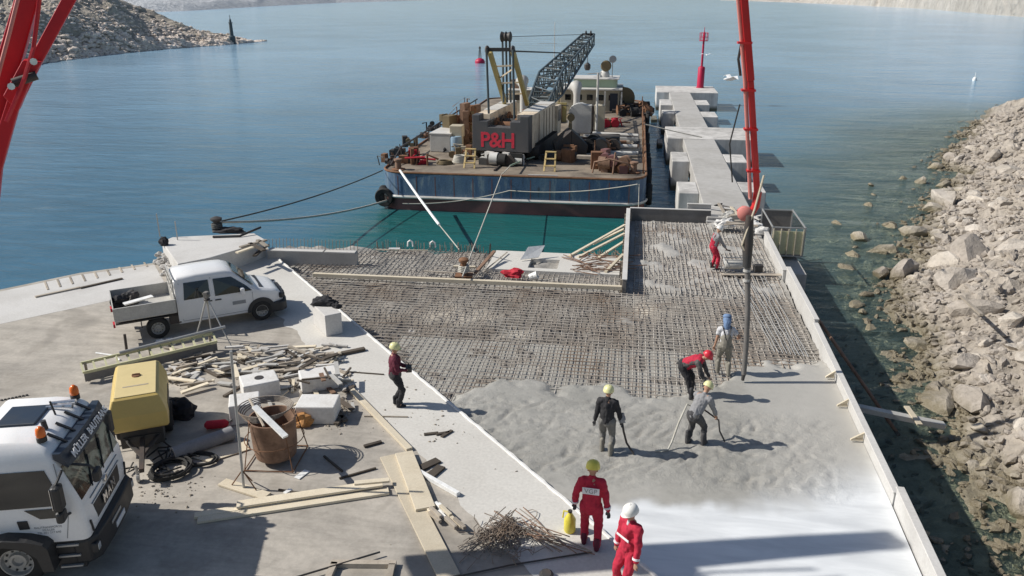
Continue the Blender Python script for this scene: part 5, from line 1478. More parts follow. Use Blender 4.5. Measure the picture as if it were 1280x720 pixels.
# tripod
f = [at(243, 427, ZQ), at(265, 422, ZQ), at(291, 436, ZQ)]; c = sum(f, V((0, 0, 0))) / 3; c.z = ZQ
e = empty('survey_tripod', c, 0, 'surveying tripod with a small instrument standing in front of the van', 'tripod')
for q in f:
    q = q - c; mb = MB(); mb.tube([q, q.lerp(V((0, 0, 1.45)), .5), V((0, 0, 1.45)) + q * .05], [.016, .024, .03], 6); mb.build('leg', MAT['galv'], e)
mb = MB(); mb.lathe([(.09, 1.42), (.1, 1.46), (.05, 1.5)], n=10); mb.build('tripod_head', MAT['steel_dark'], e)
mb = MB(); mb.box((0, 0, 1.6), (.13, .16, .2)); mb.tube([(-.12, .02, 1.62), (.12, -.02, 1.62)], .035, 8); mb.build('instrument', MAT['cloth_trouser_grey'], e, bevel=.02)
# foam / concrete blocks
def quayblock(px, py, L, W, H, rz, lab, mat='foam_white', hole=False, z=ZQ):
    e = thing_at('white_block', px, py, rz, lab, 'block', z)
    mb = MB(); mb.box((0, 0, H / 2), (L, W, H)); mb.build('block_body', MAT[mat], e, bevel=.03)
    if hole:
        mb = MB(); mb.lathe([(.12, H - .01), (.12, H + .015)], n=14); mb.build('dark_hole', MAT['steel_dark'], e)
    return e
quayblock(326, 492, .95, .75, .48, 35, 'white block with a dark spot on top, behind the rusty drum', hole=True)
quayblock(399, 483, 1.0, .62, .45, 30, 'white block strewn with sticks, farthest right of the block group')
quayblock(399, 522, 1.0, .72, .5, 8, 'white block with a small pipe on top, nearest of the block group')
quayblock(308, 522, .75, .7, .55, 25, 'pale block hidden directly behind the rusty drum')
b1 = (at(386, 404, ZQ) + at(421, 425, ZQ)) / 2
e = empty('edge_concrete_block', b1 + V((.1, .25, 0)), R(-50), 'square pale concrete block at the quay edge carrying a dark jacket', 'concrete block')
mb = MB(); mb.box((0, 0, .36), (1.25, .55, .72)); mb.build('block_body', MAT['concrete_white'], e, bevel=.02)
jk = lump('dark_jacket', MAT['cloth_black'], b1 + V((-.1, .6, .72)), (.42, .26, .18), 'black jacket thrown over the square concrete block at the quay edge', 'jacket', 12)
p = at(404, 373, ZQ + .75); lump('black_hat', MAT['cloth_black'], b1 + V((.42, .35, .72)), (.15, .12, .11), 'dark cap lying beside the black jacket on the edge block', 'cap', 16)
mb = MB(); mb.tube([at(399, 398, 2.02), at(399, 398, 2.08)], .07, 8); tag(mb.build('ground_plug', MAT['steel_dark']), 'small black plug on the quay just left of the edge block', 'plug')
# rusty drum
dc = at(343, 578, ZQ) + V((0, .15, 0))
e = empty('rusty_drum', dc, R(10), 'rusty open steel drum with a thin leg frame and a plank across its mouth', 'drum')
mb = MB(); mb.lathe([(.34, .10), (.46, .16), (.50, .4), (.52, 1.06), (.545, 1.10), (.545, 1.13), (.51, 1.13), (.49, 1.0), (.46, .3), (.3, .21), (.001, .20)], n=36, cap=False); mb.lathe([(.001, .095), (.34, .10)], n=36, cap=False)
mb.build('drum_shell', MAT['rust_pale'], e, smooth=40)
for k in range(4):
    a = k * pi / 2 + .7; mb = MB(); mb.tube([(.80 * cos(a), .80 * sin(a), 0), (.55 * cos(a), .55 * sin(a), 1.16)], .013, 6); mb.build('leg', MAT['rust'], e)
mb = MB(); mb.tube([(.67 * cos(k * pi / 14), .67 * sin(k * pi / 14), .6) for k in range(29)], .011, 5, False); mb.tube([(.80 * cos(.7 + k * pi / 2), .80 * sin(.7 + k * pi / 2), .03) for k in range(5)], .018, 5, False); mb.build('leg_ring', MAT['rust'], e)
mb = MB()
for k in range(5):
    mb.tube([((.50 + .04 * k) * cos(a) - .25, (.48) * sin(a) + .2, 1.12 + .035 * k + .05 * sin(a + 1)) for a in [j * pi / 12 for j in range(25)]], .014, 5, False)
tag(mb.build('wire_coil', MAT['rebar_steel'], loc=dc), 'loose coil of grey wire hung over the rim of the rusty drum', 'wire coil')
mb = MB(); a, b = at(318, 508, 3.5), at(357, 546, 3.18); mb.bar(a, b, .13, .05); tag(mb.build('drum_plank', MAT['bright_white']), 'whitish plank laid across the mouth of the rusty drum', 'plank')
mb = MB(); a, b = at(312, 499, 3.4), at(330, 533, 3.15); mb.tube([a, b], .03, 6); tag(mb.build('drum_rod', MAT['timber_grey']), 'thin grey rod leaning into the drum beside the whitish plank', 'rod')
lump('orange_sheet', MAT['orange_rag'], at(377, 530, ZQ), (.34, .25, .25), 'crumpled orange brown cloth between the drum and the nearest white block', 'cloth', 51)
lump('pale_cloth', MAT['foam_white'], at(377, 523, ZQ), (.26, .16, .22), 'crumpled pale cloth behind the orange one near the drum', 'cloth', 55)
# prop pole on its base board
pb = at(305, 612, ZQ)
e = empty('upright_prop', pb, 0, 'tall thin steel prop standing on a pale base board beside the drum', 'prop')
mb = MB(); mb.tube([(0, 0, .05), (.12, 0, 3.35)], .03, 8); mb.build('prop_tube', MAT['galv'], e, smooth=60)
A = at(278, 604, ZQ) - pb; B = at(334, 622, ZQ) - pb; A.z = B.z = .03
mb = MB(); mb.bar(A, B, .26, .05); mb.build('base_board', MAT['timber_pale'], e, bevel=.006)
mb = MB(); mb.tube([(.02, 0, .5), (-.3, .05, .06)], .015, 5); mb.tube([(.02, 0, .5), (.32, -.06, .06)], .015, 5); mb.tube([(0, 0, .5), (.05, .3, .03)], .015, 5); mb.build('stay_rod', MAT['rust'], e)
# pipe, extinguisher, hoses
mb = MB(); a, b = at(216, 568, 2.18), at(290, 541, 2.18); mb.lathe([(.13, 0), (.17, .0), (.17, (b - a).length), (.13, (b - a).length), (.13, 0)], n=18, cap=False)
o = mb.build('grey_pipe', MAT['cloth_grey'], smooth=40); o.rotation_mode = 'QUATERNION'; o.rotation_quaternion = (b - a).to_track_quat('Z', 'Y'); o.location = a; tag(o, 'thick grey plastic pipe lying behind the coiled black hose', 'pipe')
e = thing_at('red_canister', 272, 536, 20, 'small red canister lying in the shadow behind the grey pipe', 'canister')
mb = MB(); mb.lathe([(.04, -.3), (.11, -.24), (.11, .2), (.05, .28)], (0, 0, .13), 14, M=Matrix.Rotation(R(90), 4, 'Y')); mb.build('canister_body', MAT['red_rag'], e, smooth=40)
mb = MB(); mb.tube([(.26, 0, .13), (.36, .04, .2), (.34, .1, .1)], .02, 5); mb.build('nozzle', MAT['steel_dark'], e)
def coil(px, py, r, n, lab, mat='rubber', th=.03, sx=1.0, tail=None):
    mb = MB(); rnd = random.Random(px); pts = []
    for k in range(n * 20):
        a = k * 2 * pi / 20; rr_ = r * (1 - .10 * (k // 20) / n + .12 * sin(a * .5 + 1) * rnd.uniform(.7, 1))
        pts.append(V((rr_ * sx * cos(a) + .02 * (k // 20), rr_ * sin(a), .04 + .028 * (k // 20) + .02 * sin(a * 1.3))))
    if tail: pts += tail
    mb.tube(pts, th, 6)
    return tag(mb.build('hose_coil', MAT[mat], loc=at(px, py, ZQ), smooth=60), lab, 'hose')
coil(212, 590, .42, 5, 'black rubber hose coiled loosely on the ground in front of the compressor')
coil(249, 577, .26, 3, 'smaller black hose loop lying right of the big coil', sx=1.5)
mb = MB(); mb.slab([at(238, 572, 2.02), at(262, 578, 2.02), at(312, 562, 2.02), at(308, 552, 2.02), at(262, 560, 2.02)], .02); tag(mb.build('pale_sheet', MAT['timber_pale']), 'pale curved sheet lying between the small hose loop and the drum', 'sheet')
mb = MB(); rnd = random.Random(33)
for k in range(9):
    p = at(rnd.uniform(160, 235), rnd.uniform(555, 590), 2.03); pts = [p + V((rnd.gauss(0, .25), rnd.gauss(0, .25), rnd.random() * .15)) for _ in range(4)]
    mb.tube(pts, .02, 5)
tag(mb.build('cable_tangle', MAT['rubber'], smooth=60), 'tangle of dark cables under the compressor drawbar', 'cables', kind='stuff')
lump('oily_machine_cover', MAT['cloth_black'], at(222, 520, ZQ), (.45, .32, .35), 'dark covered machine crouching in the shadow right of the compressor', 'machine', 61)

# boards
def board(x0, y0, x1, y1, w, h, mat, lab, z0=None, z1=None, name='plank', cat='plank', group=None):
    z0 = ZQ + h / 2 + .003 if z0 is None else z0; z1 = z0 if z1 is None else z1
    mb = MB(); a, b = at(x0, y0, z0), at(x1, y1, z1); mb.bar(a, b, w, h)
    return tag(mb.build(name, MAT[mat], bevel=.006), lab, cat, group)
board(247, 650, 486, 614, .22, .06, 'timber_pale', 'long pale plank in front of the drum, nearest of three')
board(243, 645, 440, 613, .18, .07, 'timber_pale', 'long pale plank in front of the drum, middle of three')
board(296, 631, 478, 604, .24, .05, 'timber_pale', 'long pale plank in front of the drum, farthest of three', z0=2.12)
board(486, 570, 562, 722, .42, .05, 'timber_pale', 'very long broad pale board reaching out of the bottom of the picture')
board(505, 566, 532, 636, .42, .06, 'timber_pale', 'short broad pale board lying on the very long one', z0=2.09)
board(438, 486, 512, 562, .16, .08, 'timber_pale', 'narrow pale beam lying along the joint of the quay apron')
board(438, 469, 400, 452, .10, .05, 'timber_grey', 'narrow grey beam behind the white blocks')
board(422, 443, 456, 436, .16, .09, 'timber_dark', 'dark short timber lying left of the maroon-jacketed worker')
board(524, 590, 573, 618, .10, .10, 'bright_white', 'white plastic tube lying right of the broad boards', name='white_tube', cat='tube')
board(520, 588, 548, 575, .22, .05, 'timber_dark', 'dark flat timber beside the broad boards, upper one')
board(534, 598, 552, 583, .22, .05, 'timber_dark', 'dark flat timber beside the broad boards, lower one')
board(507, 577, 519, 574, .12, .06, 'timber_dark', 'tiny dark offcut at the corner of the broad board')
board(455, 558, 477, 552, .10, .05, 'timber_dark', 'small dark offcut alone on the open quay right of the drum')
board(405, 570, 428, 589, .05, .04, 'timber_dark', 'dark thin stick by the drum shadow, upper')
board(470, 585, 424, 598, .05, .04, 'timber_dark', 'dark thin stick crossing the drum shadow')
board(455, 520, 510, 521, .04, .03, 'timber_grey', 'thin long lath on the quay right of the white blocks')
board(426, 464, 480, 468, .04, .03, 'timber_dark', 'thin long dark rod lying towards the quay edge')
board(348, 612, 372, 616, .04, .04, 'timber_dark', 'thin dark rod before the drum')
board(356, 617, 364, 612, .10, .05, 'bright_white', 'tiny white offcut in front of the drum')
board(371, 598, 384, 588, .16, .02, 'bright_white', 'small white paper lying in the drum shadow', name='paper', cat='paper')
board(443, 604, 487, 600, .14, .05, 'timber_pale', 'short pale plank end lying across the right ends of three planks', z0=2.16)
rnd = random.Random(77)
for k in range(11):
    px, py = 532 + k * 3.4 + rnd.uniform(-3, 3), 640 + rnd.uniform(-12, 10)
    board(px, py, px + 13, py + 12, .075, .07, rnd.choice(['timber_pale', 'bright_white', 'timber_grey']), 'short pale stub in the little heap beside the broad boards', z0=ZQ + .04 + rnd.random() * .1, name='timber_stub', cat='timber stub', group='stubs beside the broad boards')
# scrap timber pile
for k in range(150):
    px = rnd.choice([rnd.uniform(212, 340), rnd.uniform(300, 420)]); py = rnd.gauss(463, 12) if px < 300 else rnd.gauss(452, 11)
    if px > 340: py = min(py, 470)
    if py > 492 or py < 432: continue
    a = rnd.gauss(.15, .45) + (pi / 2 if rnd.random() < .14 else 0); L = rnd.choice([.25, .35, .5, .7, 1.3]) * rnd.uniform(.8, 1.2)
    c = at(px, py, ZQ); z = ZQ + .03 + rnd.random() ** 2 * .18
    dx, dy = cos(a) * L / 2, sin(a) * L / 2
    mb = MB(); mb.bar((c.x - dx, c.y - dy, z), (c.x + dx, c.y + dy, z + rnd.uniform(-.02, .06)), rnd.choice([.06, .09, .14]), rnd.choice([.035, .05]))
    tag(mb.build('timber_offcut', MAT[rnd.choice(['timber_pale', 'timber_grey', 'bed_grey', 'timber_dark', 'concrete_white', 'timber_grey', 'concrete_cast'])]), 'short weathered timber offcut in the scattered pile behind the white blocks', 'timber offcut', 'timber offcuts behind the white blocks')
mb = MB(); rnd2 = random.Random(5)
def deb(r_):
    c_ = r_.choice([(300, 460, 80, 20), (420, 520, 16, 18), (430, 505, 10, 12), (230, 470, 20, 18), (340, 470, 60, 16), (520, 500, 140, 90), (200, 610, 60, 30)])
    px, py = r_.gauss(c_[0], c_[2] * .5), r_.gauss(c_[1], c_[3] * .5); p = at(px, py, ZQ)
    if p.y > edge_y(p.x) - .3: return None
    return (p.x, p.y, ZQ)
scatter(mb, 900, deb, .012, .055, rnd2)
tag(mb.build('small_debris', MAT['timber_grey']), 'fine chips and crumbs scattered over the quay', 'debris', kind='stuff')
rnd = random.Random(91)
for k in range(34):
    px, py = rnd.gauss(385, 38), rnd.gauss(490, 18)
    if px > 445 or py > 535: continue
    c = at(px, py, ZQ); a = rnd.uniform(0, pi); L = rnd.uniform(.25, .8); zz = ZQ + rnd.choice([.03, .05, .53, .55]) if 378 < px < 425 else ZQ + .04
    mb = MB(); mb.bar((c.x - cos(a) * L / 2, c.y - sin(a) * L / 2, zz), (c.x + cos(a) * L / 2, c.y + sin(a) * L / 2, zz + rnd.uniform(0, .08)), rnd.choice([.05, .08, .12]), .04)
    tag(mb.build('wood_scrap', MAT[rnd.choice(['timber_dark', 'timber_grey', 'timber_pale', 'rust_pale', 'bed_grey'])]), 'small broken wood scrap strewn on and around the white blocks', 'wood scrap', 'wood scraps around the white blocks')
# dark jagged debris right of nearest block
for k, (px, py, px2, py2) in enumerate(((418, 508, 432, 526), (424, 500, 441, 512), (430, 490, 443, 482), (420, 530, 428, 520))):
    board(px, py, px2, py2, .13, .05, 'timber_dark', ('dark splintered board right of the nearest white block', 'dark splintered board just above the first one by the nearest block', 'dark splintered board by the joint of the apron', 'dark splinter at the foot of the nearest white block')[k], z0=2.08)
for k, (px, py, px2, py2) in enumerate(((530, 543, 548, 541), (545, 543, 562, 540), (552, 546, 565, 538))):
    board(px, py, px2, py2, .09, .04, 'timber_dark', ('dark wood splinter on the apron below the worker shadow, left', 'dark wood splinter on the apron below the worker shadow, middle', 'dark wood splinter on the apron below the worker shadow, right')[k])
# frame at the bottom
e = thing_at('timber_crib', 450, 722, 6, 'brown rectangular timber frame cut off by the bottom edge', 'frame')
for (a, b) in (((-.62, .30, .05), (.62, .34, .05)), ((-.55, .3, .05), (-.60, -.9, .05)), ((.55, .3, .05), (.60, -.9, .05))):
    mb = MB(); mb.bar(a, b, .12, .10); mb.build('frame_bar', MAT['timber_grey'], e)
mb = MB(); mb.tube([at(365, 723, 2.1), at(475, 690, 2.1)], .02, 5); tag(mb.build('thin_rod', MAT['steel_dark']), 'thin dark rod slanting above the brown timber frame', 'rod')
mb = MB(); mb.tube([at(560, 723, 2.03), at(640, 706, 2.04), at(740, 690, 2.03)], .018, 5); tag(mb.build('thin_rod', MAT['steel_dark']), 'thin dark rod below the rebar tangle', 'rod')
# rebar tangle + loose long bars
tg = at(630, 676, ZQ); rnd = random.Random(12); mb = MB()
for k in range(110):
    a = rnd.uniform(0, 2 * pi); r1 = abs(rnd.gauss(0, .42)); p = tg + V((r1 * cos(a), r1 * .7 * sin(a), .02)); pts = []
    q = p.copy(); th = rnd.uniform(0, 2 * pi)
    for j in range(6):
        pts.append(V((q.x, q.y, max(ZQ + .01, ZQ + .02 + rnd.random() * .32 * math.exp(-r1 * 1.5))))); th += rnd.gauss(0, 1.0); q += V((cos(th), sin(th), 0)) * .12
    mb.tube(pts, .009, 4)
tag(mb.build('tie_wire_tangle', MAT['rebar_steel'], smooth=60), 'heap of tangled rusty tie wire left of the red-clad workers', 'wire tangle')
for k in range(16):
    x0, y0 = 598 + rnd.uniform(0, 60), 640 + rnd.uniform(-6, 24); x1, y1 = 700 + rnd.uniform(-10, 45), 680 + rnd.uniform(-12, 18)
    z = ZQ + .02 + rnd.random() * .12
    mb = MB(); a, b = at(x0, y0, z), at(x1, y1, z + rnd.uniform(-.01, .1)); mb.tube([a, a.lerp(b, .5) + V((rnd.gauss(0, .05), rnd.gauss(0, .05), 0)), b], .011, 5)
    tag(mb.build('loose_rebar', MAT[rnd.choice(['rebar_steel', 'rust_pale'])]), 'long loose reinforcing bar running from the wire heap to the workers', 'rebar', 'loose bars by the wire heap')
for k in range(8):
    x0, y0 = 570 + rnd.uniform(0, 40), 690 + rnd.uniform(-10, 26); x1, y1 = 625 + rnd.uniform(-10, 26), 655 + rnd.uniform(-22, 14)
    mb = MB(); mb.tube([at(x0, y0, ZQ + .02), at(x1, y1, ZQ + .25)], .010, 5)
    tag(mb.build('loose_rebar', MAT['rebar_steel']), 'thin bar poking down-left out of the wire heap', 'rebar', 'bars poking out of the wire heap')
# pole remains at the raised landing, posts at sea edge, bollard with gear
lbk = at(272, 289, 2.76)
e = empty('mooring_bollard', lbk, 0, 'dark mooring bollard and chain on the raised landing holding the barge ropes', 'bollard')
mb = MB(); mb.lathe([(.22, 0), (.2, .08), (.15, .14), (.14, .42), (.24, .5), (.24, .58), (.1, .64)], n=16); mb.build('bollard_post', MAT['steel_dark'], e, smooth=40)
mb = MB()
for z in (.18, .25, .32): mb.tube([(.2 * cos(k * pi / 8), .2 * sin(k * pi / 8), z) for k in range(17)], .04, 6, False)
mb.build('rope_turns', MAT['rope_dark'], e)
lump('heap_of_nets', MAT['cloth_black'], lbk + V((.55, -.05, 0)), (.75, .22, .16), 'dark heap of old rope trailing right from the landing bollard', 'rope heap', 71)
mb = MB(); mb.tube([at(266, 296, 2.8), at(300, 295, 2.8), at(326, 284, 3.0)], .05, 6); tag(mb.build('dark_pole', MAT['steel_dark']), 'dark pole lying along the top of the raised landing', 'pole')
lump('dark_bag', MAT['cloth_black'], at(206, 306, 2.76), (.18, .14, .26), 'small dark bag standing at the left corner of the raised landing', 'bag', 81)
for (px, py, h, z, lb) in ((200, 296, 1.0, 2.75, 'thin pale stake at the far left corner of the raised landing'), (222, 300, .8, 2.75, 'thin short stake on the raised landing')):
    mb = MB(); p = at(px, py, z); mb.tube([p, p + V((0, 0, h))], .025, 5); tag(mb.build('stake', MAT['galv'])
, lb, 'stake')
# landing: broken edge pieces near the van nose
for k, (px, py, px2, py2, m_) in enumerate(((300, 309, 333, 300, 'timber_grey'), (312, 304, 330, 313, 'timber_dark'), (296, 316, 316, 309, 'timber_pale'), (318, 320, 334, 306, 'timber_dark'), (322, 300, 334, 308, 'timber_grey'))):
    board(px, py, px2, py2, .16, .06, m_, ('grey board on the corner of the raised landing by the van nose', 'dark board hanging at the corner of the raised landing', 'pale board end behind the van windscreen', 'dark timber leaning below the corner of the landing', 'grey short board at the very tip of the landing')[k], z0=2.86 if k != 3 else 2.4)
# dark mark + boards at the sea edge strip
for k in range(9):
    px = 60 + k * 15.5; board(px, 362 - k * 3.6, px - 4 , 352 - k * 3.0, .07, .02, 'timber_grey', 'short cross lath on the pale sea-edge strip', group='cross laths on the sea-edge strip', name='cross_lath', cat='lath')
board(44, 371, 100, 359, .12, .05, 'timber_grey', 'long grey lath along the sea-edge strip, left length')
board(100, 360, 153, 348, .12, .05, 'timber_dark', 'long dark lath along the sea-edge strip, right length')
# little perforated strip at far left
for k in range(8):
    mb = MB(); p = at(2 + k * 4.5, 500 - k * .9, 2.02); mb.box((0, 0, 0), (.05, .05, .03)); tag(mb.build('dark_chip', MAT['steel_dark'], loc=p), 'tiny dark chip in the short row behind the truck roof', 'chip', 'row of dark chips behind the truck')
# yellow jug
e = thing_at('yellow_jug', 712, 664, 80, 'yellow plastic jug standing on the quay edge left of the red-clad worker', 'jug')
mb = MB(); mb.lathe([(.10, 0), (.12, .04), (.12, .30), (.05, .42), (.04, .46)], n=14); o = mb.build('jug_body', MAT['jug_yellow'], e, smooth=40, bevel=.0)
mb = MB(); mb.lathe([(.045, .46), (.045, .50)], n=10); mb.build('cap', MAT['steel_dark'], e)
mb = MB(); mb.tube([(.0, .03, .46), (.0, .13, .46), (.0, .15, .3)], .018, 6); mb.build('handle', MAT['jug_yellow'], e)
mb = MB(); mb.tube([at(683, 719, 2.06), at(683, 716, 2.14)], [.14, .09], 10); tag(mb.build('dark_cone_cap', MAT['steel_dark']), 'dark round cap at the bottom edge below the wire heap', 'cap')
# ================================================================ BARGE AND CRANE
DZ = 2.25
def hull_mat():
    m, nt, b = nmat('hull_blue')
    c = coord(nt); mp = nt.nodes.new('ShaderNodeMapping'); mp.inputs['Scale'].default_value = (1, 1, .22); nt.links.new(c, mp.inputs[0])
    n1 = nz(nt, mp.outputs[0], .8, 5, .6); n2 = nz(nt, mp.outputs[0], 3.2, 5, .75); n3 = nz(nt, c, 12, 3)
    cc = mix(nt, ramp(nt, n1, [(.40, 0.), (.62, 1.)]), (0.065, 0.125, 0.225), (0.11, 0.18, 0.26))
    cc = mix(nt, ramp(nt, n2, [(.54, 0.), (.68, .75)]), cc, (0.27, 0.32, 0.34))
    cc = mix(nt, ramp(nt, n2, [(.30, .8), (.40, 0.)]), cc, (0.055, 0.045, 0.04))
    cc = mix(nt, 1., cc, ramp(nt, n3, [(.3, .8), (.7, 1.1)]), 'MULTIPLY')
    nt.links.new(cc, b.inputs['Base Color']); b.inputs['Roughness'].default_value = .6
    return m
BX0, BX1, BY0, BY1 = -15.05, .92, 45.9, 84.0
bg_ = empty('work_barge', (-7, 46, 0), 0, 'wide flat work barge with a faded blue and brown hull moored beyond the platform', 'barge')
def hull_outline(inset=0.0, r=1.5):
    pts = []; x0, x1, y0, y1 = BX0 + inset + 7, BX1 - inset + 7, BY0 + inset - 46, BY1 - inset - 46
    for cx, cy, a0 in ((x1 - r, y0 + r, -pi / 2), (x1 - r, y1 - r, 0), (x0 + r, y1 - r, pi / 2), (x0 + r, y0 + r, pi)):
        for k in range(7): a = a0 + k * pi / 12; pts.append((cx + r * cos(a), cy + r * sin(a)))
    return pts
mb = MB(); mb.prism(hull_outline(.06), -.6, .82); mb.build('lower_hull', MAT['hull_red'], bg_, smooth=30)
mb = MB(); mb.prism(hull_outline(), .80, DZ - .02); mb.build('upper_hull', hull_mat(), bg_, smooth=30)
mb = MB(); mb.prism(hull_outline(.03), DZ - .018, DZ); mb.build('deck', MAT['deck'], bg_)
mb = MB(); ol = hull_outline(-.06); mb.tube([V((x, y, .84)) for x, y in ol] + [V((*ol[0], .84))], .09, 6, False); mb.build('rubbing_strake', MAT['ship_white'], bg_)
mb = MB(); ol = hull_outline(.02); mb.tube([V((x, y, DZ + .05)) for x, y in ol] + [V((*ol[0], DZ + .05))], .07, 6, False); mb.build('deck_edge_rail', MAT['rust'], bg_)
mb = MB()
for k in range(13): mb.box((BX0 + 7 + 1.2 + k * 1.15, -.11, 1.5), (.05, .03, 1.2))
mb.build('hull_plate_seam', MAT['hull_red'], bg_)
def tyre_(x, y, z, r, axis='y', parent=bg_, name='tyre_fender'):
    mb = MB(); M = Matrix.Translation((x, y, z)) @ (Matrix.Rotation(R(90), 4, 'X') if axis == 'y' else Matrix.Rotation(R(90), 4, 'Y'))
    mb.lathe([(r * .5, -.16), (r * .9, -.18), (r, -.08), (r, .08), (r * .9, .18), (r * .5, .16), (r * .46, 0), (r * .5, -.16)], n=22, M=M, cap=False)
    return mb.build(name, MAT['rubber'], parent, smooth=50)
tyre_(BX0 + 7 + .05, .55, .72, .62, 'x'); tyre_(BX0 + 7.0 + .25, .05, .72, .58, 'y')
for k in range(11): tyre_(BX1 + 7.22, 2.0 + k * 3.3, 1.0 + .2 * (k % 3), .66 + .1 * (k % 2), 'x')
for k in range(3): tyre_(BX1 + 7.3, 27 + k * 2.2, 1.9, .8, 'x')
mb = MB()
for k in range(8): mb.tube([(BX0 + 7.3, 4 + k * 3.6, DZ), (BX0 + 7.3, 4 + k * 3.6, DZ + .9)], .05, 6)
mb.tube([(BX0 + 7.3, 1.5, DZ + .15), (BX0 + 7.3, 4, DZ + .85), (BX0 + 7.3, 30, DZ + .85)], .06, 6); mb.build('side_railing', MAT['steel_dark'], bg_)
mb = MB()
for k in range(10): mb.tube([(BX1 + 6.8, 2 + k * 3.4, DZ), (BX1 + 6.8, 2 + k * 3.4, DZ + 1.0)], .05, 6)
mb.tube([(BX1 + 6.8, 15, DZ + 1.0), (BX1 + 6.8, 33, DZ + 1.0)], .04, 6); mb.build('side_railing', MAT['rust'], bg_)
def onbarge(px, py, z=DZ): return at(px, py, z)
def bthing(name, p, rz, lab, cat, group=None): return empty(name, p, rz, lab, cat, group)

def junk(name, px, py, w, d, h, n, mats, lab, cat, seed, z=DZ):
    """irregular machinery: housings, bent pipes and drums, each a part of its own"""
    rnd = random.Random(seed); e = bthing(name, onbarge(px, py, z), rnd.uniform(-.3, .3), lab, cat)
    for m_ in mats:
        for _ in range(n):
            mb = MB(); c = V((rnd.uniform(-w, w) / 2, rnd.uniform(-d, d) / 2, 0)); k = rnd.random(); hh = rnd.uniform(.25, 1) * h
            if k < .35: mb.box(c + V((0, 0, hh / 2)), (rnd.uniform(.12, .4) * w, rnd.uniform(.12, .4) * d, hh), rnd.uniform(-.4, .4)); nm = 'housing'
            elif k < .7: mb.tube([c, c + V((rnd.gauss(0, .15) * w, rnd.gauss(0, .1) * d, hh)), c + V((rnd.gauss(0, .35) * w, 0, hh * rnd.uniform(.5, 1)))], rnd.uniform(.03, .07), 6); nm = 'pipe'
            else: mb.lathe([(.12 * w + .08, -.1 * w), (.12 * w + .08, .1 * w)], n=14, M=Matrix.Translation(c + V((0, 0, hh * .6))) @ Matrix.Rotation(R(90), 4, rnd.choice('XY'))); nm = 'drum'
            mb.build(nm, MAT[m_], e, smooth=35)
    return e

# fairlead / bollards
for (px, py, lb) in ((498, 212, 'pale round mooring bollard at the left front corner of the barge deck'), (792, 216, 'rusty mooring post at the right front corner of the barge deck')):
    e = bthing('deck_bollard', onbarge(px, py), 0, lb, 'bollard')
    mb = MB(); mb.lathe([(.2, 0), (.18, .5), (.26, .56), (.26, .66), (.1, .7)], n=12); mb.build('post', MAT['rust_pale'], e, smooth=40)
    mb = MB(); mb.lathe([(.42, 0), (.42, .06), (.3, .08)], n=16); mb.build('base_ring', MAT['rust'], e)

# crane
CR = V((-7.75, 54.3, DZ)); CA = R(-6.5)
cr = empty('crawler_crane', CR, CA, 'old crawler crane with P&H on its dark counterweight standing on the barge', 'crane')
Ci = (Matrix.Translation(CR) @ Matrix.Rotation(CA, 4, 'Z')).inverted()
def cl(p): return Ci @ V(p)
mb = MB()
cwp = [(-1.85, .72), (1.85, .72), (1.85, 2.98), (1.25, 2.98), (1.25, 2.62), (.62, 2.62), (.62, 2.25), (-.80, 2.25), (-.80, 2.62), (-1.35, 2.62), (-1.35, 2.98), (-1.85, 2.98)]
mb.prism(cwp, -.45, .45, M=Matrix.Translation((0, -3.95, 0)) @ Matrix.Rotation(R(90), 4, 'X')); cw = mb.build('counterweight', MAT['crane_grey'], cr, bevel=.04)
M = basis((-.18, -4.405, 1.40), (1, 0, 0), (0, 0, 1))
put_text('counterweight_lettering', 'P&H', 1.30, M, MAT['letter_red'], cw, bold=.026, depth=.012, spacing=.92)
for sg, xa, xb_ in ((-1, -1.84, -.95), (1, .80, 1.84)):
    mb = MB(); mb.box(((xa + xb_) / 2, .0, 1.88), (xb_ - xa, 6.8, 2.1)); hp = mb.build('machinery_house', MAT['crane_cream'], cr, bevel=.03)
    mb = MB(); mb.box(((xa + xb_) / 2, -.2, 2.95), (xb_ - xa + .04, 3.2, .05)); mb.box(((xa + xb_) / 2, 2.4, 2.98), (xb_ - xa + .04, 1.6, .05)); mb.build('roof_plate', MAT['ship_white'], hp)
    for y in (-1.6, -.2, .6, 1.5, 2.5):
        mb = MB(); mb.box((sg * 1.845, y, 1.85), (.03, .10, 1.9)); mb.build('door_post', MAT['rust'], hp)
mb = MB(); mb.box((-.08, .3, 1.3), (1.7, 6.0, .5)); mb.build('machine_deck', MAT['steel_dark'], cr)
for y, m_ in ((-2.6, 'rust'), (-1.2, 'steel_dark'), (.4, 'rust')):
    mb = MB(); mb.lathe([(.55, -.7), (.55, -.6), (.32, -.6), (.32, .6), (.55, .6), (.55, .7)], n=18, M=Matrix.Translation((-.08, y, 2.05)) @ Matrix.Rotation(R(90), 4, 'Y')); mb.build('winch_drum', MAT[m_], cr, smooth=40)
mb = MB(); mb.lathe([(1.5, .9), (1.5, 1.08), (1.2, .6), (1.2, .9)][::-1], n=24); mb.box((0, 0, .72), (2.6, 3.2, .35)); mb.build('turntable', MAT['steel_dark'], cr)
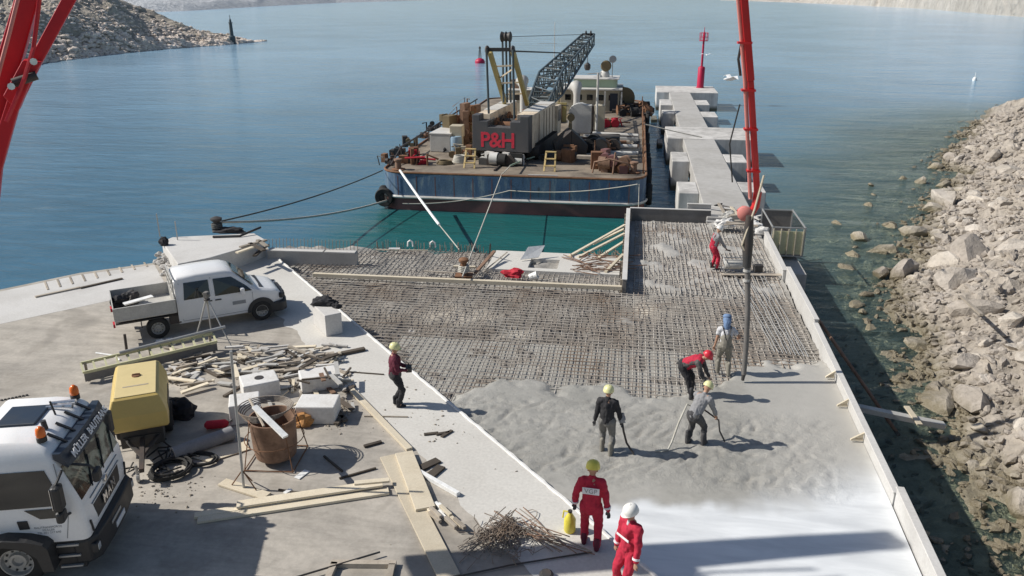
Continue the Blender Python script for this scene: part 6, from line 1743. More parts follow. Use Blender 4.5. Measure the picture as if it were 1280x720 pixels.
for sg in (-1, 1):
    mb = MB(); P = []
    for k in range(9): a = pi / 2 + pi * k / 8; P.append((-2.5 + .5 * cos(a), .5 + .5 * sin(a)))
    for k in range(9): a = -pi / 2 + pi * k / 8; P.append((2.5 + .5 * cos(a), .5 + .5 * sin(a)))
    mb.prism(P, -.4, .4, M=Matrix.Translation((sg * 1.75, 0, 0)) @ Matrix.Rotation(R(90), 4, 'Z') @ Matrix.Rotation(R(90), 4, 'X')); tk = mb.build('crawler_track', MAT['steel_dark'], cr, bevel=.02)
    mb = MB()
    for k in range(14): mb.box((sg * 1.75, -2.6 + k * .4, 1.02), (.86, .1, .05)); mb.box((sg * 1.75, -2.6 + k * .4, .0 + .02), (.86, .1, .03))
    mb.build('track_shoe', MAT['rubber'], tk)
# gantry
g = lambda px, py, Y: cl(onY(px, py, Y))
mb = MB(); mb.bar(g(612, 64, 51.3), g(631, 128, 55.8), .26, .3); mb.build('gantry_leg', MAT['crane_yellow'], cr)
mb = MB(); mb.bar(g(641, 64, 51.3), g(659, 130, 55.8), .26, .3); mb.build('gantry_leg', MAT['crane_yellow'], cr)
mb = MB(); mb.tube([g(608, 62, 50.6), g(611, 142, 50.6)], .075, 8); mb.build('rear_strut', MAT['lattice'], cr)
mb = MB(); mb.tube([g(641, 62, 50.6), g(643, 148, 50.6)], .075, 8); mb.build('rear_strut', MAT['lattice'], cr)
mb = MB(); mb.bar(g(608, 62, 50.9), g(643, 62, 50.9), .16, .22); mb.lathe([(.2, -.1), (.26, 0), (.2, .1)], n=12, M=Matrix.Translation(g(609, 62, 50.9)) @ Matrix.Rotation(R(90), 4, 'Y')); mb.lathe([(.2, -.1), (.26, 0), (.2, .1)], n=12, M=Matrix.Translation(g(641, 62, 50.9)) @ Matrix.Rotation(R(90), 4, 'Y')); mb.build('gantry_head', MAT['steel_dark'], cr)
mb = MB(); mb.bar(g(619, 83, 52.8), g(641, 82, 52.8), .1); mb.bar(g(626, 104, 54), g(648, 103, 54), .1); mb.bar(g(624, 98, 53.6), g(640, 87, 53), .08); mb.bar(g(632, 118, 55), g(655, 117, 55), .1); mb.build('gantry_brace', MAT['crane_cream'], cr)
mb = MB()
for px in (628, 632.5, 637): mb.tube([g(px, 46, 54), g(px + 1.5, 128, 54.6)], .07, 6)
mb.build('inner_mast', MAT['lattice'], cr)
mb = MB(); mb.lathe([(.26, -.35), (.34, -.3), (.26, -.1), (.34, 0), (.26, .1), (.34, .3), (.26, .35)], n=14, M=Matrix.Translation(g(632.5, 46, 54)) @ Matrix.Rotation(R(90), 4, 'Y')); mb.build('mast_sheave', MAT['steel_dark'], cr, smooth=50)
# boom
bpar = empty('lattice_boom', cl((-7.0, 57.3, 5))); bpar.parent = cr
bm_inv = (Matrix.Translation(bpar.location)).inverted()
def bl(p): return bm_inv @ cl(p)
def lerp(a, b, t): return a.lerp(b, t)
FL, FR = onY(660, 128, 57.3), onY(684, 130, 57.3)
ML, MR_ = onY(674, 90, 64.5), onY(703, 88, 64.5)
TL, TR_ = onY(728, 43, 77.5), onY(743, 43, 77.5)
def frame(a, b, dep): return [a, b, b - V((0, 0, dep)), a - V((0, 0, dep))]
F0, F1, F2 = frame(FL, FR, .35), frame(ML, MR_, 1.9), frame(TL, TR_, .9)
def lattice(name, A, B, n, rc=.095, rl_=.052):
    mb = MB()
    for k in range(4): mb.tube([bl(A[k]), bl(B[k])], rc, 6)
    for i in range(n + 1):
        t = i / n; Q = [bl(lerp(A[k], B[k], t)) for k in range(4)]
        for k in range(4): mb.tube([Q[k], Q[(k + 1) % 4]], rl_, 4, False)
        if i < n:
            Q2 = [bl(lerp(A[k], B[k], (i + 1) / n)) for k in range(4)]
            for k in range(4):
                if i % 2: mb.tube([Q[k], Q2[(k + 1) % 4]], rl_, 4, False)
                else: mb.tube([Q[(k + 1) % 4], Q2[k]], rl_, 4, False)
    mb.build(name, MAT['lattice'], bpar)
lattice('boom_foot_section', F0, F1, 6); lattice('boom_upper_section', F1, F2, 11)
mb = MB()
for f_ in (.3, .7): mb.lathe([(.3, -.05), (.36, 0), (.3, .05)], n=12, M=Matrix.Translation(bl(lerp(TL, TR_, f_))) @ Matrix.Rotation(R(90), 4, 'Y'))
mb.bar(bl(TL), bl(TR_), .2); mb.build('boom_head_sheave', MAT['steel_dark'], bpar)
mb = MB()
for dx in (0, .18): mb.tube([cl(onY(642, 64, 50.9)) + V((dx, 0, 0)), cl(onY(697, 66, 69.5)) + V((dx, 0, 0))], .05, 5)
mb.build('pendant_rope', MAT['rope_dark'], cr)
mb = MB()
for f_ in (.35, .65): mb.tube([cl(onY(633, 46, 54)), cl(lerp(TL, TR_, f_))], .018, 4)
mb.build('hoist_rope', MAT['rope_dark'], cr)
mb = MB(); mb.tube([cl(lerp(TL, TR_, .5)), cl(lerp(TL, TR_, .5)) - V((0, 0, 2.6))], .03, 4); mb.lathe([(.2, -3.2), (.3, -3.0), (.3, -2.7), (.1, -2.5)], cl(lerp(TL, TR_, .5)), 10); mb.build('hook_block', MAT['steel_dark'], cr)
# crane front cab
mb = MB(); mb.box((1.45, 3.95, 1.7), (1.2, 1.1, 2.0)); cb_ = mb.build('operator_cab', MAT['crane_cream'], cr, bevel=.05)
mb = MB(); mb.box((1.45, 3.95, 2.0), (1.24, .9, .8)); mb.build('cab_window', MAT['glass_dark'], cb_)

# under the crane: dark clamshell bucket, wooden mats, yellow steps
e = bthing('clamshell_bucket', onbarge(712, 196), R(10), 'big dark clamshell bucket resting on deck right of the crane tracks', 'bucket')
mb = MB()
for sg in (-1, 1):
    P = [(0, 1.9), (sg * .45, 1.5), (sg * 1.1, .9), (sg * 1.0, .3), (sg * .6, .05), (0, .12)]
    mb.prism(P, -.9, .9, M=Matrix.Rotation(R(90), 4, 'X'))
mb.build('bucket_shell', MAT['steel_dark'], e, bevel=.05)
mb = MB(); mb.bar((0, -.5, 1.8), (0, 0, 2.7), .15); mb.bar((0, .5, 1.8), (0, 0, 2.7), .15); mb.lathe([(.25, -.3), (.25, .3)], n=12, M=Matrix.Translation((0, 0, 2.6)) @ Matrix.Rotation(R(90), 4, 'X')); mb.build('bucket_head', MAT['olive'], e)
for (px, py, lb) in ((587, 210, 'yellow wooden step ladder left of the crane tracks on the barge'), (687, 214, 'yellow wooden step ladder right of the crane tracks on the barge')):
    e = bthing('step_ladder', onbarge(px, py), R(-5), lb, 'step ladder')
    for s_ in (-.33, .33):
        mb = MB(); mb.bar((s_, -.1, 0), (s_ * .85, .35, 1.15), .10, .08); mb.build('side_rail', MAT['step_yellow'], e)
    for z in (.32, .72, 1.12):
        mb = MB(); mb.box((0, -.1 + .39 * z, z), (.66, .18, .06)); mb.build('tread', MAT['step_yellow'], e)
mb = MB(); a, b = onbarge(618, 213, DZ + .05), onbarge(626, 206, DZ + .05); mb.bar(a, b, .1); tag(mb.build('short_bar', MAT['steel_dark']), 'short dark bar lying at the barge front edge near the rope', 'bar')
mb = MB(); a, b = onbarge(660, 219, DZ + .07), onbarge(697, 220, DZ + .07); mb.bar(a, b, .1); tag(mb.build('pale_rod', MAT['ship_white']), 'long pale rod at the barge front edge under the right step ladder', 'rod')

junk('dark_gear', 735, 192, 3.4, 2.6, 1.5, 10, ['steel_dark', 'rubber', 'rust'], 'dark mass of rusty gear between the crane and the stacked beams', 'gear', 41)
junk('dark_gear', 700, 200, 2.2, 1.2, 1.0, 7, ['steel_dark', 'rust'], 'low dark gear in the shadow beside the right step ladder', 'gear', 43)
junk('dark_gear', 625, 205, 2.6, 1.0, .8, 7, ['steel_dark', 'rubber', 'ship_white'], 'dark gear heaped in the shade right below the counterweight', 'gear', 45)
for k in range(6):
    junk('rail_gear', 486 + k * 14, 204 - k * 10.5, .9, 1.6, .6 + .12 * (k % 3), 4, ['steel_dark', ['rust', 'rubber', 'olive'][k % 3]], ['nearest dark bundle on the left rail of the barge', 'second dark bundle along the left rail of the barge', 'third rusty bundle along the left rail of the barge', 'fourth dark bundle along the left rail of the barge', 'fifth bundle along the left rail beside the grey locker', 'farthest bundle along the left rail behind the grey locker'][k], 'gear', 60 + k)
# containers and deck gear on the left
e = bthing('deck_locker', onbarge(551, 190), R(-4), 'grey box-shaped deck locker near the left side of the barge', 'locker')
mb = MB(); mb.box((0, 1.2, .62), (1.45, 2.6, 1.2)); mb.build('locker_body', MAT['bed_grey'], e, bevel=.03)
mb = MB(); mb.box((0, 1.2, 1.25), (1.52, 2.66, .06)); mb.build('locker_lid', MAT['ship_white'], e)
e = bthing('water_tank', onbarge(570, 190), 0, 'bluish barrel tank with a pale crate on top beside the grey locker', 'tank')
mb = MB(); mb.lathe([(.40, 0), (.42, .1), (.42, 1.0), (.38, 1.08)], n=18); mb.build('barrel', MAT['blue_paint'], e, smooth=40)
mb = MB(); mb.box((0, .5, 1.35), (.85, .9, .8)); mb.box((0, .6, .5), (.7, .6, 1.0)); mb.build('crate', MAT['cream'], e, bevel=.03)
junk('deck_winch', 582, 178, 1.5, 2.6, 3.2, 10, ['rust', 'olive', 'rust_pale'], 'tall brown deck machinery crowded against the left side of the crane', 'machine', 3)
junk('deck_winch', 576, 198, 1.2, .9, .95, 6, ['olive', 'cream', 'rust'], 'low olive and cream winch gear beside the left step ladder', 'winch', 5)
junk('deck_pump', 520, 205, 1.6, 1.0, 1.0, 5, ['red_rag', 'rust', 'steel_dark'], 'red deck pump at the left front of the barge', 'pump', 6)
junk('anchor_winch', 760, 213, 2.2, 1.4, 1.35, 8, ['rust', 'hull_red', 'rust_pale'], 'brown anchor winch at the right front of the barge deck', 'winch', 8)
mb = MB()
for (x0, z0) in ((-1.4, .6),):
    pass
p = onbarge(770, 219); mb.tube([p + V((-1.4, 0, .1)), p + V((-1.3, 0, .75)), p + V((-.4, 0, .95)), p + V((.6, .1, .7)), p + V((1.1, .2, .2))], .06, 6); mb.tube([p + V((-.2, .3, 0)), p + V((-.1, .3, 1.3))], .06, 6)
tag(mb.build('bent_pipe_rail', MAT['rust_pale'], smooth=60), 'bent rusty pipe rail in front of the anchor winch on the barge', 'rail')
mb = MB()
for s_ in (0, 1.9): mb.tube([onbarge(743, 205) + V((s_ * .0, 0, 0)), onbarge(743, 205) + V((0, 0, 1.5))], .06, 6)
tag(mb.build('deck_post', MAT['rust_pale']), 'rusty pale post on deck left of the anchor winch', 'post')
mb = MB(); p = onbarge(556, 205)
for k in range(4): mb.tube([p + V(((.5 - .04 * k) * cos(a), (.38 - .03 * k) * sin(a), .05 + .05 * k)) for a in [j * pi / 10 for j in range(21)]], .045, 6, False)
tag(mb.build('deck_hose_coil', MAT['olive'], smooth=60), 'coiled dark mooring rope on the open deck in front of the grey locker', 'rope')
mb = MB(); p = onbarge(575, 203)
for k in range(5): mb.tube([p + V(((.45 - .03 * k) * cos(a), (.36 - .02 * k) * sin(a), .05 + .09 * k)) for a in [j * pi / 10 for j in range(21)]], .06, 6, False)
tag(mb.build('deck_rope_coil', MAT['rope_pale'], smooth=60), 'thick pale rope piled in a coil beside the left step ladder', 'rope')
lump('dark_tarpaulin', MAT['cloth_black'], onbarge(557, 190), (.3, .2, .3), 'small black bundle by the grey locker', 'bundle', 90)
# pipes and girders on the right deck
rnd = random.Random(17)
for k in range(20):
    px0, py0 = rnd.uniform(700, 745), rnd.uniform(166, 196); L = rnd.uniform(2.5, 5.5)
    a = onbarge(px0, py0, DZ + .12 + rnd.random() * .4); an = rnd.gauss(.02, .12)
    b = a + V((L * cos(an), L * sin(an), 0)); b.x = min(b.x, .4)
    mb = MB()
    if k % 3: mb.bar(a, b, rnd.uniform(.15, .5), rnd.uniform(.1, .2))
    else: mb.tube([a, b], .13, 8)
    tag(mb.build('deck_beam', MAT[['ship_white', 'bed_grey', 'rust', 'steel_dark', 'bed_grey', 'timber_grey'][k % 6]]), 'long beam or pipe stacked across the right half of the barge deck', 'beam', 'beams stacked on the barge deck')
for k in range(7):
    a = onbarge(748 + k * 6, 199 - k * 1.5, DZ + .06); b = onbarge(768 + k * 5, 183 - k * 1.2, DZ + .06)
    mb = MB(); mb.bar(a, b, .14, .1); tag(mb.build('deck_rod', MAT[['steel_dark', 'rust', 'timber_grey'][k % 3]]), 'dark bar lying slantwise on the pale part of the right deck', 'bar', 'slanting bars on the right deck')
# arched white locker + flat box
e = bthing('arched_locker', onbarge(726, 166), R(0), 'white arch-topped steel locker behind the crane on the barge', 'locker')
mb = MB(); P = [(-.95, 0), (.75, 0), (.75, 1.9)] + [(.75 - .85 * (1 - cos(a)) , 1.5 + .75 * sin(a)) for a in [pi / 2 * 0]] 
P = [(-1.0, 0), (.8, 0), (.8, 2.15)] + [(-.1 + .9 * cos(a) - 0, 1.45 + .85 * sin(a)) for a in [R(60), R(80), R(100), R(120), R(140), R(160), R(180)]]
mb.prism(P, -.35, .35, M=Matrix.Rotation(R(90), 4, 'X')); mb.build('locker_body', MAT['ship_white'], e, bevel=.03)
mb = MB(); mb.box((.90, 0, 1.05), (.12, .6, 2.1)); mb.build('dark_gap', MAT['steel_dark'], e)
mb = MB(); mb.box((1.4, 0, 1.08), (.8, .7, 2.15)); mb.build('side_box', MAT['cream'], e, bevel=.03)
mb = MB(); p = onbarge(745, 168, DZ); mb.tube([p, p + V((0, 0, 4.6))], .09, 8); mb.bar(p + V((-.8, 0, 4.5)), p + V((.3, 0, 4.6)), .06)
tag(mb.build('white_pole', MAT['ship_white']), 'tall white pole standing right of the arched locker', 'pole')
junk('generator', 690, 152, 2.0, 1.5, 1.6, 6, ['crane_yellow', 'rust_pale', 'steel_dark'], 'yellow brown generator between crane house and arched locker', 'generator', 12)
mb = MB(); p = onbarge(752, 166)
for k in range(4): mb.tube([p + V((.02 * k, -.02 * k, .2)), p + V((-.1, 0, 1.0)), p + V((-.25, .1, 2.2))], .08, 8)
tag(mb.build('white_suction_pipe', MAT['ship_white'], smooth=60), 'white bent pipe rising beside the tall white pole', 'pipe')
# wheelhouse aft
wh = bthing('wheelhouse', (-4.1, 77.5, DZ), R(0), 'cream wheelhouse with a pale green roof band at the stern of the barge', 'wheelhouse')
mb = MB(); mb.box((0, 0, .95), (5.4, 4.2, 1.9)); mb.build('wall', MAT['cream'], wh, bevel=.04)
mb = MB(); mb.box((0, 0, 1.98), (5.9, 4.7, .14)); mb.build('roof', MAT['ship_white'], wh, bevel=.02)
mb = MB(); mb.box((.4, .3, 2.4), (4.0, 3.0, .75)); mb.build('upper_wall', MAT['pale_green'], wh, bevel=.03)
mb = MB(); mb.box((.4, .3, 2.83), (4.4, 3.4, .1)); mb.build('upper_roof', MAT['ship_white'], wh, bevel=.02)
for k in range(5):
    mb = MB(); mb.box((-2.0 + k * 1.0, -2.112, 1.25), (.55, .03, .5)); w_ = mb.build('window', MAT['glass_dark'], wh)
mb = MB(); mb.box((2.2, -2.125, .85), (.7, .03, 1.6)); mb.build('door', MAT['navy'], wh)
for x in (1.4, 2.9):
    mb = MB(); mb.box((x, -2.6, .9), (.14, .14, 1.9)); mb.build('canopy_post', MAT['ship_white'], wh)
mb = MB(); mb.lathe([(.9, 0), (.9, .5), (.7, .9), (.2, 1.1)], n=16); o = mb.build('radar_dome', MAT['ship_white'], wh, smooth=50); o.location = (1.2, .3, 2.88); o.scale = (.5, .5, .6)
mb = MB(); mb.tube([(1.2, .3, 3.2), (1.2, .3, 4.0)], .06, 6); mb.lathe([(.001, -.05), (.35, 0), (.3, .1)], n=14, M=Matrix.Translation((1.9, .2, 4.5)) @ Matrix.Rotation(R(70), 4, 'X')); mb.tube([(1.9, .2, 2.9), (1.9, .2, 4.5)], .04, 6); mb.build('searchlight', MAT['bed_grey'], wh)
mb = MB(); mb.lathe([(.42, -.1), (.5, .0), (.5, .25), (.4, .3)], n=14, M=Matrix.Translation((1.3, .2, 3.9)) @ Matrix.Rotation(R(90), 4, 'X')); mb.build('brass_lamp', MAT['olive'], wh)
for (px, py, sc_, lb) in ((654, 120, 1.0, 'white cowl vent standing left of the lattice boom'), (721, 122, .85, 'white curved vent in front of the wheelhouse')):
    e = bthing('cowl_vent', onY(px, py, 74).xy.to_3d() + V((0, 0, DZ)), R(200), lb, 'vent')
    mb = MB(); mb.tube([(0, 0, 0), (0, 0, 1.9 * sc_), (0, -.05, 2.3 * sc_), (0, -.25, 2.6 * sc_), (0, -.5, 2.7 * sc_)], [.3, .3, .38, .5, .62], 14, False)
    mb.build('vent_body', MAT['ship_white'], e, smooth=60)
    mb = MB(); mb.lathe([(.001, 0), (.56, 0)], n=14, M=Matrix.Translation((0, -.44, 2.69 * sc_)) @ Matrix.Rotation(R(80), 4, 'X'), cap=False); mb.build('vent_mouth', MAT['steel_dark'], e)
mb = MB(); p = V((-8.15, 82.5, DZ)); mb.tube([p, p + V((0, 0, 7.6))], [.07, .03], 6); mb.bar(p + V((-1.6, 0, 5.6)), p + V((.3, 0, 5.6)), .035); mb.bar(p + V((-.3, 0, 4.4)), p + V((.5, 0, 4.4)), .03)
tag(mb.build('signal_mast', MAT['ship_white']), 'thin white signal mast with a crossbar at the stern of the barge', 'mast')
e = bthing('cable_reel', V((-1.15, 77, DZ)), R(25), 'big brown cable reel at the right rear of the barge', 'reel')
mb = MB(); mb.lathe([(1.05, -.5), (1.05, -.42), (.7, -.4), (.7, .4), (1.05, .42), (1.05, .5)], n=24, M=Matrix.Translation((0, 0, 1.05)) @ Matrix.Rotation(R(90), 4, 'X')); mb.build('reel_drum', MAT['olive'], e, smooth=40)
junk('net_heap', 788, 140, 3.2, 5.5, .9, 14, ['steel_dark', 'rubber', 'rust'], 'dark heap of nets, hoses and tyres at the right rear deck', 'gear', 20)
junk('deck_gear', 762, 158, 2.2, 1.0, .7, 6, ['red_rag', 'rust'], 'small red gear in front of the dark heap', 'gear', 22)
junk('deck_gear', 640, 155, 2.5, 3, 1.2, 6, ['rust', 'cream'], 'rusty gear hidden behind the crane house', 'gear', 25)
junk('stern_gear', 680, 132, 5, 4, 1.6, 12, ['steel_dark', 'rust_pale', 'cream'], 'cluttered stern machinery seen through the lattice boom', 'machine', 27)
mb = MB(); mb.box((0, 0, .9), (2.4, 2.2, 1.8)); 
e = bthing('deck_cabin', (-10.4, 76.0, DZ), 0, 'small cream deck cabin behind the crane gantry', 'cabin')
mb.build('wall', MAT['cream'], e, bevel=.03); mb = MB(); mb.box((0, 0, 1.85), (2.7, 2.5, .1)); mb.build('roof', MAT['ship_white'], e)
mb = MB(); mb.box((-.3, -1.115, 1.2), (.7, .03, .5)); mb.build('window', MAT['glass_dark'], e)
mb = MB(); mb.box((-.7, .1, 2.3), (.7, .6, .8)); mb.build('exhaust_housing', MAT['rust_pale'], e)

# ropes
def rope(pts, r, mat, lab, sag=.0, n=14, name='mooring_rope', cat='rope'):
    P = []
    for a, b in zip(pts, pts[1:]):
        for i in range(n):
            t = i / n; p = a.lerp(b, t); p.z -= sag * 4 * t * (1 - t); P.append(p)
    P.append(pts[-1]); mb = MB(); mb.tube(P, r, 6); return tag(mb.build(name, MAT[mat], smooth=60), lab, cat)
bol = lbk + V((0, 0, .4))
rope([bol, V((-14.6, 45.95, .55))], .055, 'rope_pale', 'thick pale mooring rope from the landing bollard to the barge waterline corner', .35)
rope([bol, V((-15.0, 46.6, DZ))], .035, 'rope_dark', 'thin dark mooring rope from the landing bollard to the barge deck corner', .25)
A = onbarge(500, 213, DZ + .4); Mp = onY(549, 281, 36.6); B = at(574, 312, 1.9)
rope([A, Mp], .075, 'bright_white', 'white sheathed rope hanging down from the barge front corner', .05)
rope([Mp, B], .025, 'rope_pale', 'thin line continuing the white sheathed rope to the platform edge', .0)
rope([onbarge(638, 207, DZ + .5), onbarge(627, 218, DZ + .05), at(578, 346, 2.3)], .03, 'rope_pale', 'thin taut rope from the middle of the barge to the rope bollard', .02)
rope([onbarge(638, 207, DZ + .5), onbarge(655, 200, DZ + .2), onbarge(668, 196, DZ + .3)], .05, 'pale_green', 'greenish rope lying loose on the deck below the counterweight', .0)
rope([V((.4, 45.7, 2.1)), V((-7, 45.6, 1.5)), V((-13.5, 45.5, .5))], .03, 'rope_pale', 'thin slack rope sagging along the blue barge front', .25)
rope([V((.75, 62.0, DZ + .9)), V((5.2, 62.3, 2.2))], .045, 'rope_pale', 'short rope crossing from the barge side to the jetty', .02)
rope([V((.5, 45.75, 2.1)), V((.55, 44.9, .1))], .025, 'rope_pale', 'thin rope hanging down the right front corner of the barge', .02)
import time; TT = []
# ================================================================ PEOPLE
TMP = bpy.data.scenes.new('workshop')
def fused(name, parts, mat, parent, voxel=.012, sm=4, noise_amp=0.0, seed=0):
    """tapered limbs [(points, radii)] fused into one continuous surface"""
    t0 = time.time(); bm = bmesh.new()
    def ball(c, r, sc=(1, 1, 1)):
        r_ = bmesh.ops.create_icosphere(bm, subdivisions=2, radius=1.0)
        for v in r_['verts']: v.co = V((v.co.x * r * sc[0], v.co.y * r * sc[1], v.co.z * r * sc[2])) + V(c)
    for p in parts:
        if p[0] == 'ball': ball(p[1], 1.0, p[2]); continue
        pts, rs = [V(q) for q in p[0]], p[1]
        for i, q in enumerate(pts): ball(q, rs[i] * .995)
        mb = MB()
        for i in range(len(pts) - 1): 
            if (pts[i + 1] - pts[i]).length > 1e-4: mb.tube([pts[i], pts[i + 1]], [rs[i], rs[i + 1]], 12)
        vv = [bm.verts.new(v) for v in mb.v]
        for f in mb.f:
            try: bm.faces.new([vv[k] for k in f])
            except ValueError: pass
    me = bpy.data.meshes.new(name); bm.to_mesh(me); bm.free()
    o = bpy.data.objects.new(name, me); col.objects.link(o)
    r = o.modifiers.new('r', 'REMESH'); r.mode = 'VOXEL'; r.voxel_size = voxel
    s = o.modifiers.new('s', 'SMOOTH'); s.iterations = sm; s.factor = .5
    col.objects.unlink(o); TMP.collection.objects.link(o)
    with bpy.context.temp_override(scene=TMP, view_layer=TMP.view_layers[0]):
        dg = bpy.context.evaluated_depsgraph_get(); dg.update()
    m2 = bpy.data.meshes.new_from_object(o.evaluated_get(dg)); o.modifiers.clear(); o.data = m2
    TMP.collection.objects.unlink(o); col.objects.link(o)
    m2.materials.clear(); m2.materials.append(mat)
    if noise_amp:
        nr = [v.normal.copy() for v in m2.vertices]; fl = []
        for v, nn in zip(m2.vertices, nr):
            c = v.co; fl += list(c + nn * (noise_amp * noise.noise(V((c.x * 9 + seed, c.y * 9, c.z * 6))) + noise_amp * .5 * noise.noise(V((c.x * 22, c.y * 22 + seed, c.z * 16)))))
        m2.vertices.foreach_set('co', fl)
    m2.polygons.foreach_set('use_smooth', [True] * len(m2.polygons))
    if parent: o.parent = parent
    TT.append((name, time.time() - t0)); return o

def ik(a, b, l1, l2, pole):
    d = b - a; L = min(d.length, (l1 + l2) * .999); u = d.normalized()
    b2 = a + u * L
    c = (l1 * l1 + L * L - l2 * l2) / (2 * L); h = math.sqrt(max(l1 * l1 - c * c, 0))
    p = V(pole) - u * V(pole).dot(u)
    return a + u * c + p.normalized() * h, b2

def person(px, py, heading, label, cat='worker', lean=0.0, z=1.9, feet=((-.13, .0), (.13, .04)), hands=((-.26, .05, .82), (.26, .05, .82)),
           look=0.0, nod=0.1, top='cloth_grey', pants='cloth_dark', boots='cloth_black', sleeves=True, helmet='helmet_yellow', gloves=None,
           side=0.0, drop=0.0, loc=None, shoes_h=.12, hood=None, scale=1.0, extra=None, elbow_out=(.55, -.8)):
    p = loc if loc is not None else at(px, py, z)
    e = empty('person', (p.x, p.y, z), R(heading - 90), label, cat)
    e['category'] = 'person'
    e.scale = (scale, scale, scale); sd_ = int(px)
    pel = V((0, -.16 * sin(lean) * 1.6, .93 - drop))
    sdir = V((sin(side), sin(lean) * cos(side), cos(lean))).normalized()
    chest = pel + sdir * .40; shc = pel + sdir * .50; neck = pel + sdir * .57
    hd = (sdir + V((0, .0, .35))).normalized()
    headc = neck + hd * .145 + V((0, .02, 0))
    fwd = V((0, cos(lean), -sin(lean)))
    L = {}
    # legs
    legs = []
    for i, sg in enumerate((-1, 1)):
        hip = pel + V((sg * .095, 0, -.03)); ft = V((feet[i][0], feet[i][1], .085 + (feet[i][2] if len(feet[i]) > 2 else 0)))
        k, a = ik(hip, ft, .44, .43, (sg * .12, 1, 0)); legs.append((hip, k, a))
    arms = []
    for i, sg in enumerate((-1, 1)):
        sh = shc + V((sg * .185, 0, -.02)); h = V(hands[i])
        k, a = ik(sh, h, .295, .27, (sg * elbow_out[0], elbow_out[1], -.3)); arms.append((sh, k, a))
    # body: one continuous surface incl. head, neck, hands with five fingers, feet
    parts = [([pel + V((0, 0, -.02)), pel + sdir * .18, chest, shc + sdir * .0], [.125, .115, .135, .10]),
             ([shc - V((.13, 0, 0)), shc + V((.13, 0, 0))], [.07, .07]),
             ([neck - sdir * .06, headc - hd * .06], [.058, .052])]
    face = V((sin(-look), cos(look), -nod)).normalized()
    up = (hd - face * hd.dot(face)).normalized(); rt = face.cross(up)
    parts += [([headc + up * .035 - face * .012, headc - up * .04 + face * .018], [.088, .068]),
              ([headc - up * .06 + face * .035, headc - up * .085 + face * .05], [.045, .03]),
              ([headc + face * .075 + up * .005, headc + face * .105 - up * .025], [.012, .017])]
    for s_ in (-1, 1): parts.append(([headc + rt * s_ * .078 - face * .005 + up * .01, headc + rt * s_ * .084 - face * .008 - up * .025], [.02, .014]))
    for (hip, k, a) in legs: parts.append(([hip, k, a], [.082, .052, .040])); parts.append(([a, a + V((0, .06, -.05)), a + V((0, .15, -.055))], [.042, .04, .032]))
    for i, (sh, k, a) in enumerate(arms):
        sg = -1 if i == 0 else 1
        parts.append(([sh, k, a], [.052, .040, .028]))
        u = (a - k).normalized(); w = V((sg, 0, 0)) - u * V((sg, 0, 0)).dot(u); w = w.normalized(); q = u.cross(w).normalized()
        if q.z > 0: q = -q
        b_ = a + u * .03
        for t in (-1.2, -.4, .4, 1.2): parts.append(([a + w.cross(u) * 0 + q * .0 + u * .01 + q.cross(u) * 0 + w * 0, b_ + q * 0 + u * .05 + w * 0 + V(w) * 0 + q.cross(u).normalized() * t * .018], [.024, .013]))
        sw = q.cross(u).normalized()
        for j, t in enumerate((-1.5, -.5, .5, 1.5)):
            r0 = a + u * .085 + sw * t * .0185; ln = (.030, .034, .032, .026)[j]
            parts.append(([r0, r0 + u * ln + q * .008, r0 + u * ln * 1.5 + q * (.008 + ln * .8), r0 + u * ln * 1.3 + q * (.01 + ln * 1.5)], [.0095, .009, .0085, .0075]))
        r0 = a + u * .03 - sw * .022
        parts.append(([r0, r0 - sw * .024 + u * .03 + q * .01, r0 - sw * .022 + u * .055 + q * .025], [.013, .011, .009]))
    body = fused('body', parts, MAT[gloves] if False else MAT['skin'], e, .0085, 2)
    if gloves:   # gloved hands: material by region
        body.data.materials.append(MAT[gloves])
        for f in body.data.polygons:
            c = f.center
            if any((c - a).length < .17 and (c - a).dot((a - k).normalized()) > -.02 for (_, k, a) in arms): f.material_index = 1
    # face details
    for s_ in (-1, 1):
        mb = MB(); mb.lathe([(.001, -.009), (.009, 0), (.001, .009)], headc + rt * s_ * .031 + face * .083 + up * .018, 8); mb.build('eye', MAT['eye'], e, smooth=60)
    mb = MB(); c = headc + face * .092 - up * .052; mb.bar(c - rt * .022, c + rt * .022, .008, .008); mb.build('mouth', MAT['lips'], e)
    # jacket
    tp_ = [([pel + sdir * .03, pel + sdir * .18, chest + fwd * .01, shc - sdir * .02], [.158, .150, .160, .118]),
           ([pel + sdir * .05 - V((.045, 0, 0)), chest - V((.055, 0, 0))], [.125, .125]), ([pel + sdir * .05 + V((.045, 0, 0)), chest + V((.055, 0, 0))], [.125, .125]),
           ([shc - V((.15, 0, .01)), shc + V((.15, 0, -.01))], [.088, .088]), ([shc, neck], [.085, .068])]
    for (sh, k, a) in arms:
        if sleeves: tp_.append(([sh, k, a - (a - k).normalized() * .02], [.082, .064, .050]))
        else: tp_.append(([sh, sh.lerp(k, .45)], [.08, .07]))
    fused('jacket', tp_, MAT[top], e, .013, 3, .022, sd_)
    pp_ = [([pel + V((0, 0, .04)), pel + V((0, 0, -.06))], [.142, .140])]
    for (hip, k, a) in legs: pp_.append(([hip + V((0, 0, .02)), hip.lerp(k, .5), k, a.lerp(k, .3), a + V((0, 0, .02))], [.118, .100, .078, .074, .064]))
    fused('trousers', pp_, MAT[pants], e, .013, 3, .020, sd_ + 5)
    for i, (hip, k, a) in enumerate(legs):
        bt = [([a + V((0, -.02, shoes_h)), a + V((0, -.02, 0)), a + V((0, -.03, -.045))], [.058, .055, .05]), ([a + V((0, -.03, -.045)), a + V((0, .08, -.05)), a + V((0, .155, -.052))], [.045, .046, .036])]
        fused('boot', bt, MAT[boots], e, .012, 2)
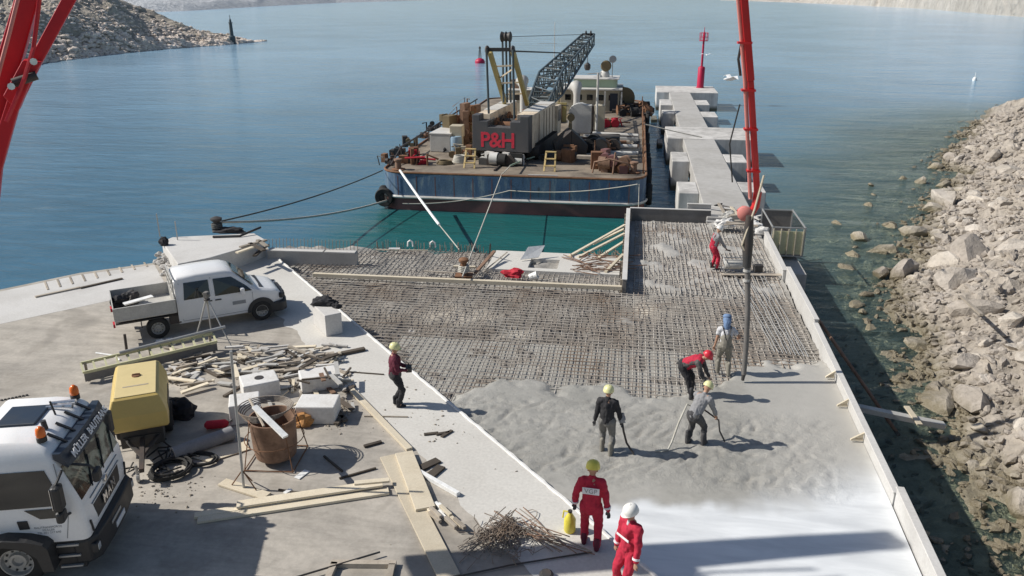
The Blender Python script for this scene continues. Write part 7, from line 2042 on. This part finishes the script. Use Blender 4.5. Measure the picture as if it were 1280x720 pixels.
    # helmet with brim
    if helmet:
        mb = MB(); M = Matrix((rt, face, up)).transposed().to_4x4(); M.translation = headc + up * .035 - face * .005
        mb.lathe([(.120, -.01), (.128, .0), (.126, .012), (.122, .05), (.108, .095), (.075, .128), (.035, .142), (.001, .145)], n=24, M=M @ Matrix.Diagonal((1, 1.12, 1, 1)), cap=False)
        P = [(.125 * cos(a), .14 * sin(a) + (.045 * max(0, sin(a)) ** 2)) for a in [2 * pi * k / 24 for k in range(24)]]
        mb.prism(P, -.014, -.004, M=M)
        mb.bar(M @ V((0, -.13, .05)), M @ V((0, -.02, .148)), .03, .015); mb.bar(M @ V((0, -.02, .148)), M @ V((0, .11, .09)), .03, .015)
        mb.build('helmet', MAT[helmet], e, smooth=50)
    W = lambda q: e_mat @ V(q)
    e_mat = Matrix.Translation(e.location) @ Matrix.Rotation(R(heading - 90), 4, 'Z')
    info = dict(arms=arms, legs=legs, pel=pel, chest=chest, sdir=sdir, fwd=fwd, head=headc, face=face, up=up, rt=rt, e=e, M=e_mat, neck=neck, shc=shc)
    return info

# 1 man on the quay with remote control
P1 = person(496, 507, 18, 'worker in maroon jacket and yellow helmet standing on the quay edge with a remote control', z=2.004, helmet='helmet_lemon', top='cloth_maroon', pants='cloth_black',
            hands=((-.12, .30, 1.08), (.12, .30, 1.08)), feet=((-.1, -.02), (.1, .06)), nod=.25)
fused('jacket_hem', [([P1['pel'] + V((0, 0, .13)), P1['pel'] + V((0, 0, -.02))], [.158, .172])], MAT['cloth_dark'], P1['e'], .013, 3, .01)
c = P1['M'] @ V((0, .36, 1.06))
e = empty('remote_control', c, R(18 - 90), 'black boom remote control box held by the maroon-jacketed worker', 'remote control')
mb = MB(); mb.box((0, 0, 0), (.26, .16, .13)); mb.build('control_housing', MAT['steel_dark'], e, bevel=.02)
mb = MB(); mb.tube([(-.06, 0, .06), (-.06, 0, .12)], .014, 6); mb.tube([(.06, 0, .06), (.06, 0, .12)], .014, 6); mb.build('joystick', MAT['black_plastic'], e)
# 2 black jacket
P2 = person(757, 567, 82, 'worker in black jacket and grey trousers wading in fresh concrete with a vibrator hose', z=1.86, helmet='helmet_lemon', top='cloth_black', pants='cloth_trouser_grey', boots='wader',
            hands=((-.30, .02, .80), (.33, .10, .86)), feet=((-.11, .10), (.12, -.06)), gloves='cloth_dark', shoes_h=.24)
lump('glove_bag', MAT['cloth_grey'], P2['M'] @ V((.34, .10, .88)), (.09, .07, .15), 'grey rag hanging from the right hand of the black-jacketed worker', 'rag', 4)
mb = MB(); mb.tube([P2['M'] @ V((.33, .14, .88)), P2['M'] @ V((.38, .2, .55)), P2['M'] @ V((.46, .22, .25)), P2['M'] @ V((.66, .12, .03))], .026, 8)
tag(mb.build('vibrator_hose', MAT['steel_dark'], smooth=60), 'black vibrator hose held by the black-jacketed worker', 'hose')
# 3 red coverall, back to camera
P3 = person(737, 685, 86, 'worker in red coveralls and yellow helmet seen from behind with a white patch', z=2.004, scale=1.08, helmet='helmet_yellow', top='cloth_red', pants='cloth_red', boots='cloth_maroon', gloves='cloth_dark',
            hands=((-.30, .06, .88), (.31, .0, .80)), feet=((-.12, .12), (.13, -.03)), nod=.35)
def back_patch(P, txt, w=.30, h=.13, up_=.40, mat='decal_white', front=False):
    s = 1 if front else -1
    c = P['pel'] + P['sdir'] * up_ + P['fwd'] * s * .182
    M = basis(c, V((1, 0, 0)) * (-s), P['sdir'])
    mb = MB(); mb.box((0, 0, 0), (w, h, .012)); o = mb.build('reflective_patch', MAT[mat], P['e'], bevel=.004); o.data.transform(M)
    if txt:
        me = text_mesh(txt, h * .95, depth=.002); me.transform(Matrix.Translation(M.to_3x3() @ V((0, 0, .008))) @ M); me.materials.clear(); me.materials.append(MAT['decal_grey'])
        t = bpy.data.objects.new('patch_lettering', me); col.objects.link(t); t.parent = o
back_patch(P3, 'VGP')
def cuffs(P):
    for (sh, k, a) in P['arms']:
        q = a - (a - k).normalized() * .07; u = (a - k).normalized()
        mb = MB(); mb.tube([q - u * .018, q + u * .018], .066, 14); mb.build('reflective_cuff', MAT['decal_white'], P['e'], smooth=40)
cuffs(P3)
for (hip, k, a) in P3['legs']:
    pass
# 4 white helmet, red coverall, facing left towards camera
P4 = person(784, 741, 222, 'worker in red coveralls and white helmet turned to the left, cut by the bottom edge', z=2.0, scale=1.05, helmet='helmet_white', top='cloth_red', pants='cloth_red', boots='wader', gloves='skin',
            hands=((-.28, .12, .84), (.29, .06, .80)), feet=((-.12, 0), (.12, .05)), look=-.25, nod=.3)
back_patch(P4, None, w=.30, h=.045, up_=.30, front=True); cuffs(P4)
fused('undershirt', [([P4['neck'] + P4['fwd'] * .05, P4['shc'] + P4['fwd'] * .085 - V((0, 0, .02))], [.035, .03])], MAT['cloth_white'], P4['e'], .012, 2)
# 5 grey shirt, leaning
P5 = person(868, 556, 55, 'worker in grey shirt and yellow helmet bending forward over the wet concrete', z=1.86, lean=.55, side=.12, helmet='helmet_lemon', top='cloth_grey', pants='cloth_dark', boots='cloth_dark',
            hands=((-.12, .52, .70), (.30, .50, .58)), feet=((-.17, -.05), (.17, .12)), nod=.8, drop=.05, shoes_h=.24)
a = P5['M'] @ V((-.12, .56, .70)); b = P5['M'] @ V((.30, .54, .58))
mb = MB(); c = at(835, 562, 1.92); q = P5['M'] @ V((-.35, .1, .95))
mb.tube([a, q, q.lerp(c, .45) + V((0, 0, .05)), q.lerp(c, .8) + V((0, 0, -.05)), c, c + V((-.3, -.1, 0))], .024, 8); tag(mb.build('vibrator_hose', MAT['rope_pale'], smooth=60), 'pale vibrator hose trailing left from the grey-shirted worker', 'hose')
mb = MB(); mb.tube([a, b, b + V((.05, .0, -.3)), at(906, 552, 1.9)], .022, 8); tag(mb.build('vibrator_hose', MAT['steel_dark'], smooth=60), 'dark vibrator hose held down in front by the grey-shirted worker', 'hose')
# 6 red vest, bent
P6 = person(861, 495, -18, 'worker in red vest and red helmet bent far forward with hands on knees height', z=1.88, lean=1.05, helmet='helmet_red', top='cloth_dark', pants='cloth_black', boots='cloth_dark',
            hands=((-.16, .50, .55), (.12, .46, .50)), feet=((-.20, .0), (.20, .12)), nod=.7, look=.3, drop=.03, shoes_h=.24)
fused('vest', [([P6['pel'] + P6['sdir'] * .10, P6['chest'], P6['shc'] - P6['sdir'] * .04], [.17, .178, .145]), ([P6['shc'] - V((.10, 0, 0)), P6['shc'] + V((.10, 0, 0))], [.12, .12])], MAT['cloth_red'], P6['e'], .013, 3, .012)
# 7 waders, blue hood
P7 = person(903, 468, 92, 'worker in white shirt, grey waders and blue head cover guiding the end hose', z=1.86, helmet=None, top='cloth_white', pants='wader', boots='wader', lean=.12,
            hands=((-.28, .12, .82), (.40, .26, 1.08)), feet=((-.14, .10), (.15, -.06)), shoes_h=.3, nod=.5, sleeves=False)
fused('hood', [([P7['head'] + P7['up'] * .06, P7['head'] - P7['up'] * .04 - P7['face'] * .02], [.125, .11]), ([P7['head'] - P7['up'] * .05 - P7['face'] * .03, P7['neck'] - V((0, .02, .02))], [.10, .10])], MAT['cloth_blue'], P7['e'], .013, 3, .012)
mb = MB(); M = Matrix((P7['rt'], P7['face'], P7['up'])).transposed().to_4x4(); M.translation = P7['head'] + P7['up'] * .12
mb.lathe([(.128, 0), (.12, .05), (.08, .09), (.001, .10)], n=20, M=M, cap=False); mb.build('blue_helmet', MAT['cloth_blue'], P7['e'], smooth=50)
bb = P7['pel']
fused('bib', [([bb + V((0, 0, 0)), bb + V((0, .01, .26))], [.172, .172])], MAT['wader'], P7['e'], .013, 3, .008)
for s_ in (-1, 1):
    mb = MB(); mb.bar(bb + V((s_ * .02, -.17, .24)), P7['shc'] + V((s_ * .11, -.09, .06)), .035, .012); mb.bar(P7['shc'] + V((s_ * .11, -.09, .06)), P7['shc'] + V((s_ * .12, .06, .08)), .035, .012); mb.build('brace_strap', MAT['cloth_dark'], P7['e'])
# 8 far worker
P8 = person(891, 336, 15, 'worker in grey shirt, red bib trousers and white helmet on the bars by the jetty', z=1.88, lean=.22, helmet='helmet_white', top='cloth_grey', pants='cloth_red', boots='cloth_dark',
            hands=((-.10, .46, .88), (.14, .44, .84)), feet=((-.13, .0), (.12, .10)), nod=.6)
bb = P8['pel']; sd8 = P8['sdir']
fused('bib', [([bb, bb + sd8 * .28], [.168, .168])], MAT['cloth_red'], P8['e'], .013, 3, .008)
for s_ in (-1, 1):
    mb = MB(); mb.bar(bb + sd8 * .26 + V((s_ * .06, -.16, 0)), P8['shc'] + V((s_ * .10, -.09, .06)), .035, .012); mb.build('brace_strap', MAT['cloth_red'], P8['e'])
mb = MB(); a = P8['M'] @ V((-.1, .48, .86)); mb.tube([a, P8['M'] @ V((.14, .46, .82)), P8['M'] @ V((.2, .6, .8))], .03, 6)
tag(mb.build('hand_tool', MAT['steel_dark']), 'dark short tool held by the red-trousered worker', 'tool')

bpy.data.scenes.remove(TMP)


# ================================================================ one mesh per separate piece
def split_pieces(o):
    me = o.data; n = len(me.vertices); par = list(range(n))
    def f(a):
        while par[a] != a: par[a] = par[par[a]]; a = par[a]
        return a
    for e_ in me.edges:
        a, b = f(e_.vertices[0]), f(e_.vertices[1])
        if a != b: par[a] = b
    groups = {}
    for p in me.polygons: groups.setdefault(f(p.vertices[0]), []).append(p.index)
    if len(groups) < 2: return
    base = o.name.split('.')[0]; parent = o.parent
    for g in groups.values():
        vid = {}; vs = []; fs = []
        for pi_ in g:
            fc = []
            for v in me.polygons[pi_].vertices:
                if v not in vid: vid[v] = len(vs); vs.append(tuple(me.vertices[v].co))
                fc.append(vid[v])
            fs.append(fc)
        m2 = bpy.data.meshes.new(base); m2.from_pydata(vs, [], fs)
        for mt in me.materials: m2.materials.append(mt)
        m2.polygons.foreach_set('use_smooth', [me.polygons[k].use_smooth for k in g])
        if me.polygons[g[0]].use_smooth: m2.set_sharp_from_angle(angle=R(40))
        c = bpy.data.objects.new(base, m2); col.objects.link(c); c.parent = parent
        c.location = o.location; c.rotation_euler = o.rotation_euler
        for md in o.modifiers:
            if md.type == 'BEVEL':
                q = c.modifiers.new('bevel', 'BEVEL'); q.width = md.width; q.segments = md.segments; q.limit_method = 'ANGLE'; q.angle_limit = md.angle_limit
    bpy.data.objects.remove(o)
SPLIT = ('pipe_clamp', 'visor_bracket', 'vent_grille', 'coupling', 'aerial', 'air_horn', 'rear_lamp', 'headlight_lens', 'wiper', 'mudguard', 'gantry_brace', 'boom_head_sheave',
         'guard_stiffener', 'stud', 'bolt', 'body_rib', 'roof_plate', 'joystick', 'stay_rod', 'hydraulic_line', 'pendant_rope', 'hoist_rope', 'inner_mast', 'panel_seam', 'mirror_arm', 'mirror_housing', 'rung', 'support_leg', 'hull_plate_seam', 'door_seam', 'rim_holes', 'foot_block')
for o in list(bpy.data.objects):
    if o.type == 'MESH' and o.name.split('.')[0] in SPLIT and o.parent and not o.children: split_pieces(o)
